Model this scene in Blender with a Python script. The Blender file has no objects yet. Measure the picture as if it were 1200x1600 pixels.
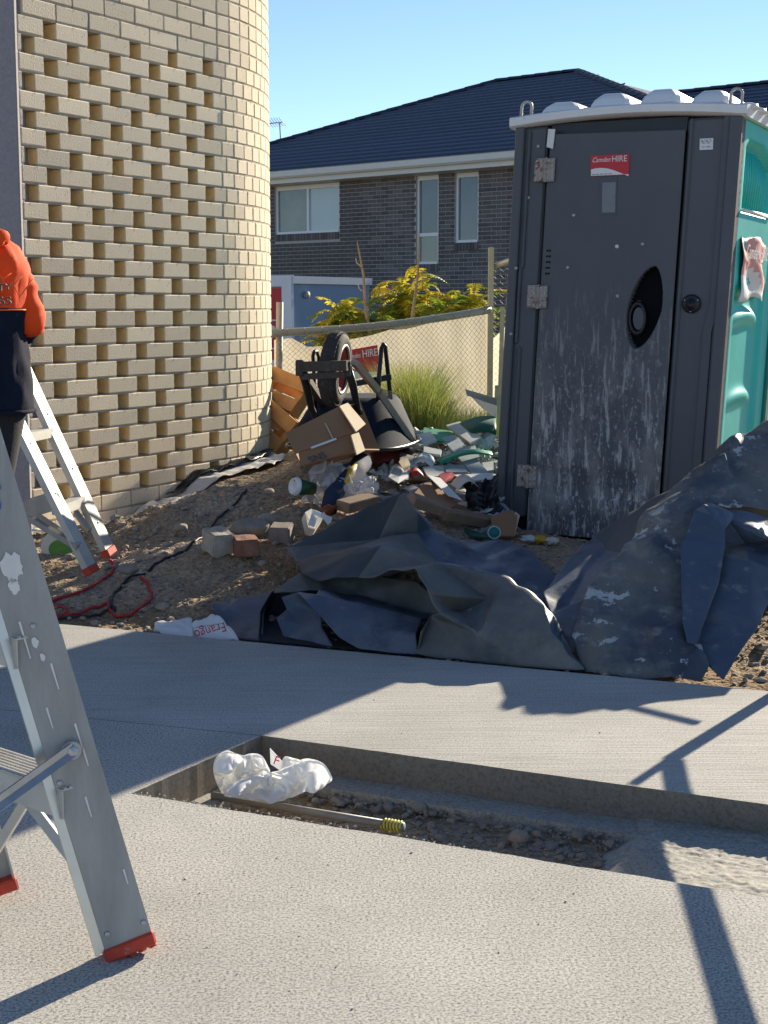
import bpy, bmesh, math, random
import numpy as np
from mathutils import Vector, Matrix, noise as mnoise
R = math.radians
random.seed(7)
rng = np.random.default_rng(7)

# ------------------------------------------------------------------ camera, sky, sun, exposure
scene = bpy.context.scene
COL = scene.collection
FPX = 2311.0
PITCH = R(7.9)
CAMZ = 1.2
cam_d = bpy.data.cameras.new('camera'); cam = bpy.data.objects.new('camera', cam_d); COL.objects.link(cam)
cam.location = (0, 0, CAMZ); cam.rotation_euler = (R(90) - PITCH, 0, 0)
cam_d.sensor_fit = 'VERTICAL'; cam_d.sensor_height = 36.0; cam_d.lens = 36.0 * FPX / 1600.0
cam_d.clip_start = 0.05; cam_d.clip_end = 2000
scene.camera = cam
scene.render.resolution_x = 768; scene.render.resolution_y = 1024

SUN_AZ, SUN_EL = R(33.4), R(19.7)          # azimuth measured from the view direction towards the right
world = bpy.data.worlds.new('World'); scene.world = world; world.use_nodes = True
wn = world.node_tree.nodes; wl = world.node_tree.links; wn.clear()
sky = wn.new('ShaderNodeTexSky'); sky.sky_type = 'NISHITA'; sky.sun_disc = False
sky.sun_elevation = SUN_EL; sky.sun_rotation = SUN_AZ
sky.air_density = 0.65; sky.dust_density = 0.0; sky.ozone_density = 1.8; sky.altitude = 50
bg = wn.new('ShaderNodeBackground'); bg.inputs[1].default_value = 0.086
wo = wn.new('ShaderNodeOutputWorld'); shs = wn.new('ShaderNodeHueSaturation'); shs.inputs['Saturation'].default_value = 1.0; wl.new(sky.outputs[0], shs.inputs['Color']); wl.new(shs.outputs[0], bg.inputs[0]); wl.new(bg.outputs[0], wo.inputs[0])
sd = bpy.data.lights.new('sun', 'SUN'); sd.energy = 5.0; sd.angle = R(0.55); sd.color = (1.0, 0.885, 0.70)
so = bpy.data.objects.new('sun', sd); COL.objects.link(so)
SUNV = Vector((math.sin(SUN_AZ) * math.cos(SUN_EL), math.cos(SUN_AZ) * math.cos(SUN_EL), math.sin(SUN_EL)))
so.rotation_euler = SUNV.to_track_quat('Z', 'Y').to_euler(); so.location = (4, 6, 8)
scene.view_settings.view_transform = 'Standard'; scene.view_settings.look = 'None'
scene.view_settings.gamma = 1.0; scene.view_settings.exposure = 1.05
scene.view_settings.use_curve_mapping = False

# ------------------------------------------------------------------ survey helpers
CP, SP = math.cos(PITCH), math.sin(PITCH)
def ray(px, py):
    v = py - 800.0
    return Vector((px - 600.0, FPX * CP - v * SP, -(FPX * SP + v * CP)))
def pix(px, py, Y):                        # surveyed point at forward distance Y
    d = ray(px, py); t = Y / d.y
    return Vector((d.x * t, Y, CAMZ + d.z * t))
def G(px, py, z=0.0):                      # surveyed point at height z
    d = ray(px, py); t = (z - CAMZ) / d.z
    return Vector((d.x * t, d.y * t, z))
def project(p):
    x, y, z = p[0], p[1], p[2] - CAMZ
    zc = y * CP - z * SP; yc = y * SP + z * CP
    return 600 + FPX * x / zc, 800 - FPX * yc / zc, zc

# ------------------------------------------------------------------ materials
def _n(nt, t, **kw):
    n = nt.nodes.new(t)
    for k, v in kw.items(): setattr(n, k, v)
    return n
def mat(name, col, rough=0.8, var=0.12, scale=6.0, bump=0.15, bscale=60.0, metal=0.0, objvar=0.0, col2=None,
        spots=None, stretch=None, spec=0.4, bdist=0.004, trans=0.0, sheen=0.0):
    """noise-mottled principled surface; spots=(colour, scale, threshold, softness[, stretch vec]) adds stains on top"""
    m = bpy.data.materials.new(name); m.use_nodes = True
    nt = m.node_tree; L = nt.links; nt.nodes.clear()
    out = _n(nt, 'ShaderNodeOutputMaterial'); p = _n(nt, 'ShaderNodeBsdfPrincipled'); L.new(p.outputs[0], out.inputs[0])
    tc = _n(nt, 'ShaderNodeTexCoord')
    vec = tc.outputs['Object']
    if stretch:
        mp = _n(nt, 'ShaderNodeMapping'); mp.inputs['Scale'].default_value = stretch; L.new(vec, mp.inputs[0]); sv = mp.outputs[0]
    else: sv = vec
    no = _n(nt, 'ShaderNodeTexNoise'); no.inputs['Scale'].default_value = scale; no.inputs['Detail'].default_value = 8; no.inputs['Roughness'].default_value = 0.65
    L.new(sv, no.inputs['Vector'])
    rp = _n(nt, 'ShaderNodeValToRGB'); rp.color_ramp.elements[0].position = 0.3; rp.color_ramp.elements[1].position = 0.7
    c2 = col2 if col2 else tuple(min(1, c * (1 + var)) for c in col)
    c1 = col if col2 else tuple(c * (1 - var) for c in col)
    rp.color_ramp.elements[0].color = (*c1, 1); rp.color_ramp.elements[1].color = (*c2, 1)
    L.new(no.outputs[0], rp.inputs[0]); cur = rp.outputs[0]
    for sp in (spots or []):
        sc, ss, th, so_ = sp[:4]
        s = _n(nt, 'ShaderNodeTexNoise'); s.inputs['Scale'].default_value = ss; s.inputs['Detail'].default_value = 6; s.inputs['Roughness'].default_value = .7
        if len(sp) > 4:
            mp = _n(nt, 'ShaderNodeMapping'); mp.inputs['Scale'].default_value = sp[4]; mp.inputs['Location'].default_value = (ss, th * 9, 3)
            L.new(vec, mp.inputs[0]); L.new(mp.outputs[0], s.inputs['Vector'])
        else: L.new(vec, s.inputs['Vector'])
        mr = _n(nt, 'ShaderNodeMapRange'); mr.inputs[1].default_value = th; mr.inputs[2].default_value = th + so_
        L.new(s.outputs[0], mr.inputs[0])
        fac = mr.outputs[0]
        if len(sp) > 5:                     # fade with object height: (z where full, z where none)
            sx = _n(nt, 'ShaderNodeSeparateXYZ'); L.new(vec, sx.inputs[0])
            m2 = _n(nt, 'ShaderNodeMapRange'); m2.inputs[1].default_value = sp[5][1]; m2.inputs[2].default_value = sp[5][0]
            L.new(sx.outputs[2], m2.inputs[0]); mm = _n(nt, 'ShaderNodeMath', operation='MULTIPLY'); L.new(fac, mm.inputs[0]); L.new(m2.outputs[0], mm.inputs[1]); fac = mm.outputs[0]
        mx = _n(nt, 'ShaderNodeMixRGB'); mx.inputs[2].default_value = (*sc, 1); L.new(fac, mx.inputs[0]); L.new(cur, mx.inputs[1]); cur = mx.outputs[0]
    if objvar:
        oi = _n(nt, 'ShaderNodeObjectInfo'); hs = _n(nt, 'ShaderNodeHueSaturation')
        mr = _n(nt, 'ShaderNodeMapRange'); mr.inputs[3].default_value = 1 - objvar; mr.inputs[4].default_value = 1 + objvar
        L.new(oi.outputs['Random'], mr.inputs[0]); L.new(mr.outputs[0], hs.inputs['Value']); L.new(cur, hs.inputs['Color']); cur = hs.outputs[0]
    L.new(cur, p.inputs['Base Color'])
    p.inputs['Metallic'].default_value = metal
    p.inputs['Specular IOR Level'].default_value = spec
    rr = _n(nt, 'ShaderNodeMapRange'); rr.inputs[3].default_value = max(0.02, rough - 0.1); rr.inputs[4].default_value = min(1, rough + 0.1)
    L.new(no.outputs[0], rr.inputs[0]); L.new(rr.outputs[0], p.inputs['Roughness'])
    if trans: p.inputs['Transmission Weight'].default_value = trans
    if bump:
        bn = _n(nt, 'ShaderNodeTexNoise'); bn.inputs['Scale'].default_value = bscale; bn.inputs['Detail'].default_value = 5
        L.new(sv, bn.inputs['Vector'])
        b = _n(nt, 'ShaderNodeBump'); b.inputs['Strength'].default_value = bump; b.inputs['Distance'].default_value = bdist
        L.new(bn.outputs[0], b.inputs['Height']); L.new(b.outputs[0], p.inputs['Normal'])
    return m

DUST = (0.30, 0.26, 0.21)
M = {}
M['brick'] = mat('cream_brick', (0.80, 0.672, 0.485), .9, .05, 14, .6, 110, objvar=.12, bdist=.004, spots=[((0.44, .38, .29), 30, .60, .1), ((.74, .69, .58), 7, .60, .12)])
M['brick_bounce'] = mat('sand_core_bounce', (0.90, 0.65, 0.30), .95, .1, 20, .5, 90)  # sand tone brightened to gold, standing in for sun bounced into the gaps
M['mortar'] = mat('mortar', (0.44, 0.385, 0.30), .95, .12, 30, .5, 120)
M['pillar'] = mat('rendered_pillar', (0.30, 0.28, 0.29), .95, .12, 60, .9, 140, bdist=.006)
M['tarp'] = mat('tarp_membrane', (0.066, 0.088, 0.130), .50, .25, 2.2, .5, 38, bdist=.004, spec=.45,
                spots=[((0.115, 0.125, 0.145), 2.3, .50, .15), ((0.20, .205, .21), 11, .58, .12, (1, .4, 2.2)), ((0.24, .24, .23), 26, .66, .06), ((0.02, .035, .07), 3.1, .56, .15)])
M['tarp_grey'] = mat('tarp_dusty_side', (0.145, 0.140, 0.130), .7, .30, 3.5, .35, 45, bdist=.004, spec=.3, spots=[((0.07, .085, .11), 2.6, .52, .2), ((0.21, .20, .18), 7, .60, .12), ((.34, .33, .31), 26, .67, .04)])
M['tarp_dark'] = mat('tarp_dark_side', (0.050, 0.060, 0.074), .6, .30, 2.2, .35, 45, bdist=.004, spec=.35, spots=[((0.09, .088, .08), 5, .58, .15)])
M['tarp_paint'] = mat('tarp_membrane_spattered', (0.070, 0.082, 0.106), .55, .35, 2.2, .35, 45, bdist=.004, spec=.45,
                spots=[((0.155, 0.148, 0.132), 2.3, .41, .12), ((0.24, .24, .235), 13, .55, .14, (1, .4, 2.2)), ((0.46, .46, .44), 7, .605, .02), ((0.45, .45, .43), 30, .67, .03)])
M['soil'] = None
M['stone'] = mat('stone', (0.24, 0.20, 0.155), .9, .3, 30, .5, 120, col2=(0.36, 0.31, 0.25))
M['stone_grey'] = mat('stone_grey', (0.25, 0.22, 0.185), .9, .25, 15, .5, 80)
M['concrete_block'] = mat('concrete_lump', (0.40, 0.35, 0.28), .9, .2, 20, .6, 90)
M['red_brick'] = mat('red_brick', (0.27, 0.12, 0.075), .9, .25, 24, .6, 90, spots=[((.25, .2, .16), 20, .55, .1)])
M['grey_brick'] = mat('grey_brick', (0.24, 0.20, 0.16), .9, .2, 24, .6, 90)
M['alu'] = mat('aluminium', (0.34, 0.335, 0.32), .55, .22, 5, .12, 120, metal=.2, stretch=(3, 3, .6), spots=[((0.33, .32, .31), 10, .6, .12), ((.75, .75, .73), 34, .70, .02, (1, 1, .25))])
M['alu2'] = mat('aluminium_weathered', (0.50, 0.49, 0.455), .55, .12, 12, .15, 100, metal=.3)
M['zinc'] = mat('zinc_brace', (0.42, 0.44, 0.46), .4, .15, 14, .1, 100, metal=.8)
M['redrub'] = mat('red_rubber', (0.50, 0.055, 0.03), .7, .2, 30, .3, 90, spots=[((.3, .25, .2), 40, .62, .08)])
M['bluepaint'] = mat('blue_paint', (0.02, 0.13, 0.42), .6, .1, 20, .1)
M['whitepaint'] = mat('white_paint', (0.72, 0.71, 0.68), .6, .08, 20, .2)
M['orange'] = mat('hi_vis_orange', (0.86, 0.075, 0.006), .85, .06, 20, .5, 260, bdist=.002)
M['orange_d'] = mat('hi_vis_orange_seam', (0.80, 0.16, 0.04), .85, .06, 20, .4, 260)
M['navy'] = mat('navy_fabric', (0.010, 0.013, 0.028), .95, .25, 14, .5, 260, bdist=.002, spec=.15)
M['trouser'] = mat('dark_trousers', (0.018, 0.018, 0.022), .9, .3, 14, .5, 200, spots=[((.12, .11, .1), 40, .66, .06)])
M['skin'] = mat('skin', (0.45, 0.24, 0.16), .55, .08, 20, .15)
M['hair'] = mat('dark_hair', (0.025, 0.018, 0.013), .8, .3, 80, .6, 200)
M['leather'] = mat('boot_leather', (0.022, 0.019, 0.017), .6, .3, 20, .3)
M['looface'] = mat('loo_charcoal', (0.092, 0.096, 0.107), .55, .10, 2.5, .06, 80, spots=[((.16, .15, .14), 60, .70, .04)])
M['loodoor'] = mat('loo_door_charcoal', (0.092, 0.096, 0.107), .56, .10, 2.5, .10, 80,
                   spots=[((.25, .24, .23), 3.2, .46, .14, (2.6, 2.6, .9), (.20, .95)), ((.48, .47, .45), 20, .53, .09, (1.8, 1.8, .25), (.25, 1.20)), ((.50, .49, .47), 55, .57, .05, (1, 1, .6), (-.1, 1.1)), ((.30, .29, .28), 70, .74, .03)])
M['teal'] = mat('loo_teal', (0.03, 0.52, 0.47), .45, .08, 3, .05, 60, spots=[((.18, .46, .43), 10, .52, .2, (2.5, 2.5, .35), (.2, 1.3))])
M['tealdark'] = mat('loo_teal_trim', (0.012, 0.17, 0.15), .45, .08, 3, .05)
M['lootop'] = mat('loo_roof_white', (0.72, 0.73, 0.73), .4, .05, 6, .08, 60, spots=[((.5, .48, .44), 12, .6, .12)])
M['galv'] = mat('galvanised_steel', (0.42, 0.41, 0.38), .5, .15, 30, .15, 90, metal=.6)
M['rust'] = mat('rusty_hinge', (0.34, 0.31, 0.28), .65, .15, 60, .3, 120, metal=.3, spots=[((.20, .065, .02), 28, .52, .1)])
M['blackplastic'] = mat('black_plastic', (0.014, 0.014, 0.018), .4, .2, 10, .05)
M['darkvoid'] = mat('dark_interior', (0.006, 0.006, 0.008), .9, .1, 10, 0)
M['rust_o'] = mat('rust_orange', (.30, .06, .015), .8, .2, 60, .2)
M['pocket'] = mat('handle_pocket_black', (.004, .004, .006), .7, .1, 10, 0, spec=.1)
M['plate'] = mat('grey_plate', (0.19, 0.21, 0.22), .5, .08, 20, .05)
M['signred'] = mat('sign_red', (0.55, 0.030, 0.035), .5, .08, 10, .03)
M['signfade'] = mat('sign_faded_red', (0.68, 0.33, 0.30), .6, .1, 8, .1)
M['signwhite'] = mat('sign_white', (0.74, 0.74, 0.72), .5, .04, 10, .03)
M['ink'] = mat('ink_grey', (0.07, 0.07, 0.08), .7, .05, 10, 0)
M['inkred'] = mat('ink_red', (0.55, 0.03, 0.03), .6, .05, 10, 0)
M['timber'] = mat('pallet_timber', (0.50, 0.25, 0.09), .85, .25, 5, .3, 60, stretch=(1, 1, 1), objvar=.22)
M['timber_d'] = mat('weathered_timber', (0.24, 0.165, 0.105), .85, .22, 9, .3, 80, objvar=.15)
M['stake'] = mat('grey_timber_stake', (0.40, 0.34, 0.25), .85, .18, 12, .3, 80)
M['card'] = mat('cardboard', (0.30, 0.165, 0.085), .85, .07, 5, .12, 40)
M['card_l'] = mat('cardboard_pale', (0.58, 0.47, 0.32), .85, .08, 8, .15, 40)
M['tub'] = mat('barrow_tub', (0.012, 0.018, 0.034), .85, .25, 6, .1, 50, spec=.12, spots=[((.05, .055, .06), 14, .60, .12)])
M['blacksteel'] = mat('black_steel', (0.012, 0.013, 0.018), .38, .3, 12, .1, 80, spots=[((.12, .09, .07), 34, .62, .1)])
M['dirtysteel'] = mat('muddy_steel', (0.07, 0.055, 0.045), .75, .4, 40, .6, 120)
M['tyre'] = mat('tyre_rubber', (0.050, 0.044, 0.040), .85, .25, 30, .3, 120, spots=[((.2, .17, .13), 30, .6, .1)])
M['plaster'] = mat('plasterboard', (0.50, 0.51, 0.50), .85, .12, 8, .2, 60, objvar=.12)
M['plaster_b'] = mat('plasterboard_blue_grey', (0.27, 0.32, 0.34), .8, .12, 8, .2, 60, objvar=.15)
M['paper'] = mat('white_paper', (0.66, 0.66, 0.64), .8, .08, 10, .2, 60)
M['green'] = mat('green_board', (0.015, 0.24, 0.115), .55, .12, 8, .08)
M['darkgreen'] = mat('dark_green_board', (0.012, 0.09, 0.06), .6, .15, 8, .1)
M['redcard'] = mat('red_card', (0.42, 0.025, 0.022), .55, .15, 10, .08)
M['darkred'] = mat('dark_red_sack', (0.17, 0.025, 0.018), .7, .2, 10, .2)
M['film'] = mat('plastic_film', (0.62, 0.62, 0.64), .6, .12, 8, .5, 18, bdist=.01)
M['bag'] = mat('white_plastic_bag', (0.90, 0.90, 0.885), .9, .03, 9, .1, 30, spec=.05)
M['jeans'] = mat('navy_cloth_rag', (0.018, 0.028, 0.060), .85, .3, 12, .3)
M['yellow'] = mat('yellow_plastic', (0.50, 0.32, 0.02), .5, .1, 10, .05)
M['cupgreen'] = mat('green_cup', (0.02, 0.07, 0.025), .5, .1, 10, .03)
M['can'] = mat('aluminium_can', (0.45, 0.46, 0.5), .3, .1, 10, .05, metal=.8)
M['grass'] = mat('long_grass', (0.10, 0.17, 0.025), .7, .3, 2.5, 0, col2=(0.30, 0.28, 0.07))
M['frond_y'] = mat('yellow_green_frond', (0.24, 0.26, 0.015), .6, .3, 5, 0, col2=(0.42, 0.33, 0.02))
M['frond_g'] = mat('green_frond', (0.10, 0.17, 0.015), .6, .3, 5, 0, col2=(0.22, 0.28, 0.03))
M['bark'] = mat('dry_bark', (0.28, 0.21, 0.14), .9, .25, 20, .3)
M['fabric'] = mat('fence_fabric', (0.60, 0.55, 0.45), .9, .05, 4, .15, 60)
def fabric_material():
    m = bpy.data.materials.new('fence_fabric_thin'); m.use_nodes = True; nt = m.node_tree; L = nt.links; nt.nodes.clear()
    out = _n(nt, 'ShaderNodeOutputMaterial'); d = _n(nt, 'ShaderNodeBsdfDiffuse'); t = _n(nt, 'ShaderNodeBsdfTranslucent'); tr = _n(nt, 'ShaderNodeBsdfTransparent')
    c = (.60, .56, .45, 1); d.inputs[0].default_value = c; t.inputs[0].default_value = (.66, .60, .47, 1)
    a = _n(nt, 'ShaderNodeMixShader'); a.inputs[0].default_value = .72; L.new(d.outputs[0], a.inputs[1]); L.new(t.outputs[0], a.inputs[2])
    b = _n(nt, 'ShaderNodeMixShader'); b.inputs[0].default_value = .14; L.new(a.outputs[0], b.inputs[1]); L.new(tr.outputs[0], b.inputs[2]); L.new(b.outputs[0], out.inputs[0]); return m
M['fabric'] = fabric_material()
def leaf_material(name, c1, c2, tl):
    m = mat(name, c1, .6, .3, 5, 0, col2=c2); nt = m.node_tree; L = nt.links; p = [n for n in nt.nodes if n.type == 'BSDF_PRINCIPLED'][0]; out = [n for n in nt.nodes if n.type == 'OUTPUT_MATERIAL'][0]
    t = _n(nt, 'ShaderNodeBsdfTranslucent'); L.new(p.inputs['Base Color'].links[0].from_socket, t.inputs[0]); x = _n(nt, 'ShaderNodeMixShader'); x.inputs[0].default_value = tl
    L.new(p.outputs[0], x.inputs[1]); L.new(t.outputs[0], x.inputs[2]); L.new(x.outputs[0], out.inputs[0]); return m
M['grass'] = leaf_material('long_grass_blades', (0.13, 0.22, 0.030), (0.42, 0.38, 0.12), .45)
M['frond_y'] = leaf_material('yellow_green_fronds', (0.40, 0.38, 0.02), (0.74, 0.56, 0.05), .5)
M['frond_g'] = leaf_material('green_fronds', (0.14, 0.24, 0.02), (0.32, 0.38, 0.04), .45)
M['hbrick'] = mat('charcoal_house_brick', (0.120, 0.105, 0.100), .85, .25, 3, .3, 60, objvar=.28)
M['hmortar'] = mat('house_mortar', (0.42, 0.40, 0.37), .9, .08, 20, .2)
M['gutter'] = mat('cream_gutter', (0.68, 0.66, 0.58), .5, .04, 6, .03)
M['wframe'] = mat('window_frame', (0.78, 0.78, 0.75), .5, .03, 6, .02)
M['glass_g'] = mat('window_glass_green', (0.12, 0.15, 0.13), .08, .1, 1.2, 0, spec=.8, col2=(.22, .24, .19))
M['glass_w'] = mat('window_glass_blind', (0.40, 0.47, 0.47), .10, .05, 1.2, 0, spec=.8)
M['glass_d'] = mat('window_glass_dark', (0.045, 0.06, 0.075), .06, .15, .9, 0, spec=.9, col2=(.10, .125, .14))
M['rooftile'] = mat('navy_roof_tile', (0.031, 0.045, 0.085), .55, .18, 8, .15, 40, objvar=.08)
M['ridge'] = mat('roof_ridge_tile', (0.030, 0.036, 0.05), .55, .2, 8, .15, 40)
M['truckblue'] = mat('truck_box_blue', (0.27, 0.36, 0.48), .5, .04, 2, .03)
M['truckwhite'] = mat('truck_box_white', (0.66, 0.68, 0.70), .5, .05, 3, .03)
M['truckred'] = mat('truck_panel_red', (0.50, 0.02, 0.03), .5, .05, 3, .03)
M['cordred'] = mat('red_cord', (0.40, 0.02, 0.02), .6, .1, 10, .05)
M['cordblk'] = mat('black_cable', (0.02, 0.02, 0.024), .6, .1, 10, .05)
M['pipe'] = mat('grey_pipe', (0.30, 0.28, 0.24), .5, .12, 14, .1, 60, metal=.1)
M['tapey'] = mat('yellow_tape', (0.62, 0.56, 0.06), .5, .08, 20, .05)
M['sheetw'] = mat('white_ground_sheet', (0.66, 0.63, 0.57), .7, .1, 10, .4, 24, bdist=.01)
M['foam'] = mat('cream_offcut', (0.60, 0.55, 0.46), .8, .08, 10, .2)

def soil_material():
    m = bpy.data.materials.new('dirt'); m.use_nodes = True; nt = m.node_tree; L = nt.links
    p = nt.nodes['Principled BSDF']; tc = _n(nt, 'ShaderNodeTexCoord')
    a = _n(nt, 'ShaderNodeTexNoise'); a.inputs['Scale'].default_value = 1.3; a.inputs['Detail'].default_value = 6; L.new(tc.outputs['Object'], a.inputs[0])
    b = _n(nt, 'ShaderNodeTexNoise'); b.inputs['Scale'].default_value = 55; b.inputs['Detail'].default_value = 6; b.inputs['Roughness'].default_value = .7; L.new(tc.outputs['Object'], b.inputs[0])
    r1 = _n(nt, 'ShaderNodeValToRGB'); e = r1.color_ramp.elements; e[0].position = .35; e[0].color = (.28, .195, .115, 1); e[1].position = .65; e[1].color = (.42, .345, .26, 1); L.new(a.outputs[0], r1.inputs[0])
    r2 = _n(nt, 'ShaderNodeValToRGB'); e = r2.color_ramp.elements; e[0].position = .32; e[0].color = (.45, .45, .45, 1); e[1].position = .70; e[1].color = (1.5, 1.45, 1.4, 1); L.new(b.outputs[0], r2.inputs[0])
    mx = _n(nt, 'ShaderNodeMixRGB', blend_type='MULTIPLY'); mx.inputs[0].default_value = 1; L.new(r1.outputs[0], mx.inputs[1]); L.new(r2.outputs[0], mx.inputs[2]); L.new(mx.outputs[0], p.inputs['Base Color'])
    p.inputs['Roughness'].default_value = .95; p.inputs['Specular IOR Level'].default_value = .15
    vo = _n(nt, 'ShaderNodeTexVoronoi'); vo.inputs['Scale'].default_value = 70; L.new(tc.outputs['Object'], vo.inputs[0])
    ad = _n(nt, 'ShaderNodeMath', operation='SUBTRACT'); L.new(b.outputs[0], ad.inputs[0]); L.new(vo.outputs[0], ad.inputs[1])
    bp = _n(nt, 'ShaderNodeBump'); bp.inputs['Strength'].default_value = .8; bp.inputs['Distance'].default_value = .008; L.new(ad.outputs[0], bp.inputs['Height']); L.new(bp.outputs[0], p.inputs['Normal'])
    return m
M['soil'] = soil_material()
def concrete_material(name, base, stip, brushed, con=.85):
    m = bpy.data.materials.new(name); m.use_nodes = True; nt = m.node_tree; L = nt.links
    p = nt.nodes['Principled BSDF']; tc = _n(nt, 'ShaderNodeTexCoord'); mp = _n(nt, 'ShaderNodeMapping')
    mp.inputs['Rotation'].default_value = (0, 0, R(-4)); L.new(tc.outputs['Object'], mp.inputs[0])
    big = _n(nt, 'ShaderNodeTexNoise'); big.inputs['Scale'].default_value = 1.1; big.inputs['Detail'].default_value = 7; big.inputs['Roughness'].default_value = .6; L.new(mp.outputs[0], big.inputs[0])
    fine = _n(nt, 'ShaderNodeTexNoise'); fine.inputs['Scale'].default_value = stip; fine.inputs['Detail'].default_value = 6; fine.inputs['Roughness'].default_value = .85; L.new(mp.outputs[0], fine.inputs[0])
    ms = _n(nt, 'ShaderNodeMapping'); ms.inputs['Scale'].default_value = (1.2, 38, 1); ms.inputs['Rotation'].default_value = (0, 0, R(8)); L.new(tc.outputs['Object'], ms.inputs[0])
    br = _n(nt, 'ShaderNodeTexNoise'); br.inputs['Scale'].default_value = 2.4; br.inputs['Detail'].default_value = 5; L.new(ms.outputs[0], br.inputs[0])
    r1 = _n(nt, 'ShaderNodeValToRGB'); e = r1.color_ramp.elements; e[0].position = .3; e[0].color = (*[c * .76 for c in base], 1); e[1].position = .7; e[1].color = (*[c * 1.12 for c in base], 1); L.new(big.outputs[0], r1.inputs[0])
    r2 = _n(nt, 'ShaderNodeValToRGB'); e = r2.color_ramp.elements; e[0].position = .40; e[0].color = (.10, .10, .12, 1); e[1].position = .54; e[1].color = (1.24, 1.22, 1.18, 1); L.new(fine.outputs[0], r2.inputs[0])
    mx = _n(nt, 'ShaderNodeMixRGB', blend_type='MULTIPLY'); mx.inputs[0].default_value = con; L.new(r1.outputs[0], mx.inputs[1]); L.new(r2.outputs[0], mx.inputs[2])
    st = _n(nt, 'ShaderNodeTexNoise'); st.inputs['Scale'].default_value = 5.5; st.inputs['Detail'].default_value = 9; st.inputs['Roughness'].default_value = .75; L.new(mp.outputs[0], st.inputs[0])
    mr = _n(nt, 'ShaderNodeMapRange'); mr.inputs[1].default_value = .56; mr.inputs[2].default_value = .70; mr.inputs[4].default_value = .45; L.new(st.outputs[0], mr.inputs[0])
    m3 = _n(nt, 'ShaderNodeMixRGB'); m3.inputs[2].default_value = (*[c * .6 for c in base], 1); L.new(mr.outputs[0], m3.inputs[0]); L.new(mx.outputs[0], m3.inputs[1])
    m4 = _n(nt, 'ShaderNodeMixRGB', blend_type='MULTIPLY'); m4.inputs[0].default_value = brushed
    r3 = _n(nt, 'ShaderNodeValToRGB'); e = r3.color_ramp.elements; e[0].position = .3; e[0].color = (.72, .72, .72, 1); e[1].position = .65; e[1].color = (1.1, 1.1, 1.1, 1); L.new(br.outputs[0], r3.inputs[0])
    L.new(m3.outputs[0], m4.inputs[1]); L.new(r3.outputs[0], m4.inputs[2]); L.new(m4.outputs[0], p.inputs['Base Color'])
    p.inputs['Roughness'].default_value = .85; p.inputs['Specular IOR Level'].default_value = .25
    b1 = _n(nt, 'ShaderNodeBump'); b1.inputs['Strength'].default_value = .35; b1.inputs['Distance'].default_value = .0015; L.new(fine.outputs[0], b1.inputs['Height'])
    b2 = _n(nt, 'ShaderNodeBump'); b2.inputs['Strength'].default_value = brushed; b2.inputs['Distance'].default_value = .003; L.new(br.outputs[0], b2.inputs['Height']); L.new(b1.outputs[0], b2.inputs['Normal'])
    L.new(b2.outputs[0], p.inputs['Normal'])
    return m
M['slab'] = concrete_material('stippled_concrete', (0.50, 0.485, 0.45), 165, .12)
M['slab_far'] = concrete_material('brushed_concrete', (0.49, 0.475, 0.44), 170, .6, .6)
M['slab_edge'] = concrete_material('cast_concrete_edge', (0.22, 0.195, 0.16), 90, .1, .35)
M['rough_mortar'] = concrete_material('rough_mortar', (0.40, 0.385, 0.345), 110, .1, .45)

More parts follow.
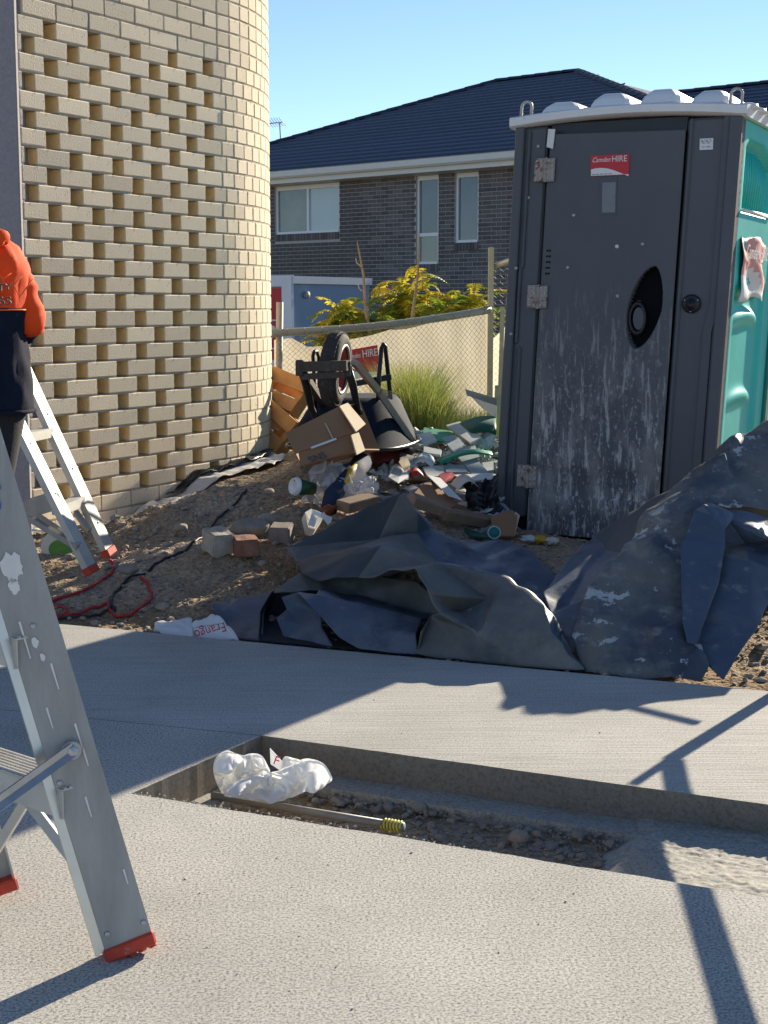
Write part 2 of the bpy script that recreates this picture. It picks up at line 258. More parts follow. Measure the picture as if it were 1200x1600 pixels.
# ------------------------------------------------------------------ mesh builder
class MB:
    def __init__(s): s.v = []; s.f = []; s.mi = []; s.cur = 0
    def add(s, vs, fs):
        o = len(s.v); s.v += [Vector(v) for v in vs]
        for f in fs: s.f.append([i + o for i in f]); s.mi.append(s.cur)
        return s
    def hexa(s, p):                          # 8 points: 4 bottom ccw, 4 top ccw
        return s.add(p, [(3, 2, 1, 0), (4, 5, 6, 7), (0, 1, 5, 4), (1, 2, 6, 5), (2, 3, 7, 6), (3, 0, 4, 7)])
    def box(s, c, sz, M_=None):
        x, y, z = sz[0] / 2, sz[1] / 2, sz[2] / 2
        P = [Vector(q) for q in ((-x, -y, -z), (x, -y, -z), (x, y, -z), (-x, y, -z), (-x, -y, z), (x, -y, z), (x, y, z), (-x, y, z))]
        c = Vector(c)
        P = [(M_ @ (q + c)) if M_ else q + c for q in P]
        return s.hexa(P)
    def bbox(s, c, sz, b=.004, M_=None):     # chamfered box
        vs, fs = bev(sz[0], sz[1], sz[2], b); c = Vector(c)
        return s.add([(M_ @ (Vector(v) + c)) if M_ else Vector(v) + c for v in vs], fs)
    def beam(s, a, b, w, h, up=(0, 0, 1)):   # rectangular bar from a to b
        a, b = Vector(a), Vector(b); d = (b - a).normalized(); up = Vector(up)
        x = d.cross(up); x = x.normalized() if x.length > 1e-5 else Vector((1, 0, 0)); y = x.cross(d).normalized()
        x *= w / 2; y *= h / 2
        return s.hexa([a - x - y, a + x - y, b + x - y, b - x - y, a - x + y, a + x + y, b + x + y, b - x + y])
    def slab(s, quad, t, n=None):            # thin sheet from polygon, thickness t
        q = [Vector(p) for p in quad]
        if n is None: n = (q[1] - q[0]).cross(q[-1] - q[0]).normalized()
        else: n = Vector(n)
        k = len(q); vs = [p + n * t / 2 for p in q] + [p - n * t / 2 for p in q]
        fs = [list(range(k)), list(range(2 * k - 1, k - 1, -1))] + [(i, i + k, (i + 1) % k + k, (i + 1) % k) for i in range(k)]
        return s.add(vs, fs)
    def tube(s, path, r, n=8, cap=True, r2=None):
        path = [Vector(p) for p in path]; rings = []; prev = None
        for i, p in enumerate(path):
            t = (path[min(i + 1, len(path) - 1)] - path[max(i - 1, 0)]).normalized()
            if prev is None:
                a = Vector((0, 0, 1)) if abs(t.z) < .9 else Vector((1, 0, 0)); x = t.cross(a).normalized()
            else: x = (prev - t * prev.dot(t)).normalized()
            prev = x; y = t.cross(x)
            rr = r[i] if isinstance(r, (list, tuple)) else r
            rings.append([p + (x * math.cos(2 * math.pi * k / n) + y * math.sin(2 * math.pi * k / n)) * rr for k in range(n)])
        vs = [q for g in rings for q in g]; fs = []
        for i in range(len(rings) - 1):
            for k in range(n):
                fs.append((i * n + k, i * n + (k + 1) % n, (i + 1) * n + (k + 1) % n, (i + 1) * n + k))
        if cap: fs.append(list(range(n - 1, -1, -1))); fs.append([(len(rings) - 1) * n + k for k in range(n)])
        return s.add(vs, fs)
    def loft(s, rings, cap=True, close=True):
        n = len(rings[0]); vs = [q for g in rings for q in g]; fs = []
        for i in range(len(rings) - 1):
            for k in range(n if close else n - 1):
                fs.append((i * n + k, i * n + (k + 1) % n, (i + 1) * n + (k + 1) % n, (i + 1) * n + k))
        if cap: fs.append(list(range(n - 1, -1, -1))); fs.append([(len(rings) - 1) * n + k for k in range(n)])
        return s.add(vs, fs)
    def lathe(s, prof, M_, n=24, cap=True):  # prof: [(r,z)]
        return s.loft([[M_ @ Vector((r * math.cos(2 * math.pi * k / n), r * math.sin(2 * math.pi * k / n), z)) for k in range(n)] for r, z in prof], cap)
    def torus(s, M_, R1, r, n=28, m=10):
        rings = []
        for i in range(n):
            a = 2 * math.pi * i / n
            rings.append([M_ @ Vector(((R1 + r * math.cos(b)) * math.cos(a), (R1 + r * math.cos(b)) * math.sin(a), r * math.sin(b))) for b in [2 * math.pi * k / m for k in range(m)]])
        rings.append(rings[0]); return s.loft(rings, cap=False)
    def build(s, name, material, parent=None, smooth=False, **tags):
        me = bpy.data.meshes.new(name)
        if parent is not None: off = parent_origin(parent)
        elif 'origin' in tags: off = Vector(tags.pop('origin'))
        else:
            xs = [v for v in s.v]; c = sum(xs, Vector()) / max(1, len(xs)); off = Vector((c.x, c.y, min(v.z for v in xs)))
        me.from_pydata([v - off for v in s.v], [], s.f)
        mats = material if isinstance(material, (list, tuple)) else [material]
        for m in mats: me.materials.append(m)
        if len(mats) > 1: me.polygons.foreach_set('material_index', s.mi)
        if smooth: me.polygons.foreach_set('use_smooth', [True] * len(me.polygons))
        me.validate(); me.update()
        o = bpy.data.objects.new(name, me); COL.objects.link(o)
        if parent is not None: o.parent = parent
        else: o.location = off
        for k, v in tags.items(): o[k] = v
        return o
def parent_origin(o):
    p = Vector(o.location)
    while o.parent: o = o.parent; p += Vector(o.location)
    return p
def bev(l, d, h, b):
    vs = []; idx = {}
    for sx in (-1, 1):
        for sy in (-1, 1):
            for sz in (-1, 1):
                X, Y, Z = sx * l / 2, sy * d / 2, sz * h / 2
                for ax in range(3):
                    p = [X - sx * b, Y - sy * b, Z - sz * b]; p[ax] = (X, Y, Z)[ax]
                    idx[(sx, sy, sz, ax)] = len(vs); vs.append(tuple(p))
    fs = []
    for ax in range(3):
        o1, o2 = [a for a in range(3) if a != ax]
        for sg in (-1, 1):
            f = []
            for (p, q) in ((-1, -1), (1, -1), (1, 1), (-1, 1)):
                t = [0, 0, 0]; t[ax] = sg; t[o1] = p; t[o2] = q; f.append(idx[(*t, ax)])
            if (sg > 0) == (ax == 1): f.reverse()
            fs.append(f)
    for ax in range(3):                       # edges parallel to ax
        o1, o2 = [a for a in range(3) if a != ax]
        for p in (-1, 1):
            for q in (-1, 1):
                t = [0, 0, 0]; t[o1] = p; t[o2] = q
                t1 = list(t); t1[ax] = -1; t2 = list(t); t2[ax] = 1
                f = [idx[(*t1, o1)], idx[(*t2, o1)], idx[(*t2, o2)], idx[(*t1, o2)]]
                n = (Vector(vs[f[1]]) - Vector(vs[f[0]])).cross(Vector(vs[f[2]]) - Vector(vs[f[0]]))
                if n.dot(Vector(t)) < 0: f.reverse()
                fs.append(f)
    for sx in (-1, 1):
        for sy in (-1, 1):
            for sz in (-1, 1):
                f = [idx[(sx, sy, sz, a)] for a in range(3)]
                n = (Vector(vs[f[1]]) - Vector(vs[f[0]])).cross(Vector(vs[f[2]]) - Vector(vs[f[0]]))
                if n.dot(Vector((sx, sy, sz))) < 0: f.reverse()
                fs.append(f)
    return vs, fs
def thing(name, label, cat, loc, group=None):
    o = bpy.data.objects.new(name, None); COL.objects.link(o); o.location = loc; o.empty_display_size = .1
    o['label'] = label; o['category'] = cat
    if group: o['group'] = group
    return o
def tag(o, label, cat, group=None, kind=None):
    o['label'] = label; o['category'] = cat
    if group: o['group'] = group
    if kind: o['kind'] = kind
    return o
def basis(o, x, y):
    x = Vector(x).normalized(); y = Vector(y); z = x.cross(y).normalized(); y = z.cross(x).normalized()
    m = Matrix((x, y, z)).transposed().to_4x4(); m.translation = Vector(o); return m
def text(body, size, M_, material, name, parent, extrude=.0006, shear=0.0, align='CENTER', width=None):
    c = bpy.data.curves.new('t', 'FONT'); c.body = body; c.size = size; c.extrude = extrude; c.shear = shear; c.align_x = align; c.align_y = 'CENTER'; c.resolution_u = 3
    o = bpy.data.objects.new('t', c); COL.objects.link(o); bpy.context.view_layer.update()
    me = bpy.data.meshes.new_from_object(o.evaluated_get(bpy.context.evaluated_depsgraph_get()))
    bpy.data.objects.remove(o)
    co = [v.co.copy() for v in me.vertices]
    if width:
        w = max(v.x for v in co) - min(v.x for v in co); k = width / w
        for v in co: v.x *= k
    b = MB(); b.add([M_ @ v for v in co], [list(p.vertices) for p in me.polygons])
    bpy.data.meshes.remove(me)
    return b.build(name, material, parent)
def crumple(M_, sx, sy, amp, n=14, seed=0, freq=3.0, edge=.25, thick=.0):
    """crumpled sheet: grid on the local XY plane pushed by ridged noise"""
    b = MB(); vs = []
    for j in range(n + 1):
        for i in range(n + 1):
            u, v = i / n - .5, j / n - .5
            k = 1 + edge * mnoise.noise(Vector((u * 3 + seed, v * 3, 5.1)))
            q = Vector((u * freq + seed * 3.1, v * freq, seed)); q2 = q * 2.3
            z = amp * (abs(mnoise.noise(q)) * 1.6 + .45 * abs(mnoise.noise(q2)) - .35)
            x = u * sx * k + amp * .5 * mnoise.noise(q + Vector((9, 0, 0))); y = v * sy * k + amp * .5 * mnoise.noise(q + Vector((0, 9, 0)))
            vs.append(M_ @ Vector((x, y, z)))
    fs = [(j * (n + 1) + i, j * (n + 1) + i + 1, (j + 1) * (n + 1) + i + 1, (j + 1) * (n + 1) + i) for j in range(n) for i in range(n)]
    b.add(vs, fs); return b
def solidify(o, t):
    m = o.modifiers.new('thickness', 'SOLIDIFY'); m.thickness = t; m.offset = 0
    return o

# ------------------------------------------------------------------ ground heights
def edge_y(x):                               # the slab's far edge
    a = G(95, 975); b = G(1180, 1078); return a.y + (b.y - a.y) * (x - a.x) / (b.x - a.x)
ctrl = []
def cp(px, py, Y, dz=0.0): p = pix(px, py, Y); ctrl.append((p.x, p.y, p.z + dz))
for x in np.arange(-3, 2.6, .4): ctrl.append((x, edge_y(x) - .5, -.10)); ctrl.append((x, edge_y(x) + .12, -.03))
for a in ((170, 845, 7.55), (250, 790, 7.95), (330, 745, 8.4), (380, 728, 8.75), (425, 713, 9.2), (400, 765, 7.4), (300, 784, 7.1), (250, 815, 6.95), (205, 845, 6.8), (360, 762, 7.3), (330, 850, 6.4), (440, 840, 6.4), (300, 930, 5.8),
          (450, 905, 6.0), (250, 870, 6.4), (200, 900, 6.2), (110, 870, 6.6), (60, 880, 6.5), (130, 940, 5.9), (480, 780, 7.1), (560, 790, 7.2), (640, 800, 7.2), (720, 815, 7.2),
          (780, 847, 6.85), (830, 853, 6.8), (900, 860, 6.75), (1000, 866, 6.7), (880, 870, 6.5), (940, 870, 6.6), (1100, 880, 6.8), (1190, 1050, 4.9), (1260, 1010, 5.2), (1160, 1060, 4.8)): cp(*a)
for q in ((-.2, 7.9, .36), (.1, 8.3, .36), (.5, 8.2, .30), (.2, 9.3, .24), (.6, 9.6, .22), (0, 10.4, .2), (1.5, 10.5, .12), (2.5, 9.5, .08), (1.3, 8.0, .03), (2.3, 7.6, .03), (2.4, 6.5, .05),
          (3.5, 8, .05), (-.7, 9.2, .28), (-1.2, 10.2, .2), (-2.5, 8.5, .1), (-2.8, 7, .0), (-3, 6, -.02), (3, 5, 0), (2.2, 5, 0), (3, 6, .05), (1.6, 6, .06), (.7, 6.6, .07), (.9, 7.5, .03), (1.4, 7.3, .02), (1.8, 7.1, .02), (.7, 7.9, .05), (2.1, 7.8, .03), (1.0, 6.9, .04)): ctrl.append(q)
CT = np.array(ctrl)
def gz_arr(x, y):
    num = np.zeros_like(x); den = np.zeros_like(x)
    for cx, cy, cz in CT:
        w = 1.0 / ((x - cx) ** 2 + (y - cy) ** 2 + .035) ** 1.9
        num += w * cz; den += w
    return num / den
def vnoise(x, y, seed):
    xi = np.floor(x).astype(int); yi = np.floor(y).astype(int); xf = x - xi; yf = y - yi
    u = xf * xf * (3 - 2 * xf); v = yf * yf * (3 - 2 * yf)
    def h(a, b): t = np.sin(a * 127.1 + b * 311.7 + seed * 74.7) * 43758.5453; return t - np.floor(t)
    return (h(xi, yi) * (1 - u) + h(xi + 1, yi) * u) * (1 - v) + (h(xi, yi + 1) * (1 - u) + h(xi + 1, yi + 1) * u) * v
def rough(x, y):
    r = np.zeros_like(x); a = 1
    for k, (f, am) in enumerate(((4, .030), (9, .022), (20, .016), (45, .010), (90, .005))): r += am * (vnoise(x * f + 3.3 * k, y * f, k + 1) - .5)
    return r
def gzr(x, y):
    a, b_ = np.array([float(x)]), np.array([float(y)]); return float(gz_arr(a, b_)[0] + rough(a, b_)[0])
def gz(x, y): return float(gz_arr(np.array([float(x)]), np.array([float(y)]))[0])


# ================================================================== THE SETTING
# --- big terrain sheet
b = MB(); N = 60; vs = []
for j in range(N + 1):
    for i in range(N + 1):
        x = (i / N * 2 - 1); y = (j / N * 2 - 1); X = math.copysign(abs(x) ** 2.4, x) * 600; Y = math.copysign(abs(y) ** 2.4, y) * 600 + 8
        z = -.22 - 1.35 * min(1, max(0, (Y - 11.6) / 3.0)); vs.append((X, Y, z))
b.add(vs, [(j * (N + 1) + i, j * (N + 1) + i + 1, (j + 1) * (N + 1) + i + 1, (j + 1) * (N + 1) + i) for j in range(N) for i in range(N)])
b.build('ground', M['soil'], None, True, origin=(0, 0, 0), kind='structure')

# --- dirt heap (heightfield)
def heightfield(name, x0, x1, y0, y1, res, material):
    nx, ny = int((x1 - x0) / res), int((y1 - y0) / res)
    X, Y = np.meshgrid(np.linspace(x0, x1, nx + 1), np.linspace(y0, y1, ny + 1))
    Z = gz_arr(X, Y)
    amp = np.clip((Y - edge_np(X)) / .25, .0, 1)
    Z = Z + rough(X, Y) * amp - np.where(Y < edge_np(X) + .02, .12, 0)
    co = np.stack([X, Y, Z], -1).reshape(-1, 3)
    idx = np.arange((nx + 1) * (ny + 1)).reshape(ny + 1, nx + 1)
    q = np.stack([idx[:-1, :-1], idx[:-1, 1:], idx[1:, 1:], idx[1:, :-1]], -1).reshape(-1, 4)
    me = bpy.data.meshes.new(name); me.vertices.add(len(co)); me.vertices.foreach_set('co', co.ravel())
    me.loops.add(q.size); me.loops.foreach_set('vertex_index', q.ravel()); me.polygons.add(len(q)); me.polygons.foreach_set('loop_start', np.arange(0, q.size, 4)); me.polygons.foreach_set('loop_total', np.full(len(q), 4))
    me.polygons.foreach_set('use_smooth', np.ones(len(q), bool)); me.update(); me.validate(); me.materials.append(material)
    o = bpy.data.objects.new(name, me); COL.objects.link(o); o['kind'] = 'structure'; return o
def edge_np(X): a = G(95, 975); bb = G(1180, 1078); return a.y + (bb.y - a.y) * (X - a.x) / (bb.x - a.x)
heightfield('dirt_ground', -3.2, 2.6, 4.2, 8.6, .014, M['soil'])
heightfield('back_ground', -4.0, 6.0, 8.55, 12.2, .05, M['soil'])

def ico(sub=1):
    bm = bmesh.new(); bmesh.ops.create_icosphere(bm, subdivisions=sub, radius=1); v = [tuple(q.co) for q in bm.verts]; f = [[k.index for k in p.verts] for p in bm.faces]; bm.free(); return v, f
ICO1, ICO2 = ico(1), ico(3)
def stones(name, pts, material, seed=0):
    """pts: (x,y,z,size)"""
    r = random.Random(seed); b = MB()
    for x, y, z, s in pts:
        m = Matrix.Translation((x, y, z)) @ Matrix.Rotation(r.uniform(0, 6.3), 4, 'Z') @ Matrix.Rotation(r.uniform(-.5, .5), 4, 'X') @ Matrix.Diagonal((s * r.uniform(.8, 1.4), s * r.uniform(.7, 1), s * r.uniform(.4, .8), 1))
        b.add([m @ (Vector(v) * r.uniform(.78, 1.12)) for v in ICO1[0]], ICO1[1])
    return b.build(name, material, None, False, origin=(0, 0, 0), kind='stuff', label='loose stones and clods scattered over the dirt heap', category='gravel')
pts = []
P = rng.uniform((-2.0, 4.7), (1.9, 7.9), (16000, 2))
zz = gz_arr(P[:, 0], P[:, 1]) + rough(P[:, 0], P[:, 1]); ed = edge_np(P[:, 0])
dens = vnoise(P[:, 0] * 3, P[:, 1] * 3, 5)
for (x, y), z, e_, d_ in zip(P, zz, ed, dens):
    if y > e_ + .03 and random.random() < .25 + d_ * .9:
        s = .0025 + .0035 * random.expovariate(1.0) + (.016 * random.random() if random.random() < .025 else 0)
        pts.append((x, y, z + s * .3, min(s, .035)))
half = len(pts) * 7 // 10
o = stones('gravel', pts[:half], M['stone'], 1); o['label'] = 'brown loose gravel and clods strewn on the dirt heap'
o = stones('gravel', pts[half:], M['stone_grey'], 2); o['label'] = 'grey loose stone chips strewn on the dirt heap'

# --- concrete slabs around the pit
ST = .12
eL, eR = (-9, edge_y(-9)), (7, edge_y(7))
pA = G(205, 1240); pB = G(408, 1149); pC = G(1200, 1257); pD = G(1200, 1402); pN = G(460, 1281)
dfar = (pC - pB); dfar /= dfar.x; dnear = (pD - pA); dnear /= dnear.x
pC2 = pB + dfar * 4.2; pD2 = pA + dnear * 4.6
JT = G(0, 1108); dj = pB - JT; dj /= dj.x
JL = pB - dj * 8.5
def prism(poly, z0, z1, jit=0.0, seg=None):
    b = MB(); n = len(poly)
    vs = [(p[0], p[1], z1) for p in poly] + [(p[0], p[1], z0) for p in poly]
    b.add(vs, [list(range(n)), list(range(2 * n - 1, n - 1, -1))] + [(i, i + n, (i + 1) % n + n, (i + 1) % n) for i in range(n)]); b.mi = [0, 0] + [1] * n; return b
def rag(p, q, step, amp, seed):              # slightly ragged line
    p, q = Vector(p[:2]), Vector(q[:2]); d = q - p; n = max(1, int(d.length / step)); nn = Vector((-d.y, d.x)).normalized(); out = []
    for i in range(n):
        t = i / n; a = amp * (mnoise.noise(Vector((t * d.length * 7, seed, 0))) + .6 * mnoise.noise(Vector((t * d.length * 28, seed, 3)))) if i else 0
        out.append(p + d * t + nn * a)
    return out
far_poly = rag(eR, eL, .05, .006, 3) + [Vector(eL), JL.xy] + rag(JL, pB, .4, 0, 1) + rag(pB, pC2, .03, .0025, 8) + [pC2.xy]
b = prism(far_poly[::-1], -ST, 0); b.build('concrete_slab_far', [M['slab_far'], M['slab_edge']], None, False, origin=(0, 0, 0), kind='structure')
J2 = Vector((0, -.004, 0))
near_poly = [(JL + J2).xy, (-9, -6), (7, -6), (7, pD2.y), pD2.xy] + rag(pD2, pA, .025, .006, 21) + rag(pA, pB + J2, .03, .003, 22) + [(pB + J2).xy]
near_poly = [Vector(p) for p in near_poly]
b = prism(near_poly, -ST, 0)
b.build('concrete_slab_near', [M['slab'], M['slab_edge']], None, False, origin=(0, 0, 0), kind='structure')
# pit floor, ledge, mortar bed
prism([(-1.6, 2.0), (5.2, 2.0), (5.2, 4.6), (-1.6, 4.6)], -.30, -.118).build('pit_floor', M['soil'], None, origin=(0, 0, 0), kind='structure')
nf = Vector((dfar.y, -dfar.x, 0)).normalized()
w0, w1 = .10, .09
ledge = rag(pB + nf * .001, pC2 + nf * .001, 9, 0, 1) + [(pC2 + nf * .001).xy] + [v for v in reversed(rag(pB + nf * w0 - dfar * .0, pC2 + nf * w0, .05, .014, 31))]
prism(ledge, -.16, -.088).build('pit_ledge', M['rough_mortar'], None, origin=(0, 0, 0), kind='structure')
dl = (pA - pB).normalized(); nl = Vector((-dl.y, dl.x, 0)); nl = nl if nl.x > 0 else -nl
led2 = [(pB + nl * .002).xy] + rag(pA + nl * .002, pA + nl * .002, 9, 0, 1) + [(pA + nl * .002).xy, (pA + nl * .09).xy] + [v for v in rag(pA + nl * .085, pB + nl * .06 + dl * .1, .04, .012, 5)]
prism(led2, -.16, -.093).build('pit_ledge', M['rough_mortar'], None, origin=(0, 0, 0), kind='structure')
# mortar bed at the right end of the pit: heightfield with a ragged left slope
def mortar_bed():
    b = MB(); nx, ny = 260, 90; x0, x1 = G(860, 1345).x, 3.4; vs = []
    for j in range(ny + 1):
        for i in range(nx + 1):
            x = x0 + (x1 - x0) * (i / nx) ** 1.5; v = j / ny
            yn = pA.y + dnear.y * (x - pA.x) - .01; yf = pB.y + dfar.y * (x - pB.x) + .01
            y = yn + (yf - yn) * v
            q = Vector((x * 6, y * 6, 2)); ed = x0 + .04 + .10 * v + .12 * max(0, v - .3) * 0 + .05 * mnoise.noise(Vector((y * 9, 1, 1)))
            t = min(1, max(0, (x - ed) / .20)); t = t * t * (3 - 2 * t)
            z = -.135 + t * (.088 - .030 * v + .003 * mnoise.noise(q) + .003 * mnoise.noise(q * 3.1) + .0035 * mnoise.noise(q * 8) + .005 * mnoise.noise(q * 19))
            if x > ed + .10 and v < .12: z += .0
            vs.append((x, y, z))
    b.add(vs, [(j * (nx + 1) + i, j * (nx + 1) + i + 1, (j + 1) * (nx + 1) + i + 1, (j + 1) * (nx + 1) + i) for j in range(ny) for i in range(nx)])
    return b
mortar_bed().build('mortar_bed', M['rough_mortar'], None, True, origin=(0, 0, 0), kind='structure')
# crumbs: rubble in the pit, spilled mortar along the near edge
r_ = random.Random(5); pp = []
for i in range(5200):
    x = r_.uniform(-.62, 1.0); yn = pA.y + dnear.y * (x - pA.x) + .02; yf = pB.y + dfar.y * (x - pB.x) - .08
    if yf <= yn: continue
    v = r_.random(); y = yn + (yf - yn) * v
    s = .0015 + .0028 * r_.expovariate(1.2)
    if v > .62: s = s * 1.2 + (.012 * r_.random() if r_.random() < .12 else 0)
    pp.append((x, y, -.118 + s * .25 + (.018 * r_.random() if v > .8 else 0), min(s, .022)))
o = stones('pit_gravel', pp, M['stone_grey'], 9); o['label'] = 'fine gravel and crumbs lying on the pit floor'
pp = []
for i in range(520):
    t = r_.random() ** 1.4 * .62; q = pA + (pD - pA) * t; pp.append((q.x + r_.gauss(0, .006), q.y + r_.gauss(-.003, .010) + .012, r_.uniform(-.02, .0), r_.uniform(.0015, .0045)))
o = stones('mortar_crumbs', pp, M['rough_mortar'], 12); o['label'] = 'crumbs of mortar along the near pit edge'; o['category'] = 'crumbs'
pp = [(*(G(r_.uniform(180, 1180), r_.uniform(1090, 1580)).xy), .001, r_.uniform(.001, .0028)) for i in range(45)]
pp = [p for p in pp if not (p[1] > pA.y + dnear.y * (p[0] - pA.x) - .02 and p[1] < pB.y + dfar.y * (p[0] - pB.x) + .02)]
o = stones('grit', pp, M['stone_grey'], 13); o['label'] = 'dark grit specks lying on the concrete slab'
for (px, py, s, lab) in ((810, 1308, .024, 'round tan stone alone in the middle of the pit gravel'), (697, 1262, .020, 'reddish stone against the ledge at the centre of the pit'),
                         (655, 1262, .019, 'brown stone left of the reddish one below the pit ledge'), (893, 1280, .021, 'brown stone beside the mortar slope in the pit'),
                         (903, 1305, .016, 'flat pale grey stone under the mortar slope in the pit'), (838, 1303, .011, 'small tan pebble right of the round tan pit stone')):
    p = G(px, py, -.10); b = MB(); m = Matrix.Translation(p) @ Matrix.Diagonal((s * 1.1, s, s * .8, 1))
    b.add([m @ (Vector(v) * (1 + .18 * mnoise.noise(Vector(v) * 1.7 + Vector((px, 0, 0))))) for v in ICO2[0]], ICO2[1])
    tag(b.build('stone', M['stone'] if px != 903 else M['stone_grey'], None, True), lab, 'stone', 'stones lying in the pit')

# ================================================================== BRICK TOWER
TA = R(29.3); td = Vector((math.sin(TA), math.cos(TA), 0)); tn = Vector((math.cos(TA), -math.sin(TA), 0))
T0 = Vector((-1.678, 7.205, 0)); TR = 1.60; S_END = 1.557
def tower_pt(s, inward=0.0):
    if s <= S_END: return T0 + td * s - tn * inward, TA
    a = (s - S_END) / TR; c = T0 + td * S_END - tn * TR; ang = TA - a
    n = Vector((math.cos(ang), -math.sin(ang), 0)); return c + n * (TR - inward), ang
Z00 = .414                       # underside of the lowest pierced course
tower = thing('brick_tower', 'pale cream brick tower with pierced brickwork and a curved corner', 'brick tower', (T0.x, T0.y, 0))
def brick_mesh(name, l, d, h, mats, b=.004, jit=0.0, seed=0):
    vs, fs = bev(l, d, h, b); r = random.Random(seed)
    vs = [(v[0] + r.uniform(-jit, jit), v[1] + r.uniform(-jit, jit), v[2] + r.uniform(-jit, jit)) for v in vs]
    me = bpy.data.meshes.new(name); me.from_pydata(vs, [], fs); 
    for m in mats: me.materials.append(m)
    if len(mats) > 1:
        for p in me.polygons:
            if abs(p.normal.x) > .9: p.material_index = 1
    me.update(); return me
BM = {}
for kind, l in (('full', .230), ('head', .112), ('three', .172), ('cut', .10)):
    BM[kind] = [brick_mesh('brick', l, .11, .076, [M['brick'], M['brick_bounce']], .0035, .0012, k * 7 + len(kind)) for k in range(4)]
bricks = []                                  # (area, centre, angle, kind, length)
mort = MB()
def add_brick(s0, l, z, kind, joint=.01, pierced=False, inward=0.0):
    if s0 + l < -.05: return
    if s0 < -.07: l -= (-.07 - s0); s0 = -.07; kind = 'head' if l < .14 else 'three'
    s = s0 + l / 2; p, a = tower_pt(s, .055 + inward)
    c = Vector((p.x, p.y, z + .038)); px, py, zc = project(c)
    px2 = project(tower_pt(s0 + l)[0] + Vector((0, 0, z)))[0]; px1 = project(tower_pt(s0)[0] + Vector((0, 0, z)))[0]
    inview = 18 < px < 432 and px2 > px1 and -12 < py < 860 and (s < S_END + TR * .56)
    bricks.append(((px2 - px1) if inview else 0, c, a, kind, l))
    # mortar
    t = Vector((math.sin(a), math.cos(a), 0)); n = Vector((math.cos(a), -math.sin(a), 0))
    if pierced == 'end': le = (l + joint - .004) / 2; c0 = c + t * (joint + .004) / 2
    elif pierced: le = l / 2 - .004; c0 = c
    else: le = l / 2 + joint; c0 = c
    pierced = pierced is True
    zb, zt = z - .011, z + (.002 if pierced else .075)
    q = [c0 - t * le + n * .0505, c0 - t * le - n * .05, c0 + t * le - n * .05, c0 + t * le + n * .0505]
    mort.hexa([Vector((k.x, k.y, zb)) for k in q[::-1]] + [Vector((k.x, k.y, zt)) for k in q[::-1]])
ROWS = list(range(-7, 33))
rb = random.Random(3)
for r in ROWS:
    z = Z00 + r * .086
    pierced = -2 <= r < 25
    phase = (24 - r) % 2                    # top row: gap centres like columns B? (A at s=k*.32)
    if pierced:
        off = 0 if phase == 1 else .16
        # gaps centred at s = off + k*.32 ; bricks between
        k = -4 if off == 0 else -4
        last = 1.28 if off == 0 else 1.44
        while off + k * .32 <= last - .01:
            g = off + k * .32; add_brick(g + .045 + rb.uniform(-.004, .004), .230, z, 'full', pierced=True); k += 1
        s = last + .045
        if off == 0: add_brick(s, .230, z, 'full', pierced='end'); s += .24
        else: add_brick(s, .112, z, 'head', pierced='end'); s += .122
    else:
        s = -.15 + (.12 if r % 2 else 0)
        while s + .23 < S_END + .02: add_brick(s, .230, z, 'full'); s += .24
        if S_END - s > .06: add_brick(s, .112, z, 'head'); s += .122
    while s < S_END + TR * 2.3:
        l = .112; add_brick(s + rb.uniform(-.001, .001), l, z, 'head'); s += .122
order = sorted(range(len(bricks)), key=lambda i: -bricks[i][0])
joined = MB(); joined_mi = 0
single = set(order[:298])
for i, (ar, c, a, kind, l) in enumerate(bricks):
    R_ = Matrix.Translation(c) @ Matrix.Rotation(R(90) - a + R(rb.uniform(-.5, .5)), 4, 'Z')
    # local x along the wall, local y inwards
    if i in single and ar > 0:
        o = bpy.data.objects.new('brick', BM[kind][rb.randrange(4)]); COL.objects.link(o); o.parent = tower
        M4 = Matrix.Translation(-tower.location) @ Matrix.Translation(c + Vector((math.cos(a), -math.sin(a), 0)) * rb.uniform(-.0014, .0010)) @ Matrix.Rotation(R(90) - a + R(rb.uniform(-.4, .4)), 4, 'Z') @ Matrix.Rotation(R(rb.choice((0, 180))), 4, 'Z')
        o.matrix_basis = M4
    else:
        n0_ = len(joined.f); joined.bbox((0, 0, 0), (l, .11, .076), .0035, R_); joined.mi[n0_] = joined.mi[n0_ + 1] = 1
joined.build('brickwork', [M['brick'], M['brick_bounce']], tower, kind='stuff')
mort.build('mortar', M['mortar'], tower, kind='stuff')
core = MB(); rings = []
for zz_ in (-.4, 3.3):
    rings.append([Vector((*tower_pt(s, .125)[0].xy, zz_)) for s in np.linspace(-.07, S_END + TR * 2.3, 60)])
core.loft(rings, cap=False, close=False).build('inner_leaf', M['brick_bounce'], tower)
# rendered pier in front of the tower's left end
px_ = -1.713
b = MB(); b.bbox((px_ - .6, 7.725, 1.6), (1.2, 1.25, 4.0), .006)
tag(b.build('rendered_pillar', M['pillar'], None), 'rough grey rendered pier standing at the left end of the brick tower', 'pillar')

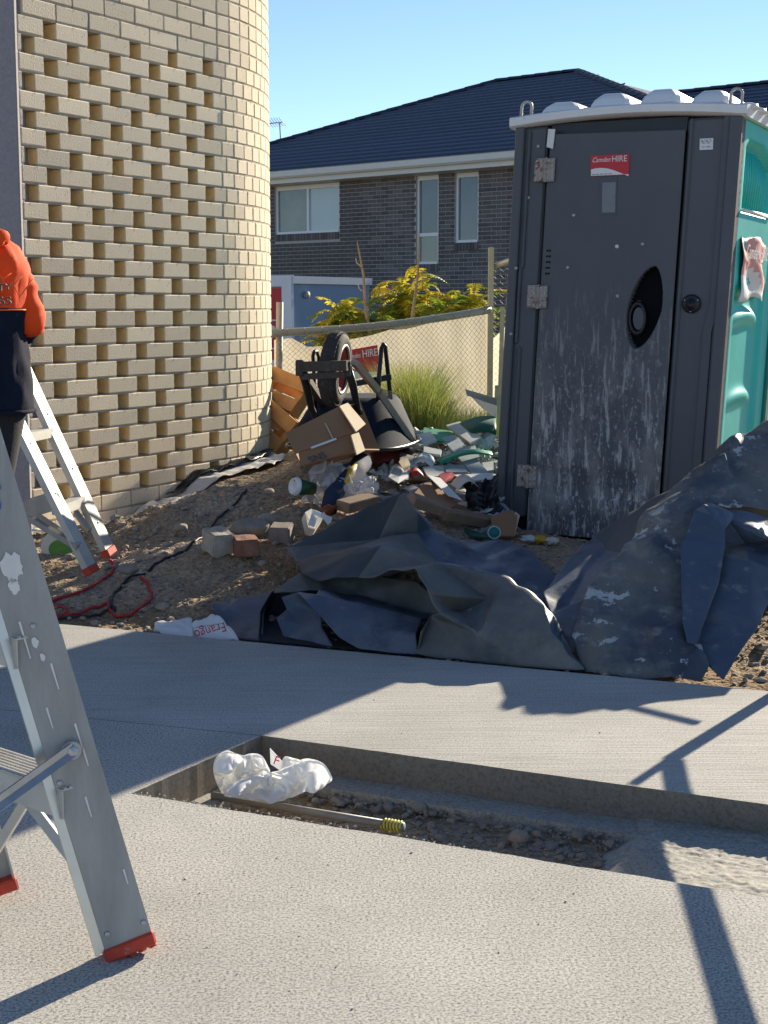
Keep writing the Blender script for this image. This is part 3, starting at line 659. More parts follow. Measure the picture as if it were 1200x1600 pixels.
# ================================================================== HOUSE
HA = R(42); hu = Vector((math.cos(HA), -math.sin(HA), 0)); hv = Vector((math.sin(HA), math.cos(HA), 0))
H0 = Vector(((420 - 600) / FPX * 34.5, 34.5, 0))
def hp(u, v, z): return H0 + hu * u + hv * v + Vector((0, 0, z))
def hsolve(px, py, v=0.0):
    """house wall coordinates of a surveyed point"""
    d = ray(px, py); # X = H0 + hu*u + hv*v = d*t
    o = H0 + hv * v
    det = d.x * (-hu.y) + hu.x * d.y
    t = (o.x * (-hu.y) + hu.x * o.y) / det; u = (d.x * t - o.x) / hu.x
    return u, CAMZ + d.z * t
house = thing('house', 'two storey charcoal brick house with navy tiled hip roof behind the fence', 'house', (H0.x, H0.y, -1.57))
EZ = hsolve(430, 291)[1]; U0, U1 = -4.4, 12.5
wins = [hsolve(429, 294) + hsolve(530, 362), hsolve(650, 284) + hsolve(684.5, 412), hsolve(711, 281) + hsolve(747, 378)]
wins = [(a_, d_, c_, b_) for (a_, b_, c_, d_) in wins]   # u0, zlow, u1, zhigh
wins = [(w[0], w[1], w[2], EZ - .02) for w in wins]
def in_win(u0, u1, z0, z1, m=0.0):
    for w in wins:
        if u1 > w[0] - m and u0 < w[2] + m and z1 > w[1] - m and z0 < w[3] + m: return True
    return False
# backing wall pieces around the windows
wb = MB()
edges = sorted(set([U0, U1] + [w[0] for w in wins] + [w[2] for w in wins]))
for a_, c_ in zip(edges[:-1], edges[1:]):
    lo, hi = -1.6, EZ + .1
    w = next((w for w in wins if abs(w[0] - a_) < 1e-6), None)
    segs = [(lo, w[1]), (w[3], hi)] if w else [(lo, hi)]
    for z0, z1 in segs:
        wb.hexa([hp(a_, .004, z0), hp(c_, .004, z0), hp(c_, .3, z0), hp(a_, .3, z0), hp(a_, .004, z1), hp(c_, .004, z1), hp(c_, .3, z1), hp(a_, .3, z1)])
for (ua, va, ub, vb) in ((U0, .3, U0 + .3, 12.6), (U1 - .3, .3, U1, 12.6), (U0 + .3, 12.3, U1 - .3, 12.6)):
    wb.hexa([hp(ua, va, -1.6), hp(ub, va, -1.6), hp(ub, vb, -1.6), hp(ua, vb, -1.6), hp(ua, va, EZ + .1), hp(ub, va, EZ + .1), hp(ub, vb, EZ + .1), hp(ua, vb, EZ + .1)])
wb.build('wall', M['hmortar'], house)
hb = brick_mesh('brick', .230, .10, .076, [M['hbrick']], .002)
rowz = 0; cand = []; z = EZ - .086 * 62
while z < EZ + .02:
    u = U0 + (0 if rowz % 2 else -.12)
    while u < U1 - .12:
        a_, c_ = max(u, U0), min(u + .23, U1)
        for w in wins:                        # cut against windows and their sill course
            if z + .05 > w[1] - .16 and z < w[3] + .02:
                if a_ < w[2] + .005 and c_ > w[0] - .005:
                    if a_ < w[0] - .04: c_ = w[0] - .006
                    elif c_ > w[2] + .04: a_ = w[2] + .006
                    else: a_ = c_
        if c_ - a_ > .03:
            px, py, zc = project(hp((a_ + c_) / 2, 0, z))
            vis = 428 < px < 797 and 262 < py < 500 and c_ - a_ > .2 and not (px < 575 and py > 438) and not (598 < px and py > 455)
            cand.append((1 / zc if vis else 0, a_, c_, z))
        u += .24
    z += .086; rowz += 1
cand.sort(key=lambda t: -t[0]); jm = MB()
hrot = Matrix.Rotation(-HA, 4, 'Z')
for i, (vis, a_, c_, z) in enumerate(cand):
    if i < 298 and vis > 0:
        o = bpy.data.objects.new('brick', hb); COL.objects.link(o); o.parent = house
        o.matrix_basis = Matrix.Translation(hp((a_ + c_) / 2, .05, z + .038) - house.location) @ hrot
    else:
        jm.hexa([hp(a_, 0, z), hp(c_, 0, z), hp(c_, .06, z), hp(a_, .06, z), hp(a_, 0, z + .076), hp(c_, 0, z + .076), hp(c_, .06, z + .076), hp(a_, .06, z + .076)])
jm.build('brickwork', M['hbrick'], house, kind='stuff')
for wi, w in enumerate(wins):                 # soldier sill, frame, panes
    n = max(3, int((w[2] - w[0]) / .086)); st = (w[2] - w[0]) / n
    sb = brick_mesh('sill_brick', st - .012, .13, .15, [M['hbrick']], .003)
    for k in range(n):
        o = bpy.data.objects.new('sill_brick', sb); COL.objects.link(o); o.parent = house
        o.matrix_basis = Matrix.Translation(hp(w[0] + (k + .5) * st, .04, w[1] - .08) - house.location) @ hrot
    fr = MB(); t = .05
    def bar(u0, u1, z0, z1, v0=.045, v1=.11): fr.hexa([hp(u0, v0, z0), hp(u1, v0, z0), hp(u1, v1, z0), hp(u0, v1, z0), hp(u0, v0, z1), hp(u1, v0, z1), hp(u1, v1, z1), hp(u0, v1, z1)])
    bar(w[0], w[0] + t, w[1], w[3]); bar(w[2] - t, w[2], w[1], w[3]); bar(w[0] + t, w[2] - t, w[1], w[1] + t, .02); bar(w[0] + t, w[2] - t, w[3] - .09, w[3])
    if wi == 0: panes = [(w[0] + t, (w[0] + w[2]) / 2 - .03, w[1] + t, w[3] - .09, 'glass_g'), ((w[0] + w[2]) / 2 + .03, w[2] - t, w[1] + t, w[3] - .09, 'glass_w')]; bar((w[0] + w[2]) / 2 - .03, (w[0] + w[2]) / 2 + .03, w[1] + t, w[3] - .09)
    elif wi == 1:
        zm = hsolve(665, 367)[1]; panes = [(w[0] + t, w[2] - t, w[1] + t, zm - .03, 'glass_g'), (w[0] + t, w[2] - t, zm + .04, w[3] - .09, 'glass_d')]; bar(w[0] + t, w[2] - t, zm - .03, zm + .04)
    else: panes = [(w[0] + t, w[2] - t, w[1] + t, w[3] - .09, 'glass_d')]
    f = fr.build('window_frame', M['wframe'], house)
    for (u0, u1, z0, z1, mm_) in panes:
        g = MB(); g.slab([hp(u0, .09, z0), hp(u1, .09, z0), hp(u1, .09, z1), hp(u0, .09, z1)], .01, n=-hv); g.build('pane', M[mm_], f)
# eaves: fascia, gutter, soffit
EV = -.45; RZ = EZ + .22; _rt = H0 + hu * 1.64 + hv * 6.4; PZ = (pix(770, 122, _rt.y).z - .09 - RZ) / (6.4 - EV)                          # roof pitch, overhang
g = MB(); uL, uR = U0 - .45, U1 + .45
g.hexa([hp(uL, EV + .02, EZ + .0), hp(uR, EV + .02, EZ + .0), hp(uR, EV + .06, EZ + .0), hp(uL, EV + .06, EZ + .0), hp(uL, EV + .02, EZ + .25), hp(uR, EV + .02, EZ + .25), hp(uR, EV + .06, EZ + .25), hp(uL, EV + .06, EZ + .25)])
g.build('fascia', M['gutter'], house)
g = MB(); prof = [(EV + .015, .10), (EV - .06, .10), (EV - .10, .14), (EV - .10, .25), (EV - .115, .262), (EV + .015, .262)]
g.loft([[hp(u, v, EZ + z) for v, z in prof] for u in (uL, uR)]); g.build('gutter', M['gutter'], house)
g = MB(); g.hexa([hp(uL, EV + .06, EZ + .002), hp(uR, EV + .06, EZ + .002), hp(uR, .012, EZ + .002), hp(uL, .012, EZ + .002), hp(uL, EV + .06, EZ + .02), hp(uR, EV + .06, EZ + .02), hp(uR, .012, EZ + .02), hp(uL, .012, EZ + .02)]); g.build('soffit', M['gutter'], house)
# roof: tile courses on the front plane between the two hips
RZ = EZ + .22
RUN = 6.4 - EV; ul0 = uL; ul1 = 1.64; ur1 = 4.1; ur0 = 11.6
zr = lambda v: RZ + (v - EV) * PZ
dec = MB()
A_, B_, C_, D_ = hp(ul0, EV, RZ - .03), hp(ur0 + .6, EV, RZ - .03), hp(ur1, 6.4, zr(6.4) - .03), hp(ul1, 6.4, zr(6.4) - .03)
E_, F_ = hp(ul0, 13.3, RZ - .03), hp(ur0 + .6, 13.3, RZ - .03)
dec.add([A_, B_, C_, D_, E_, F_], [(0, 1, 2, 3), (1, 5, 2), (4, 0, 3), (5, 4, 3, 2), (0, 4, 5, 1)])
dec.build('roof_deck', M['rooftile'], house)
nc = 22; gv = (6.4 - EV) / nc
for k in range(nc):
    v0 = EV + k * gv; v1 = v0 + gv + .04
    f = k / nc; f1 = (k + 1.1) / nc; uLt, uRt = ul0 + (ul1 - ul0) * f1, (ur0 + .6) + (ur1 - ur0 - .6) * f1; uL_, uR_ = ul0 + (ul1 - ul0) * f, (ur0 + .6) + (ur1 - ur0 - .6) * f
    t = MB(); u = uL_; off = .15 if k % 2 else 0; first = True
    while u < uR_ - .02:
        w_ = (.30 - off) if first else .30; first = False; e = min(u + w_, uR_)
        u1s, e1s = u + .002, e - .002
        du = (ul1 - ul0) / nc if u == uL_ else 0
        t.hexa([hp(u1s, v0, zr(v0) + .002), hp(e1s, v0, zr(v0) + .002), hp(max(u1s + .001, min(e1s, uRt)), v1, zr(v1) - .028), hp(min(max(u1s, uLt), e1s), v1, zr(v1) - .028),
                hp(u1s, v0, zr(v0) + .040), hp(e1s, v0, zr(v0) + .040), hp(max(u1s + .001, min(e1s, uRt)), v1, zr(v1) + .004), hp(min(max(u1s, uLt), e1s), v1, zr(v1) + .004)])
        u = e
    t.build('tile_course', M['rooftile'], house)
def caps(a, bb, step=.40, parent=house, name='ridge_cap'):
    d = bb - a; n = int(d.length / step)
    t = d.normalized(); side = t.cross(Vector((0, 0, 1))).normalized(); up = side.cross(t)
    for i in range(n):
        p0 = a + d * (i / n); p1 = a + d * ((i + 1.08) / n); c = MB()
        pr = [(-.12, -.03), (-.08, .025), (0, .045), (.08, .025), (.12, -.03)]
        lift = .012
        c.loft([[p0 + side * x + up * (z + lift) for x, z in pr], [p1 + side * x + up * (z) for x, z in pr]]); c.build(name, M['ridge'], parent)
up_ = Vector((0, 0, .03))
caps(hp(ul0, EV, RZ) + up_, hp(ul1, 6.4, zr(6.4)) + up_); caps(hp(ul1, 6.4, zr(6.4)) + up_, hp(ur1, 6.4, zr(6.4)) + up_); caps(hp(ur0 + .6, EV, RZ) + up_, hp(ur1, 6.4, zr(6.4)) + up_)
# lower wing roof to the right
WV = 6.2; _wp = H0 + hu * 9.0 + hv * 6.2; wz = pix(project(Vector((_wp.x, _wp.y, 6.4)))[0], 133, _wp.y).z - .02
wdec = MB(); wu0, wu1 = 5.0, 24.0; we = WV - (wz - RZ) / PZ
wdec.add([hp(wu0, we, RZ), hp(wu1, we, RZ), hp(wu1, WV, wz), hp(wu0, WV, wz), hp(wu0, 2 * WV - we, RZ), hp(wu1, 2 * WV - we, RZ)], [(0, 1, 2, 3), (3, 2, 5, 4), (0, 3, 4), (1, 5, 2), (0, 4, 5, 1)])
wdec.build('wing_roof_deck', M['rooftile'], house)
nw = 16; gw = (WV - we) / nw
for k in range(nw):
    v0 = we + k * gw; v1 = v0 + gw + .04; zz0 = RZ + (v0 - we) * PZ; zz1 = RZ + (v1 - we) * PZ
    t = MB(); u = wu0; off = .15 if k % 2 else 0; first = True
    while u < wu1 - .02:
        e = min(u + (.3 - off if first else .3), wu1); first = False
        t.hexa([hp(u + .002, v0, zz0 + .03), hp(e - .002, v0, zz0 + .03), hp(e - .002, v1, zz1 + .004), hp(u + .002, v1, zz1 + .004), hp(u + .002, v0, zz0 + .07), hp(e - .002, v0, zz0 + .07), hp(e - .002, v1, zz1 + .036), hp(u + .002, v1, zz1 + .036)]); u = e
    t.build('tile_course', M['rooftile'], house)
caps(hp(wu0, WV, wz + .06), hp(wu1, WV, wz + .06))
wb2 = MB(); wb2.hexa([hp(U1, we + .4, -1.6), hp(wu1 - .4, we + .4, -1.6), hp(wu1 - .4, 2 * WV - we - .4, -1.6), hp(U1, 2 * WV - we - .4, -1.6), hp(U1, we + .4, RZ), hp(wu1 - .4, we + .4, RZ), hp(wu1 - .4, 2 * WV - we - .4, RZ), hp(U1, 2 * WV - we - .4, RZ)])
wb2.build('wing_wall', M['hbrick'], house)
# TV antenna
pa = pix(440, 236, 38.5); pt_ = pix(437, 192, 38.5)
ant = thing('television_antenna', 'thin television antenna standing on the navy roof beside the brick tower', 'antenna', pa)
b = MB(); b.tube([pa - Vector((0, 0, .3)), pt_], .018, 6); b.build('mast', M['galv'], ant)
b = MB(); q0 = pix(421, 193, 38.3); q1 = pix(441, 191, 38.7); b.tube([q0, q1], .014, 5); b.build('boom', M['galv'], ant)
for k in range(6):
    c = q0 + (q1 - q0) * (k / 5); l = .22 - .02 * k; b = MB(); b.tube([c + Vector((-.08, -l, .10)), c + Vector((0, 0, 0)), c + Vector((.08, l, -.07))], .009, 4); b.build('antenna_rod', M['galv'], ant)

# ================================================================== TRUCK
tk = [Vector((0, 0, 0)), Vector((math.sin(R(32)), math.cos(R(32)), 0))]
ta = (tk[1] - tk[0]).normalized(); tb = Vector((-ta.y, ta.x, 0))  # tb towards the left
p0 = pix(457, 431, 20.0); tz = p0.z; T00 = Vector((p0.x, 20.0, 0)); tl = 1.95; tw = 2.0
truck = thing('box_trailer', 'box trailer with pale blue side and red rear panel parked behind the fence', 'trailer', (T00.x, T00.y, -1.57))
def tp(a, c, z): return T00 + ta * a + tb * c + Vector((0, 0, z))
def tbox(a0, a1, c0, c1, z0, z1, name, m, parent=truck, bv=0):
    b = MB(); b.hexa([tp(a0, c0, z0), tp(a1, c0, z0), tp(a1, c1, z0), tp(a0, c1, z0), tp(a0, c0, z1), tp(a1, c0, z1), tp(a1, c1, z1), tp(a0, c1, z1)][::1]); return b.build(name, M[m], parent)
tbox(.03, tl, .03, tw - .03, -.75, tz - .03, 'cargo_box', 'truckblue')
tbox(0, tl + .02, -.01, .028, tz - .10, tz, 'top_rail', 'truckwhite')
for c in (0.0, tw - .16): tbox(-.03, .028, c, c + .16, -.80, tz + .01, 'corner_post', 'truckwhite')
tbox(-.03, .028, .161, tw - .161, tz - .14, tz + .01, 'header_rail', 'truckwhite')
rp_ = tbox(-.012, .028, .165, 1.6, tz - 1.12, tz - .16, 'red_panel', 'truckred')
tbox(-.010, .028, .165, tw - .17, -.78, tz - 1.125, 'rear_door', 'truckwhite')
tbox(-.010, .028, 1.605, tw - .17, tz - 1.12, tz - .16, 'rear_door', 'truckwhite')
def tline(pts_, parent, m='truckwhite', w=.02):
    for (c0, z0), (c1, z1) in zip(pts_[:-1], pts_[1:]):
        b = MB(); b.beam(tp(-.018, c0, z0), tp(-.018, c1, z1), w, .012, up=-ta); b.build('emblem_line', M[m], parent)
zc_ = tz - .75
tline([(.24, zc_ - .22), (.24, zc_ + .16), (.56, zc_ + .16), (.56, zc_ - .22), (.24, zc_ - .22)], rp_)
tline([(.60, zc_ + .02), (.60, zc_ + .30), (.95, zc_ + .30), (.95, zc_ + .02), (.60, zc_ + .02)], rp_)
for (c, z) in ((.32, .05), (.45, .08), (.36, -.06), (.47, -.04), (.40, -.15)):
    b = MB(); b.lathe([(0, 0), (.04, 0), (.04, .012), (0, .012)], basis(tp(-.02, c, zc_ + z), tb, Vector((0, 0, 1))), 12); b.build('emblem_dot', M['truckwhite'], rp_)
b = MB(); b.lathe([(.0, 0), (.05, 0), (.05, .04), (0, .05)], basis(tp(.30, -.005, tz - .25), ta, (0, 0, 1)), 12); b.build('side_lamp', M['galv'], truck)
for a in (.98,):
    for c in (.12, tw - .12):
        w = MB(); w.torus(basis(tp(a, c, -1.15), ta, (0, 0, 1)), .30, .12, 24, 8); w.lathe([(0, -.08), (.2, -.08), (.22, 0), (.2, .08), (0, .08)], basis(tp(a, c, -1.15), ta, (0, 0, 1)), 16); w.build('wheel', M['tyre'], truck)
tbox(-.0, 3.0, .8, tw - .8, -1.05, -.82, 'drawbar', 'blackplastic')

# ================================================================== FENCES
def chain(name, P0, P1, zt0, zt1, zb0, zb1, parent, cell=.043, r=.0016, sag=.012):
    """woven diamond mesh between two verticals: each wire is a zigzag of thin square bars"""
    b = MB(); d = (P1 - P0); d.z = 0; L = d.length; t = d / L; nrm = Vector((-t.y, t.x, 0)); n = int(L / (cell * .5)); 
    def pt(s, h): f = s / L; zt = zt0 + (zt1 - zt0) * f; zb = zb0 + (zb1 - zb0) * f; return P0 + t * s + nrm * (.02 * math.sin(s * 2.1 + h * 3)) + Vector((0, 0, zb + (zt - zb) * h - P0.z))
    H = max(zt0 - zb0, zt1 - zb1); rows = int(H / (cell * .5))
    for i in range(0, n - 1):
        pts_ = []
        for j in range(rows + 1):
            s = (i + ((j + i) % 2)) * cell * .5
            j1 = pt(s, j / rows); j1 += nrm * (.002 if (j % 2) else -.002) + Vector((random.uniform(-.0015, .0015), 0, random.uniform(-.0015, .0015)))
            pts_.append(j1)
        if i % 1 == 0: b.tube(pts_, r, 3, cap=False)
    return b.build(name, M['galvw'], parent, kind='stuff')
M['galvw'] = mat('fence_wire', (0.20, 0.185, 0.155), .6, .2, 20, 0, metal=.2)
fA = pix(432, 520, 10.05); fB = pix(766, 484, 11.0); 
fence = thing('chain_link_fence', 'sagging chain link fence with pale fabric backing behind the wheelbarrow', 'fence', (fA.x, fA.y, .2))
zb0, zb1 = .22, .18
b = MB(); path = []
for k in range(13):
    f = k / 12; p = fA.lerp(fB, f); p.z -= .028 * math.sin(math.pi * f) * 1; path.append(p)
ql = pix(415, 522, 9.97); b.tube([ql] + path, .028, 10); b.build('top_rail', M['pipe'], fence, True)
# wrapped ties along the rail
for k in range(13):
    p = fA.lerp(fB, (k + .5) / 13); p.z -= .028 * math.sin(math.pi * (k + .5) / 13); d = (fB - fA).normalized()
    b = MB(); b.torus(basis(p, d.cross(Vector((0, 0, 1))), Vector((0, 0, 1))), .0275, .0022, 12, 5); b.build('wire_tie', M['galvw'], fence)
chain('chain_link_mesh', fA + Vector((0, -.02, 0)), fB + Vector((0, -.02, 0)), fA.z - .01, fB.z - .01, zb0, zb1, fence)
b = MB(); b.tube([Vector((fA.x + .0, fA.y + .03, .1)), pix(437, 472, 10.08)], .024, 10); b.build('post', M['pipe'], fence, True)
b = MB(); tp_ = pix(770, 386, 11.0); b.bbox(((fB.x + .005), fB.y + .03, (.1 + tp_.z) / 2), (.042, .036, tp_.z - .1), .004, Matrix.Identity(4)); b.build('post', M['stake'], fence)
for dx, zt_, w in ((.050, .62, .03), (.085, 1.2, .032), (.125, 1.27, .03), (.165, 1.15, .028)):
    b = MB(); b.beam((fB.x + dx - .01, fB.y + .02 + dx * .3, .1), (fB.x + dx + .01, fB.y + .05, zt_), w, .02, up=(0, 1, 0)); b.build('stake', M['stake'], fence)
# fabric
b = MB(); nx, nz = 90, 22; vs = []
tops = [(432, 531), (455, 528), (480, 542), (510, 541), (540, 532), (580, 524), (620, 512), (660, 505), (700, 496), (735, 489), (762, 486)]
for i in range(nx + 1):
    f = i / nx; px = 428 + (764 - 428) * f; ty = np.interp(px, [t[0] for t in tops], [t[1] for t in tops]); Yd = 10.05 + (11.0 - 10.05) * f + .06
    top = pix(px, ty, Yd)
    for j in range(nz + 1):
        h = j / nz; z = top.z + (.12 - top.z) * h
        y = Yd + .05 * h + .03 * mnoise.noise(Vector((top.x * 2.2, z * 1.1, 2))) + .012 * mnoise.noise(Vector((top.x * 7, z * 3, 4))) + .02 * math.exp(-h * 9)
        vs.append((top.x, y, z))
b.add(vs, [(i * (nz + 1) + j, i * (nz + 1) + j + 1, (i + 1) * (nz + 1) + j + 1, (i + 1) * (nz + 1) + j) for i in range(nx) for j in range(nz)])
o = b.build('fabric_sheet', M['fabric'], fence, True)
b = MB(); q = [pix(617, 508, 10.60), pix(688, 493, 10.80), pix(686, 497, 10.80), pix(640, 510, 10.66), pix(618, 513, 10.60)]
for v in q: v.y += .09
b.slab(q, .004, n=(0, -1, 0)); b.build('fabric_flap', M['signwhite'], fence)
# second run behind the portable toilet
gA = Vector((fB.x + .02, fB.y + .05, 1.2)); gB = Vector((4.2, 10.4, 1.2)); zt = pix(778, 410, 11.0).z
fence2 = thing('chain_link_fence', 'taller chain link fence running to the right behind the portable toilet', 'fence', (gA.x, gA.y, .1))
b = MB(); b.tube([(gA.x, gA.y, zt - .03), (gA.x + .35, gA.y - .05, zt + .10), (gB.x, gB.y, zt + .15)], .022, 10); b.build('top_rail', M['galv'], fence2, True)
chain('chain_link_mesh', gA, gB, zt, zt + .15, .12, .10, fence2, cell=.052)
for x in (2.2, 4.15):
    y = gA.y + (gB.y - gA.y) * (x - gA.x) / (gB.x - gA.x); b = MB(); b.tube([(x, y + .03, 0), (x, y + .03, zt + .2)], .024, 10); b.build('post', M['galv'], fence2, True)
b = MB(); vs = []
for i in range(41):
    f = i / 40; p = gA.lerp(gB, f)
    for j in range(13):
        h = j / 12; top = (.95 + .45 * min(1, f * 8)) if f < .5 else .62
        vs.append((p.x, p.y + .07 + .03 * mnoise.noise(Vector((p.x * 3, h, 1))), top + (.1 - top) * h))
b.add(vs, [(i * 13 + j, i * 13 + j + 1, (i + 1) * 13 + j + 1, (i + 1) * 13 + j) for i in range(40) for j in range(12)])
b.build('fabric_sheet', M['fabric'], fence2, True)

# ================================================================== SHRUBS BEYOND THE FENCE, GRASS
def frond_leaf(b, base, d, L, droop, r, w=.0075):
    """pinnate frond: rachis with leaflets"""
    d = Vector(d).normalized(); side = d.cross(Vector((0, 0, 1))); side = side.normalized() if side.length > .05 else Vector((1, 0, 0))
    p = Vector(base); n = 13; stp = L / n
    for i in range(n):
        d = (d + Vector((0, 0, -droop * stp * (1 + i * .15)))).normalized(); q = p + d * stp
        b.beam(p, q, .003, .003)
        k = math.sin(math.pi * (i + 1.2) / (n + 1.6)); ll = L * .26 * k
        for s in (-1, 1):
            tip = q + (side * s * .85 + d * .45 + Vector((0, 0, -.28 + r.uniform(-.15, .15)))).normalized() * ll
            m = q.lerp(tip, .45); wv = d * w * (1 + k); nn = Vector((0, 0, .004))
            b.add([q, m + wv + nn, tip, m - wv + nn], [(0, 1, 2, 3)])
        p = q
def shrub(name, label, cx, cy, z0, h, spread, n, seed, mats, split=.5, group='shrubs beyond the fence'):
    r = random.Random(seed); t = thing(name, label, 'shrub', (cx, cy, z0), group)
    tr = MB(); cr = [MB(), MB()]
    for k in range(9):
        a = r.uniform(0, 6.28); rr = spread * .7 * r.random(); top = Vector((cx + math.cos(a) * rr, cy + math.sin(a) * rr * .6, z0 + h * r.uniform(.55, .88)))
        tr.tube([(cx + r.uniform(-.05, .05), cy, z0), (cx + math.cos(a) * rr * .45, cy + math.sin(a) * rr * .3, z0 + h * .4), top], [.022, .014, .006], 5)
        for i in range(n // 9):
            f = r.random() ** .7; base = Vector((cx + math.cos(a) * rr * (.4 + .6 * f) + r.gauss(0, .06), cy + math.sin(a) * rr * .5 + r.gauss(0, .06), z0 + h * (.42 + .55 * f) * r.uniform(.85, 1)))
            a2 = r.uniform(0, 6.28); el = r.uniform(.1, 1.1)
            frond_leaf(cr[0 if r.random() < split else 1], base, (math.cos(a2) * math.cos(el), math.sin(a2) * math.cos(el), math.sin(el)), r.uniform(.20, .38), r.uniform(2.0, 4.6), r)
    tr.build('stem', M['bark'], t); 
    for i, c in enumerate(cr):
        if c.v: c.build('crown', M[mats[i]], t, kind='stuff')
    return t
def shr(px, py_top, Y, half_px, label, seed, n=110, split=.6):
    p = pix(px, py_top, Y); sp = half_px / FPX * Y
    shrub('shrub', label, p.x, p.y, -1.0 if Y > 12.2 else -.3, p.z + (1.0 if Y > 12.2 else .3), sp, n, seed, ('frond_y', 'frond_g'), split)
shr(530, 462, 12.6, 56, 'low ferny shrub with yellowing tips below the blue truck', 2, 620, .50)
shr(642, 418, 13.0, 44, 'tallest yellow green ferny shrub at the middle of the fence', 3, 460, .68)
shr(728, 430, 12.9, 46, 'yellow green ferny shrub beside the timber post', 4, 440, .62)
shr(600, 482, 12.5, 60, 'dark low ferny growth just above the fence rail', 5, 330, .25)
shr(685, 462, 12.6, 46, 'mid green ferny shrub between the two tall yellow ones', 6, 380, .5)
for (a, c, Y, lab) in (((558, 377), (581, 480), 12.4, 'bare dry stem leaning left in front of the blue truck'), ((655, 362), (642, 500), 12.0, 'bare dry stem rising upright beside the narrow window')):
    p, q = pix(*a, Y), pix(c[0], c[1] + 60, Y); b = MB()
    m1 = p.lerp(q, .33) + Vector((.012, 0, 0)); m2 = p.lerp(q, .66) - Vector((.01, 0, 0)); b.tube([q, m2, m1, p], [.020, .016, .012, .005], 6)
    if a[0] < 600:
        for yy, xx in ((.20, -.035), (.45, -.045)): s_ = p.lerp(q, yy + .04); b.tube([s_, s_ + Vector((xx, 0, .03)), s_ + Vector((xx * 1.2, 0, .07))], [.006, .005, .004], 5)
    tag(b.build('dry_stem', M['bark'], None), lab, 'dead stem')

def grass():
    r = random.Random(11); b = MB(); b2 = MB()
    for i in range(11000):
        if i < 6500: px = r.gauss(655, 34); Y = r.uniform(9.0, 9.9); h = r.uniform(.25, .80) * math.exp(-((px - 645) / 75) ** 2)
        else: px = r.uniform(596, 778); Y = r.uniform(8.9, 10.2); h = r.uniform(.14, .42)
        x = (px - 600) / FPX * Y; z = gz(x, Y) - .02 if i % 6 == 0 or i == 0 else z_ + r.uniform(-.01, .01)
        if i % 6 == 0: z_ = z
        z = z_
        a = r.uniform(0, 6.28); bend = r.uniform(.05, .5) * h; w = r.uniform(.0022, .0042); p = Vector((x, Y, z)); dx, dy = math.cos(a), math.sin(a); sx, sy = -dy * w, dx * w
        sx, sy = (w, 0) if r.random() < .6 else (sx, sy)
        vs = []
        for k in range(4):
            f = k / 3; q = p + Vector((dx * bend * f * f, dy * bend * f * f, h * f * (1 - .15 * f))); ww = 1 - f * .9
            vs += [q + Vector((sx * ww, sy * ww, 0)), q - Vector((sx * ww, sy * ww, 0))]
        b.add(vs, [(0, 1, 3, 2), (2, 3, 5, 4), (4, 5, 7, 6)])
    o = b.build('long_grass', M['grass'], None, False, origin=(0, 9.5, 0), kind='stuff')
    o['label'] = 'long green and straw coloured grass growing against the fence'; o['category'] = 'grass'
grass()

# ================================================================== PORTABLE TOILET
LW, LD, LH = 1.19, 1.16, 2.085
LK = .93; lo = pix(775, 806, 8.1 * LK); lr = Vector((1.70 * LK, 7.58 * LK, lo.z)); lx = Vector((lr.x - lo.x, lr.y - lo.y, 0)).normalized(); ly = Vector((-lx.y, lx.x, 0))
LSH = .047                                   # racked sideways a little
def lp(x, y, z): return lo + (lx * (x + LSH * z) + ly * y + Vector((0, 0, z))) * LK
def lbox(b, x0, x1, y0, y1, z0, z1):
    return b.hexa([lp(x0, y0, z0), lp(x1, y0, z0), lp(x1, y1, z0), lp(x0, y1, z0), lp(x0, y0, z1), lp(x1, y0, z1), lp(x1, y1, z1), lp(x0, y1, z1)])
def lbbox(b, x0, x1, y0, y1, z0, z1, bv=.004):
    o = Matrix.Identity(4); vs, fs = bev(x1 - x0, y1 - y0, z1 - z0, bv); c = ((x0 + x1) / 2, (y0 + y1) / 2, (z0 + z1) / 2)
    return b.add([lp(v[0] + c[0], v[1] + c[1], v[2] + c[2]) for v in vs], fs)
loo = thing('portable_toilet', 'scuffed charcoal and teal portable toilet with a dented white roof', 'portable toilet', lo)
def lm(x, y, z): return basis(lp(x, y, z), lx, lp(x, y, z + 1) - lp(x, y, z)) @ Matrix.Scale(LK, 4)      # sticker frame on the front
def lside(y, z, d=0.0):                      # point on the right side face
    return lp(LW + d, y, z)
# skid base
b = MB(); lbbox(b, .05, LW - .03, .03, LD - .03, -.10, -.005, .01); b.build('base', M['blackplastic'], loo)
# shell: left, back, right walls
b = MB(); lbbox(b, -.006, .03, .05, LD, 0, LH, .01); b.build('left_wall', M['teal'], loo)
b = MB(); lbbox(b, .03, LW - .03, LD - .04, LD, 0, LH, .01); b.build('back_wall', M['teal'], loo)
# right wall: pressed panel with recesses, as a relief grid
NY, NZ = 70, 150; vs = []
def relief(y, z):
    d = 0.0
    def sm(a, b_, x): t = min(1, max(0, (x - a) / (b_ - a))); return t * t * (3 - 2 * t)
    # vent opening
    top = 1.99 - .10 * max(0, (y - .48) / .4) ** 2.0 * (1 if y > .48 else 0) - .05 * sm(.22, .10, y)
    inside = sm(.13, .15, y) * sm(.88, .86, y) * sm(1.62, 1.64, z) * sm(top, top - .025, z)
    d -= .055 * inside
    # lower pressed bay with curved ledges
    bay = sm(.13, .17, y) * sm(.90, .86, y) * sm(1.30 - .06 * math.sin(math.pi * y), 1.24 - .06 * math.sin(math.pi * y), z)
    d -= .030 * bay * sm(0.02, .07, z)
    for zc, a in ((1.05, .035), (.62, .028), (.30, .020)):
        u = (y - .5) / .38
        if abs(u) < 1: d += a * math.exp(-((z - zc - .05 * (1 - u * u)) / .035) ** 2) * (1 - u * u)
    return d
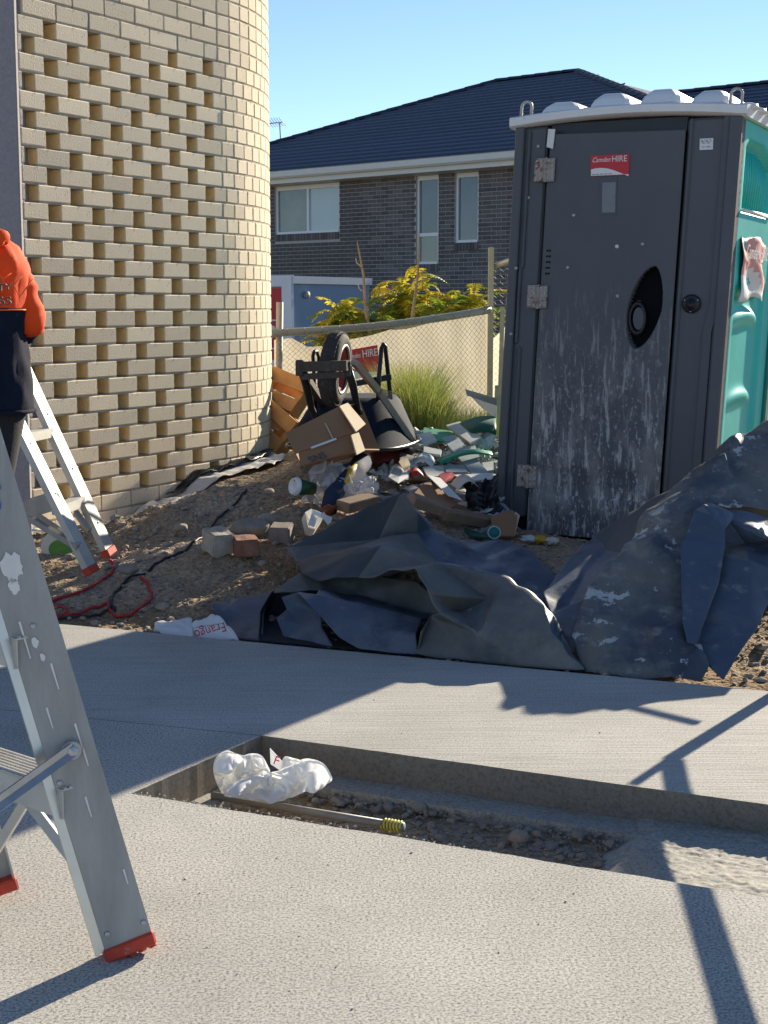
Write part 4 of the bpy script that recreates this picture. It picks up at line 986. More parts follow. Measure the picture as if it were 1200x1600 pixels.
for j in range(NZ + 1):
    for i in range(NY + 1):
        y, z = .05 + (LD - .05) * i / NY, LH * j / NZ; vs.append(lside(y, z, relief(y, z)))
b = MB(); b.add(vs, [(j * (NY + 1) + i, j * (NY + 1) + i + 1, (j + 1) * (NY + 1) + i + 1, (j + 1) * (NY + 1) + i) for j in range(NZ) for i in range(NY)])
o = b.build('right_wall', M['teal'], loo, True); m_ = o.modifiers.new('thickness', 'SOLIDIFY'); m_.thickness = .02; m_.offset = -1
for k in range(12):                          # louvre fins in the vent
    y = .19 + k * .056; b = MB(); zt_ = 1.955 - .10 * max(0, (y - .48) / .4) ** 2; b.tube([lside(y, 1.66, -.046), lside(y + .012, (1.66 + zt_) / 2, -.038), lside(y, zt_ - .01, -.046)], .011, 6); b.build('louvre', M['teal'], loo, True)
b = MB(); b.tube([lside(.14, 1.635, .004), lside(.87, 1.635, .004)], .009, 6); b.build('vent_sill', M['signwhite'], loo, True)
b = MB(); lbbox(b, LW - .012, LW + .022, LD - .09, LD + .012, .0, LH - .01, .01); b.build('rear_corner_trim', M['tealdark'], loo)
# front frame: left jamb (with ridges), right panel, header
XL, XR = .185, .905
b = MB(); lbbox(b, .0, XL - .012, 0, .10, 0, LH, .012); b.build('front_panel', M['looface'], loo)
b = MB()
for x0, w, d, z0, z1 in ((.0, .05, .028, .0, LH), (.066, .018, .016, 1.35, LH - .02), (.055, .018, .016, .95, 1.37), (.075, .02, .012, .02, .93)): lbbox(b, x0, x0 + w, -d, .006, z0, z1, .006)
b.build('front_rib', M['looface'], loo)
b = MB(); lbbox(b, XR + .012, LW, 0, .10, 0, LH, .012); b.build('front_panel', M['looface'], loo)
b = MB()
for x0, x1, d in ((LW - .06, LW + .006, .030), (XR + .02, XR + .045, .012)): lbbox(b, x0, x1, -d, .006, 0, LH, .008)
for (z0, z1, xa, xb) in ((0, 1.02, LW - .10, LW - .10), (1.02, 1.16, LW - .10, LW - .075), (1.16, LH, LW - .075, LW - .075)):
    b.hexa([lp(xa - .012, -.014, z0), lp(xa + .03, -.014, z0), lp(xa + .03, .006, z0), lp(xa - .012, .006, z0), lp(xb - .012, -.014, z1), lp(xb + .03, -.014, z1), lp(xb + .03, .006, z1), lp(xb - .012, .006, z1)])
b.build('front_rib', M['looface'], loo)
b = MB(); lbbox(b, XL - .008, XR + .008, .03, .10, LH - .06, LH + .02, .006); b.build('header', M['blackplastic'], loo)
b = MB(); lbbox(b, XL - .008, XL + .012, .05, .10, 0, LH - .061, .003); lbbox(b, XR - .012, XR + .008, .05, .10, 0, LH - .061, .003); b.build('door_stop', M['darkvoid'], loo)
# door, slightly dropped and proud, with a handle pocket cut in its grid
DX0, DX1, DZ0, DZ1 = XL + .004, XR + .010, -.075, LH - .045

def door_relief(x, z):
    d = 0.0
    def sm(a, b_, t_): t = min(1, max(0, (t_ - a) / (b_ - a))); return t * t * (3 - 2 * t)
    # broad swelling of the pressing, kick panel
    d += .006 * sm(DX0, DX0 + .08, x) * sm(DX1, DX1 - .06, x)
    d -= .010 * sm(.13, .15, z) * sm(.32, .24, z) * sm(DX0 + .05, DX0 + .08, x) * sm(DX1 - .05, DX1 - .08, x)
    # handle pocket: leaf shape
    u, w = -(x - .768), (z - 1.150); ca, sa = math.cos(R(-13)), math.sin(R(-13)); a, c = u * ca - w * sa, u * sa + w * ca
    e = (abs(a) / .088) ** 2 + (abs(c) / .212) ** 2
    if a < 0 and c > 0: e = (abs(a) / .088) ** 1.45 + (abs(c) / .205) ** 1.45
    if a > 0 and c < 0: e = (abs(a) / .088) ** 1.6 + (abs(c) / .205) ** 1.6
    d -= .055 * sm(1.06, .94, e)
    d -= .008 * sm(.024, .012, abs(x - .545 + (z - 1.74) * .02)) * 0
    return d, e
NXD, NZD = 170, 440; vs = []; es = []
for j in range(NZD + 1):
    for i in range(NXD + 1):
        x = DX0 + (DX1 - DX0) * i / NXD; z = DZ0 + (DZ1 - DZ0) * j / NZD
        drop = .012 * (x - DX0) / (DX1 - DX0); bow = .010 * math.sin(math.pi * (x - DX0) / (DX1 - DX0)) * 0
        zt_ = z - drop; d, e = door_relief(x, z); edge_ = .006 * (math.exp(-((x - DX0) / .008)) + math.exp(-((DX1 - x) / .008)))
        vs.append(lp(x + .030 * (1 - max(0, (z - 1.7) / .4)) * 0 + (.012 * max(0, (z - 1.75) / .35)) * (1 - i / NXD), -.026 - d + edge_, zt_)); es.append(e)
b = MB(); fs = []
for j in range(NZD):
    for i in range(NXD):
        b.f.append([j * (NXD + 1) + i, j * (NXD + 1) + i + 1, (j + 1) * (NXD + 1) + i + 1, (j + 1) * (NXD + 1) + i]); b.mi.append(1 if es[j * (NXD + 1) + i] < 1.0 else 0)
b.v = vs
door = b.build('door', [M['loodoor'], M['pocket']], loo, True); m_ = door.modifiers.new('thickness', 'SOLIDIFY'); m_.thickness = .035; m_.offset = -1
# handle bar and paddle in the pocket
b = MB(); b.torus(basis(lp(.728, -.006, 1.085), lx, (0, 0, 1)) @ Matrix.Diagonal((.62, 1.15, 1, 1)), .062, .012, 24, 8); b.build('handle', M['blackplastic'], door, True)
b = MB(); b.lathe([(0, -.01), (.045, -.01), (.045, .01), (0, .012)], basis(lp(.735, -.002, 1.085), lx, (0, 0, 1)) @ Matrix.Diagonal((.62, 1.2, 1, 1)), 20); b.build('handle_dish', M['looface'], door)
b = MB(); b.lathe([(0, 0), (.014, 0), (.012, .006), (0, .008)], basis(lp(.725, .004, 1.165), lx, (0, 0, 1)), 14); b.build('rust_spot', M['rust_o'], door)
b = MB(); b.lathe([(0, 0), (.045, 0), (.045, .010), (.034, .014), (.022, .014), (.020, .022), (0, .024)], basis(lp(1.005, -.002, 1.16), lx, (0, 0, 1)), 28); lk = b.build('lock_boss', M['blackplastic'], loo, True)
for a in (30, 150, 270):
    b = MB(); b.lathe([(0, 0), (.0045, 0), (.004, .003), (0, .004)], basis(lp(1.005 + .038 * math.cos(R(a)), -.013, 1.16 + .038 * math.sin(R(a))), lx, (0, 0, 1)), 8)
    b.build('screw', M['galv'], lk)
# hinges
for z in (1.86, 1.20, .235):
    h = MB(); lbbox(h, XL - .062, XL - .004, -.040, -.030 + .0, z - .06, z + .06, .002); lbbox(h, XL + .006, XL + .052, -.044, -.034, z - .063, z + .057, .002)
    h.tube([lp(XL + .001, -.042, z - .065), lp(XL + .001, -.042, z + .062)], .009, 8); hi = h.build('hinge', M['rust'], loo)
    lbx = MB(); lbbox(lbx, XL - .06, XL - .01, -.031, .004, z - .055, z + .055, .002); lbx.build('hinge_packer', M['looface'], hi)
    for dx in (-.047, -.022, .018, .042):
        for dz in (-.045, -.015, .018, .045):
            if (dx, dz) in ((-.022, -.015), (.018, .018)): continue
            s = MB(); s.lathe([(0, 0), (.0062, 0), (.005, .004), (0, .005)], basis(lp(XL + dx, -.041 if dx < 0 else -.045, z + dz), lx, (0, 0, 1)), 8)
            s.build('screw', M['galv'], hi)
# white strip at the door head, standing in for daylight through the gap
b = MB(); b.slab([lp(XL - .002, -.034, 1.975), lp(XL + .034, -.034, 1.965), lp(XL + .040, -.034, 2.065), lp(XL + .002, -.034, 2.067)], .003, n=-ly); b.build('daylight_strip', M['whitepaint'], loo)
# main sticker on the door
def sticker_front(x0, z0, w, h, parent, y=-.0375):
    F = lm(x0, y, z0) @ Matrix.Rotation(R(0.3), 4, 'Z')
    def q(x, z, d=0): return F @ Vector((x, z, d))
    b = MB(); b.slab([q(-w / 2, -h / 2), q(w / 2, -h / 2), q(w / 2, h / 2), q(-w / 2, h / 2)], .0016); st = b.build('sticker', M['signred'], parent)
    n = 16; top = [(-w / 2 + .002 + (w - .004) * i / n, -h / 2 + h * (.33 + .13 * math.sin(math.pi * .95 * (i / n) ** .9 * 1.25) - .33 * (i / n) ** 1.3)) for i in range(n + 1)]
    v = []; 
    for x, z in top: v += [q(x, -h / 2 + .003, .0013), q(x, z, .0013)]
    b = MB(); b.add(v, [(2 * i, 2 * i + 2, 2 * i + 3, 2 * i + 1) for i in range(n)]); b.build('white_swoosh', M['signwhite'], st)
    text('Camden', h * .33, F @ Matrix.Translation((-w * .235, h * .275, .0012)), M['signwhite'], 'lettering', st, shear=.45, width=w * .47)
    text('HIRE', h * .42, F @ Matrix.Translation((w * .245, h * .28, .0012)), M['signwhite'], 'lettering', st, extrude=.0008, width=w * .38)
    b = MB()
    for i in range(24):
        if i % 5 == 3: continue
        b.slab([q(-w * .45 + i * w * .022, -h * .43, .0016), q(-w * .45 + (i + .7) * w * .022, -h * .43, .0016), q(-w * .45 + (i + .7) * w * .022, -h * .39, .0016), q(-w * .45 + i * w * .022, -h * .39, .0016)], .0003)
    b.build('small_print', M['ink'], st)
    return st
sticker_front(.535, 1.868, .205, .105, door)
b = MB(); F = lm(.540, -.0365, 1.705); q = lambda x, z, d=0: F @ Vector((x, z, d))
vs, fs = bev(.072, .155, .006, .002); b.add([q(*v) for v in vs], fs); b.build('indicator_plate', M['plate'], door)
b = MB(); vs, fs = bev(.094, .19, .003, .001); b.add([q(v[0] - .004, v[1] + .008, v[2] - .0022) for v in vs], fs); b.build('indicator_frame', M['looface'], door)
F2 = lm(1.020, -.0035, 1.955); q = lambda x, z, d=0: F2 @ Vector((x, z, d))
b = MB(); vs, fs = bev(.068, .056, .002, .0005); b.add([q(*v) for v in vs], fs); sk = b.build('small_sticker', M['signwhite'], loo)
b = MB()
for i in range(9):
    for j in range(3):
        if (i * 7 + j * 3) % 4: b.slab([q(-.028 + i * .006, .003 + j * .007, .0013), q(-.0235 + i * .006, .003 + j * .007, .0013), q(-.0235 + i * .006, .008 + j * .007, .0013), q(-.028 + i * .006, .008 + j * .007, .0013)], .0003)
b.build('small_print', M['plate'], sk)
text('CH 1801', .013, F2 @ Matrix.Translation((0, -.014, .0012)), M['ink'], 'lettering', sk, extrude=.0002)
# bolts and rivets
for x, z in ((.085, 1.72), (.355, 1.62), (.60, 1.455), (.735, 1.465), (.125, 1.985), (.048, 1.35), (LW - .055, 1.38), (LW - .085, .75), (.04, 1.0), (.34, 1.35), (.62, 1.20)):
    b = MB(); yy = -.033 if XL < x < XR else -.0005 if x > .05 else -.028; b.lathe([(0, 0), (.0095, 0), (.009, .004), (.004, .006), (0, .006)], basis(lp(x, yy, z), lx, (0, 0, 1)), 12); b.build('rivet', M['galv' if x != .60 else 'whitepaint'], loo, True)
for i in range(10):
    b = MB(); zq = 1.32 + (i // 2) * .030; b.lathe([(0, 0), (.0055, 0), (0, .002)], basis(lp(XL + (.036 if i % 2 else .050), -.0335, zq), lx, (0, 0, 1)), 8); b.build('drill_hole', M['darkvoid'], loo)
for i in range(8):                           # pressed vents at the door foot
    b = MB(); x = .33 + i * .062; b.torus(basis(lp(x, -.022, .235), lx, (0, 0, 1)) @ Matrix.Diagonal((.8, 1.3, .6, 1)), .018, .006, 16, 6); b.build('kick_vent', M['loodoor'], door, True)
# roof: moulded lip, crown and four domes
def roofz(x): return LH + .006 + .036 * math.sin(math.pi * min(1, max(0, x / LW))) ** .8
b = MB(); n = 24; rings = []
for i in range(n + 1):
    x = -.03 + (LW + .06) * i / n; zz = roofz(x); dz = .046 - .004 * math.sin(math.pi * i / n)
    rings.append([lp(x, -.042, zz), lp(x, -.045 + .0, zz + dz * .85), lp(x, -.034, zz + dz), lp(x, .10, zz + dz + .01), lp(x, LD + .02, zz + dz - .01), lp(x, LD + .05, zz), lp(x, LD - .02, zz - .01), lp(x, -.02, zz - .012)])
b.loft(rings); rf_ = b.build('roof', M['lootop'], loo, True); rf_.data.set_sharp_from_angle(angle=R(35))
for i, (x, hgt, w) in enumerate(((.215, .056, .112), (.48, .072, .112), (.745, .078, .112), (1.00, .070, .102))):
    b = MB(); z0 = roofz(x) + .035
    prof = [(0, 1.0, 1.0), (.55, .84, .97), (.92, .58, .93), (1.0, .46, .90), (1.0, .0, .0)]
    rings = []
    for h, sx, sy in prof[:-1]:
        rings.append([lp(x + sx * w * cx_ + .01 * h, LD * .5 + sy * LD * .49 * cy_, z0 + h * hgt + .01) for cx_, cy_ in ((-1, -.9), (-.8, -1), (.8, -1), (1, -.9), (1, .9), (.8, 1), (-.8, 1), (-1, .9))])
    b.loft(rings); b.build('roof_dome', M['lootop'], loo, False)
    o = COL.objects[-1]; bv_ = o.modifiers.new('bevel', 'BEVEL'); bv_.width = .018; bv_.segments = 3
b = MB()
for i in range(6):
    y = .10 + i * .19; b.lathe([(0, 0), (.07, 0), (.06, .022), (.03, .03), (0, .032)], basis(lp(LW - .0, y, LH + .040), lx, ly) @ Matrix.Diagonal((.8, 1, 1, 1)), 14)
b.build('roof_scallop', M['lootop'], loo, True)
for x in (.035, LW - .045):
    b = MB(); z0 = LH + .04; w = .028
    b.tube([lp(x - w, .03, z0)] + [lp(x + w * math.cos(R(a)), .03, z0 + .070 + w * math.sin(R(a))) for a in range(180, -1, -20)] + [lp(x + w, .03, z0)], .0075, 8); lf = b.build('lifting_loop', M['galv'], loo, True)
# warped patch sign on the right wall
b = MB(); n = 12; vs = []; mi = []
for j in range(n + 1):
    for i in range(n + 1):
        u, v = i / n, j / n; y = .17 + .60 * u + .015 * math.sin(v * 5); z = 1.17 + .33 * v + .03 * u * (1 - v) - .015 * math.sin(u * 6 + 1) - .03 * (u - .5)
        vs.append(lside(y, z, .012 + .010 * math.sin(u * 9 + v * 3) + .006 * math.sin(v * 11 + u * 4)))
b.v = vs
for j in range(n):
    for i in range(n):
        b.f.append([j * (n + 1) + i, j * (n + 1) + i + 1, (j + 1) * (n + 1) + i + 1, (j + 1) * (n + 1) + i])
        u, v = (i + .5) / n, (j + .5) / n; cur = .38 + .22 * math.sin(math.pi * min(1, u * 1.1)) * (1 if u < .9 else .3)
        b.mi.append(0 if v < cur - .25 * u else (1 if v < .80 else 2))
so_ = b.build('side_sign', [M['signwhite'], M['signfade'], M['signfade']], loo, True); solidify(so_, .003)
FS = basis(lside(.47, 1.425, .030), ly, lp(0, 0, 1) - lp(0, 0, 0)); text('Camden HIRE', .10, FS, M['signwhite'], 'lettering', so_, shear=.25, width=.50)

# ================================================================== WHEELBARROW (upside down)
wbl = Vector((math.sin(R(14)), math.cos(R(14)), 0)); wbs = Vector((wbl.y, -wbl.x, 0))   # length axis away from the camera, side axis to the right
WC = pix(524, 576, 7.55)                     # wheel centre
barrow = thing('wheelbarrow', 'upturned black steel wheelbarrow with its wheel in the air on the rubbish heap', 'wheelbarrow', (WC.x, WC.y + .4, .4))
def wp(s, l, z): return Vector((WC.x, WC.y, 0)) + wbs * s + wbl * l + Vector((0, 0, z))
zc = WC.z
# wheel: tilted slightly, hub and spokes seen from the left-front
wl_ = wbl + wbs * -.02; wl_.normalize(); WM = basis(WC, wl_, Vector((.10, 0, 1)))
b = MB(); b.torus(WM @ Matrix.Diagonal((1, 1, 1.02, 1)), .145, .047, 48, 14); wheel = b.build('tyre', M['tyre'], barrow, True)
b = MB()
for i in range(44):                          # tread blocks
    a = 2 * math.pi * i / 44
    for s_ in (-.026, -.009, .009, .026):
        rr = .145 + math.sqrt(max(0, .047 ** 2 - (s_ / 1.02) ** 2)) - .001; aa = a + (.03 if s_ in (-.009, .026) else 0)
        c = Vector((rr * math.cos(aa), rr * math.sin(aa), s_)); ur = Vector((math.cos(aa), math.sin(aa), 0)); ut = Vector((-math.sin(aa), math.cos(aa), 0)); uz = Vector((0, 0, 1))
        h = [c + ur * k * .003 + ut * i_ * .0085 + uz * j_ * .0068 for k in (-1, 1) for i_, j_ in ((-1, -1), (1, -1), (1, 1), (-1, 1))]
        b.hexa([WM @ v for v in h])
b.build('tread', M['tyre'], wheel, kind='stuff')
b = MB(); b.lathe([(.0, -.035), (.025, -.035), (.028, -.02), (.085, -.012), (.106, -.03), (.112, -.03), (.108, 0), (.112, .03), (.106, .03), (.085, .012), (.028, .02), (.025, .035), (0, .035)], WM, 28); b.build('rim', M['redcard'], wheel, True)
for sgn in (-1, 1):
    b = MB(); b.torus(WM @ Matrix.Translation((0, 0, sgn * .040)) , .122, .008, 32, 6); b.build('white_sidewall', M['galv'], wheel, True)
# front cross bar with axle brackets and stays
b = MB(); b.beam(wp(-.140, -.17, zc + .015), wp(.125, -.21, zc + .025), .045, .05); b.beam(wp(-.13, -.17, zc - .035), wp(.11, -.20, zc - .02), .03, .03); b.build('crossbar', M['dirtysteel'], barrow)
for s_ in (-.135, .110):
    b = MB(); b.bbox((0, 0, 0), (.038, .045, .08), .006, Matrix.Translation(wp(s_, -.18, zc + .01))); b.build('axle_bracket', M['dirtysteel'], barrow)
    b = MB(); b.tube([wp(s_, -.17, zc + .02), wp(s_ + .01, -.10, zc - .08), wp(s_ + .015, -.03, zc - .20), wp(s_ + .025, .03, .62), wp(s_ + .03, .05, .48)], [.021, .021, .018, .016, .016], 8); b.build('front_stay', M['blacksteel'], barrow, True)
    b = MB(); b.tube([wp(s_ * .9, -.01, zc), wp(s_ * .9, -.19, zc)], .012, 8); b.build('axle', M['dirtysteel'], barrow)
b = MB(); p_ = pix(489, 548, 7.75); b.tube([pix(493, 640, 7.85), pix(490, 575, 7.8), pix(489, 556, 7.78), pix(491, 549, 7.8), pix(495, 549, 7.86), pix(498, 558, 7.9), pix(499, 640, 7.95)], .0095, 8); b.build('leg', M['blacksteel'], barrow, True)
b = MB(); b.tube([pix(591, 625, 7.92), pix(592, 590, 7.92), pix(596, 545, 7.93), pix(599, 538, 7.95), pix(602, 541, 7.98), pix(607, 590, 8.02), pix(612, 640, 8.1), pix(616, 690, 8.15)], .0125, 8); b.build('leg', M['blacksteel'], barrow, True)
b = MB(); b.beam(pix(546, 601, 7.9), pix(610, 589, 8.0), .024, .03); b.build('leg_brace', M['blacksteel'], barrow)
# timber and steel shafts
b = MB(); b.beam(pix(554, 566, 7.42), pix(592, 612, 7.72), .030, .040, up=(0, -1, .3)); b.build('shaft', M['stake'], barrow)
b = MB(); b.beam(pix(592, 612, 7.72), pix(650, 698, 8.05), .030, .040, up=(0, -1, .3)); b.build('shaft', M['galv'], barrow)
b = MB(); b.beam(wp(-.13, -.14, zc - .02), wp(-.20, .75, .54), .034, .034); b.build('shaft', M['dirtysteel'], barrow)
b = MB()
for k in range(5): b.beam(pix(588, 606 + k * 2, 7.68), pix(612, 612 + k * 3, 7.72), .01, .004)
b.build('rag_strip', M['stone_grey'], barrow)
# tub, inverted: rounded frustum shell
def ring(cs, cl, hw, hl, z, n=32, rr=.35, lift=0):
    out = []
    for k in range(n):
        a = 2 * math.pi * k / n; c, s_ = math.cos(a), math.sin(a); e = 2 / 2.9
        out.append(wp(cs + hw * math.copysign(abs(c) ** e, c), cl + hl * math.copysign(abs(s_) ** e, s_), z + lift * s_))
    return out
tubc = (.10, .46)
b = MB(); rings = [ring(-0.050, .62, .16, .20, .712), ring(-0.050, .62, .195, .24, .712), ring(-0.050, .60, .222, .28, .685), ring(-0.045, .54, .275, .38, .57), ring(-0.035, .50, .315, .45, .475), ring(-0.035, .50, .33, .465, .468)]
b.loft(rings, cap=False); b.f.append(list(range(31, -1, -1))); b.mi.append(0)
tb_ = b.build('tub', M['tub'], barrow, True); solidify(tb_, .004); tb_.modifiers[0].offset = -1
b = MB(); rg = ring(-0.035, .50, .327, .462, .468); b.tube(rg + rg[:1], .011, 8, cap=False); b.build('tub_rim', M['blacksteel'], tb_, True)
# sign hung on the fence
b = MB(); F = basis(pix(566, 565, 10.30) + Vector((0, 0, 0)), Vector((1, .55, .12)), Vector((0, 0, 1))); hs = thing('hire_sign', 'small red and white hire sign hanging on the fence behind the wheelbarrow', 'sign', F.translation)
Q = lambda x, z, d=0: F @ Vector((x, z, d))
b.slab([Q(-.13, -.115), Q(.13, -.105), Q(.13, .10), Q(-.13, .09)], .003); b.build('panel', M['signred'], hs)
b = MB(); b.slab([Q(-.13, -.113, .003), Q(.125, -.103, .003), Q(.125, -.085, .003), Q(.05, -.078, .003), Q(-.13, -.05, .003)], .001); b.build('white_swoosh', M['signwhite'], hs)
text('Camden', .05, F @ Matrix.Translation((-.065, .045, .003)), M['signwhite'], 'lettering', hs, shear=.4, width=.10)
text('HIRE', .075, F @ Matrix.Translation((.063, .05, .003)), M['signwhite'], 'lettering', hs, extrude=.001, width=.115)

# ================================================================== PALLETS
def pallet(name, label, M4, seed):
    r = random.Random(seed); t = thing(name, label, 'pallet', M4.translation, 'timber pallets stacked behind the brick tower')
    W, D = .66, 1.0
    mesh = {}
    for k in range(7):
        b = MB(); b.bbox((0, -D / 2 + .05 + k * .15, .13), (W, .09, .018), .002, M4); b.build('deck_board', M['timber'], t)
    for k in (-1, 0, 1):
        b = MB(); b.bbox((k * (W / 2 - .03), 0, .069), (.04, D, .10), .002, M4); b.build('bearer', M['timber'], t)
    for k in (-1, 0, 1):
        b = MB(); b.bbox((0, k * (D / 2 - .06), .008), (W, .09, .018), .002, M4); b.build('bottom_board', M['timber'], t)
    return t
def place(pos, rz, rx, ry=0): return Matrix.Translation(pos) @ Matrix.Rotation(R(rz), 4, 'Z') @ Matrix.Rotation(R(rx), 4, 'X') @ Matrix.Rotation(R(ry), 4, 'Y')
def pal(corner, xa, ya, dx, dy, name, label, seed):
    o = pix(*corner); M4 = basis(o, pix(*xa) - o, pix(*ya) - o); pallet(name, label, M4 @ Matrix.Translation((dx, dy, 0)), seed)
pal((500, 612, 9.50), (436, 586, 9.70), (530, 680, 9.25), .33, .50, 'pallet', 'upper timber pallet tilted steeply behind the cardboard box', 1)
pal((484, 668, 9.28), (436, 626, 9.48), (490, 735, 9.15), .33, .50, 'pallet', 'lower timber pallet leaning on its edge against the brick tower corner', 2)

# ================================================================== CARDBOARD BOX
Yb = 7.1
A, B_, C, D = pix(447, 677, Yb - .02), pix(530, 636, Yb + .12), pix(560, 708, Yb - .05), pix(495, 737, Yb - .12)
D = pix(470, 728, Yb - .14); C = pix(560, 702, Yb - .0)
A2, B2 = A + Vector((.10, .33, -.02)), B_ + Vector((.10, .33, -.0)); C2, D2 = C + Vector((.10, .30, -.03)), D + Vector((.08, .28, -.03))
box = thing('cardboard_box', 'large brown cardboard box with open end flaps lying on the rubbish', 'box', (A + C) / 2)
M1, M2 = A.lerp(D, .62) + Vector((.004, -.01, .0)), B_.lerp(C, .62) + Vector((.004, -.01, 0))
def sheet(q, name, m, t=.006, parent=box, n=None): b = MB(); b.slab(q, t, n); return b.build(name, m, parent)
sheet([A, M1, M2, B_], 'front_panel', M['card']); sheet([M1 + Vector((.012, .012, 0)), D, C, M2 + Vector((.0, .012, 0))], 'lower_panel', M['card'])
sheet([A2, A, B_, B2], 'top_panel', M['card']); sheet([A, A2, D2, D], 'left_panel', M['card']); sheet([D, D2, C2, C], 'bottom_panel', M['card']); sheet([A2, B2, C2, D2], 'back_panel', M['card'])
f1 = [pix(530, 635, Yb + .10), pix(543, 630, Yb + .2), pix(571, 663, Yb + .12), pix(556, 675, Yb - .03)]
sheet(f1, 'end_flap', M['card_l'])
f2 = [pix(548, 680, Yb + .0), pix(560, 676, Yb + .08), pix(570, 704, Yb + .02), pix(557, 711, Yb - .08)]
sheet(f2, 'end_flap', M['card_l'])
ex = (M2 - M1).normalized(); ez = (A - M1).normalized(); fn = ez.cross(ex); fn = fn if fn.y < 0 else -fn
b = MB(); c = M1.lerp(M2, .55) - ez * .002 + fn * .007; b.slab([c - ex * .09 - ez * .008, c + ex * .05 - ez * .008, c + ex * .05 + ez * .004, c - ex * .09 + ez * .004], .001, n=fn); b.build('tape_strip', M['signwhite'], box)
lowc = D.lerp(C, .30) + (M1 - D) * .25 + fn * .008
text('SNS', .055, basis(lowc, -ex, -ez), M['ink'], 'lettering', box, extrude=.0005)
b = MB(); c = A.lerp(M1, .5).lerp(B_.lerp(M2, .5), .66) + fn * .0035; b.slab([c - ex * .003 - ez * .075, c + ex * .003 - ez * .075, c + ex * .003 + ez * .075, c - ex * .003 + ez * .075], .001, n=fn); b.build('fold_line', M['card_l'], box)

# ================================================================== RUBBISH HEAP
def hY(py): return 7.15 + (805 - py) / 135 * 1.65         # distance of the heap's surface along its slope
def hpx(px, py, up=0.0): p = pix(px, py, hY(py)); p.z += up; return p
class S:                                     # a heap item from surveyed corners
    pass
def heap(name, label, cat, quad, m, t=.010, lift=.015, dys=None, extra=None, bend=0.0):
    q = [hpx(x, y, lift + .022) for x, y in quad]
    if dys:
        for v, d in zip(q, dys): d_ = d; k = (v - cam.location).normalized(); v += k * d_
    b = MB()
    if bend and len(q) == 4:
        n = 12; vs = []; nn = (q[1] - q[0]).cross(q[3] - q[0]).normalized(); nn = nn if nn.z > 0 else -nn
        rings = []
        for i in range(n + 1):
            f = i / n; a, c = q[0].lerp(q[1], f), q[3].lerp(q[2], f); l_ = nn * bend * math.sin(math.pi * f); rings.append([a + l_, c + l_, c + l_ - nn * t, a + l_ - nn * t])
        b.loft(rings)
    else: b.slab(q, t)
    o = b.build(name, M[m], None, bool(bend)); tag(o, label, cat)
    return o
# body of the heap: crumpled mixed waste
b = MB(); nx, ny = 90, 60; vs = []; hid = []
for j in range(ny + 1):
    for i in range(nx + 1):
        px = 470 + 320 * i / nx; py = 812 - 140 * j / ny; p = hpx(px, py)
        q = Vector((p.x * 6, p.y * 6, 1)); h = .05 * mnoise.noise(q * .6) + .035 * abs(mnoise.noise(q * 1.7)) + .02 * mnoise.noise(q * 4) - .05
        if px < 520: h -= .0015 * (520 - px)
        if px < 640 and py < 720: h -= .05
        vs.append(p + Vector((0, 0, h)))
b.add(vs, [(j * (nx + 1) + i, j * (nx + 1) + i + 1, (j + 1) * (nx + 1) + i + 1, (j + 1) * (nx + 1) + i) for j in range(ny) for i in range(nx)])
o = b.build('rubbish_heap', mat('mixed_waste', (.30, .29, .28), .9, .5, 9, .6, 40, col2=(.52, .51, .49), bdist=.01, spots=[((.06, .10, .09), 7, .56, .03), ((.10, .08, .06), 5, .58, .05)]), None, False, kind='stuff')
o['label'] = 'crushed mixed plaster and paper waste forming the body of the rubbish heap'; o['category'] = 'rubbish'
r_ = random.Random(21); groups_ = {'plaster': MB(), 'plaster_b': MB(), 'paper': MB(), 'darkgreen': MB(), 'card': MB()}
for i in range(260):
    px = r_.uniform(575, 790); py = r_.uniform(680, 800)
    if px < 640 and py < 715: continue
    k = r_.choices(list(groups_), (5, 4, 3, .5, 1))[0]; p = hpx(px, py, r_.uniform(-.035, .010)); w, l = r_.uniform(.02, .06), r_.uniform(.03, .13)
    Mx = Matrix.Translation(p) @ Matrix.Rotation(r_.uniform(0, 6.3), 4, 'Z') @ Matrix.Rotation(r_.uniform(-.35, .35), 4, 'X') @ Matrix.Rotation(r_.uniform(-.3, .3), 4, 'Y')
    groups_[k].box((0, 0, 0), (l, w, r_.choice((.010, .012, .003))), Mx)
for k, lab in (('plaster', 'small broken pale plasterboard scraps strewn over the heap'), ('plaster_b', 'small broken blue grey board scraps strewn over the heap'), ('paper', 'small torn white paper scraps strewn over the heap'),
               ('darkgreen', 'small dark green scraps strewn over the heap'), ('card', 'small brown card scraps strewn over the heap')):
    o = groups_[k].build('scraps', M[k], None, kind='stuff'); o['label'] = lab; o['category'] = 'scraps'
heap('green_board', 'wide bright green board near the top of the rubbish heap', 'board', ((662, 688), (708, 694), (702, 712), (660, 706)), 'green', .008, .05, (0, .1, -.02, 0))
heap('green_strip', 'long curved bright green strip lying across the grey board in the heap', 'strip', ((684, 744), (768, 731), (770, 737), (688, 752)), 'green', .006, .07, bend=.03)
heap('plasterboard_piece', 'long pale grey board running diagonally down through the heap', 'board', ((690, 705), (712, 700), (764, 762), (738, 764)), 'plaster_b', .011, .05)
heap('plasterboard_piece', 'long pale board with a grey oval print at the top of the heap', 'board', ((697, 686), (718, 680), (752, 705), (735, 715)), 'plaster', .011, .055)
heap('plasterboard_piece', 'tilted pale square board catching light left of the green board', 'board', ((641, 705), (673, 698), (683, 712), (652, 722)), 'plaster', .011, .06, (0, 0, 0, 0))
heap('plasterboard_piece', 'flat dark grey blue board at the middle of the heap', 'board', ((694, 750), (725, 750), (731, 762), (697, 762)), 'plaster_b', .012, .055)
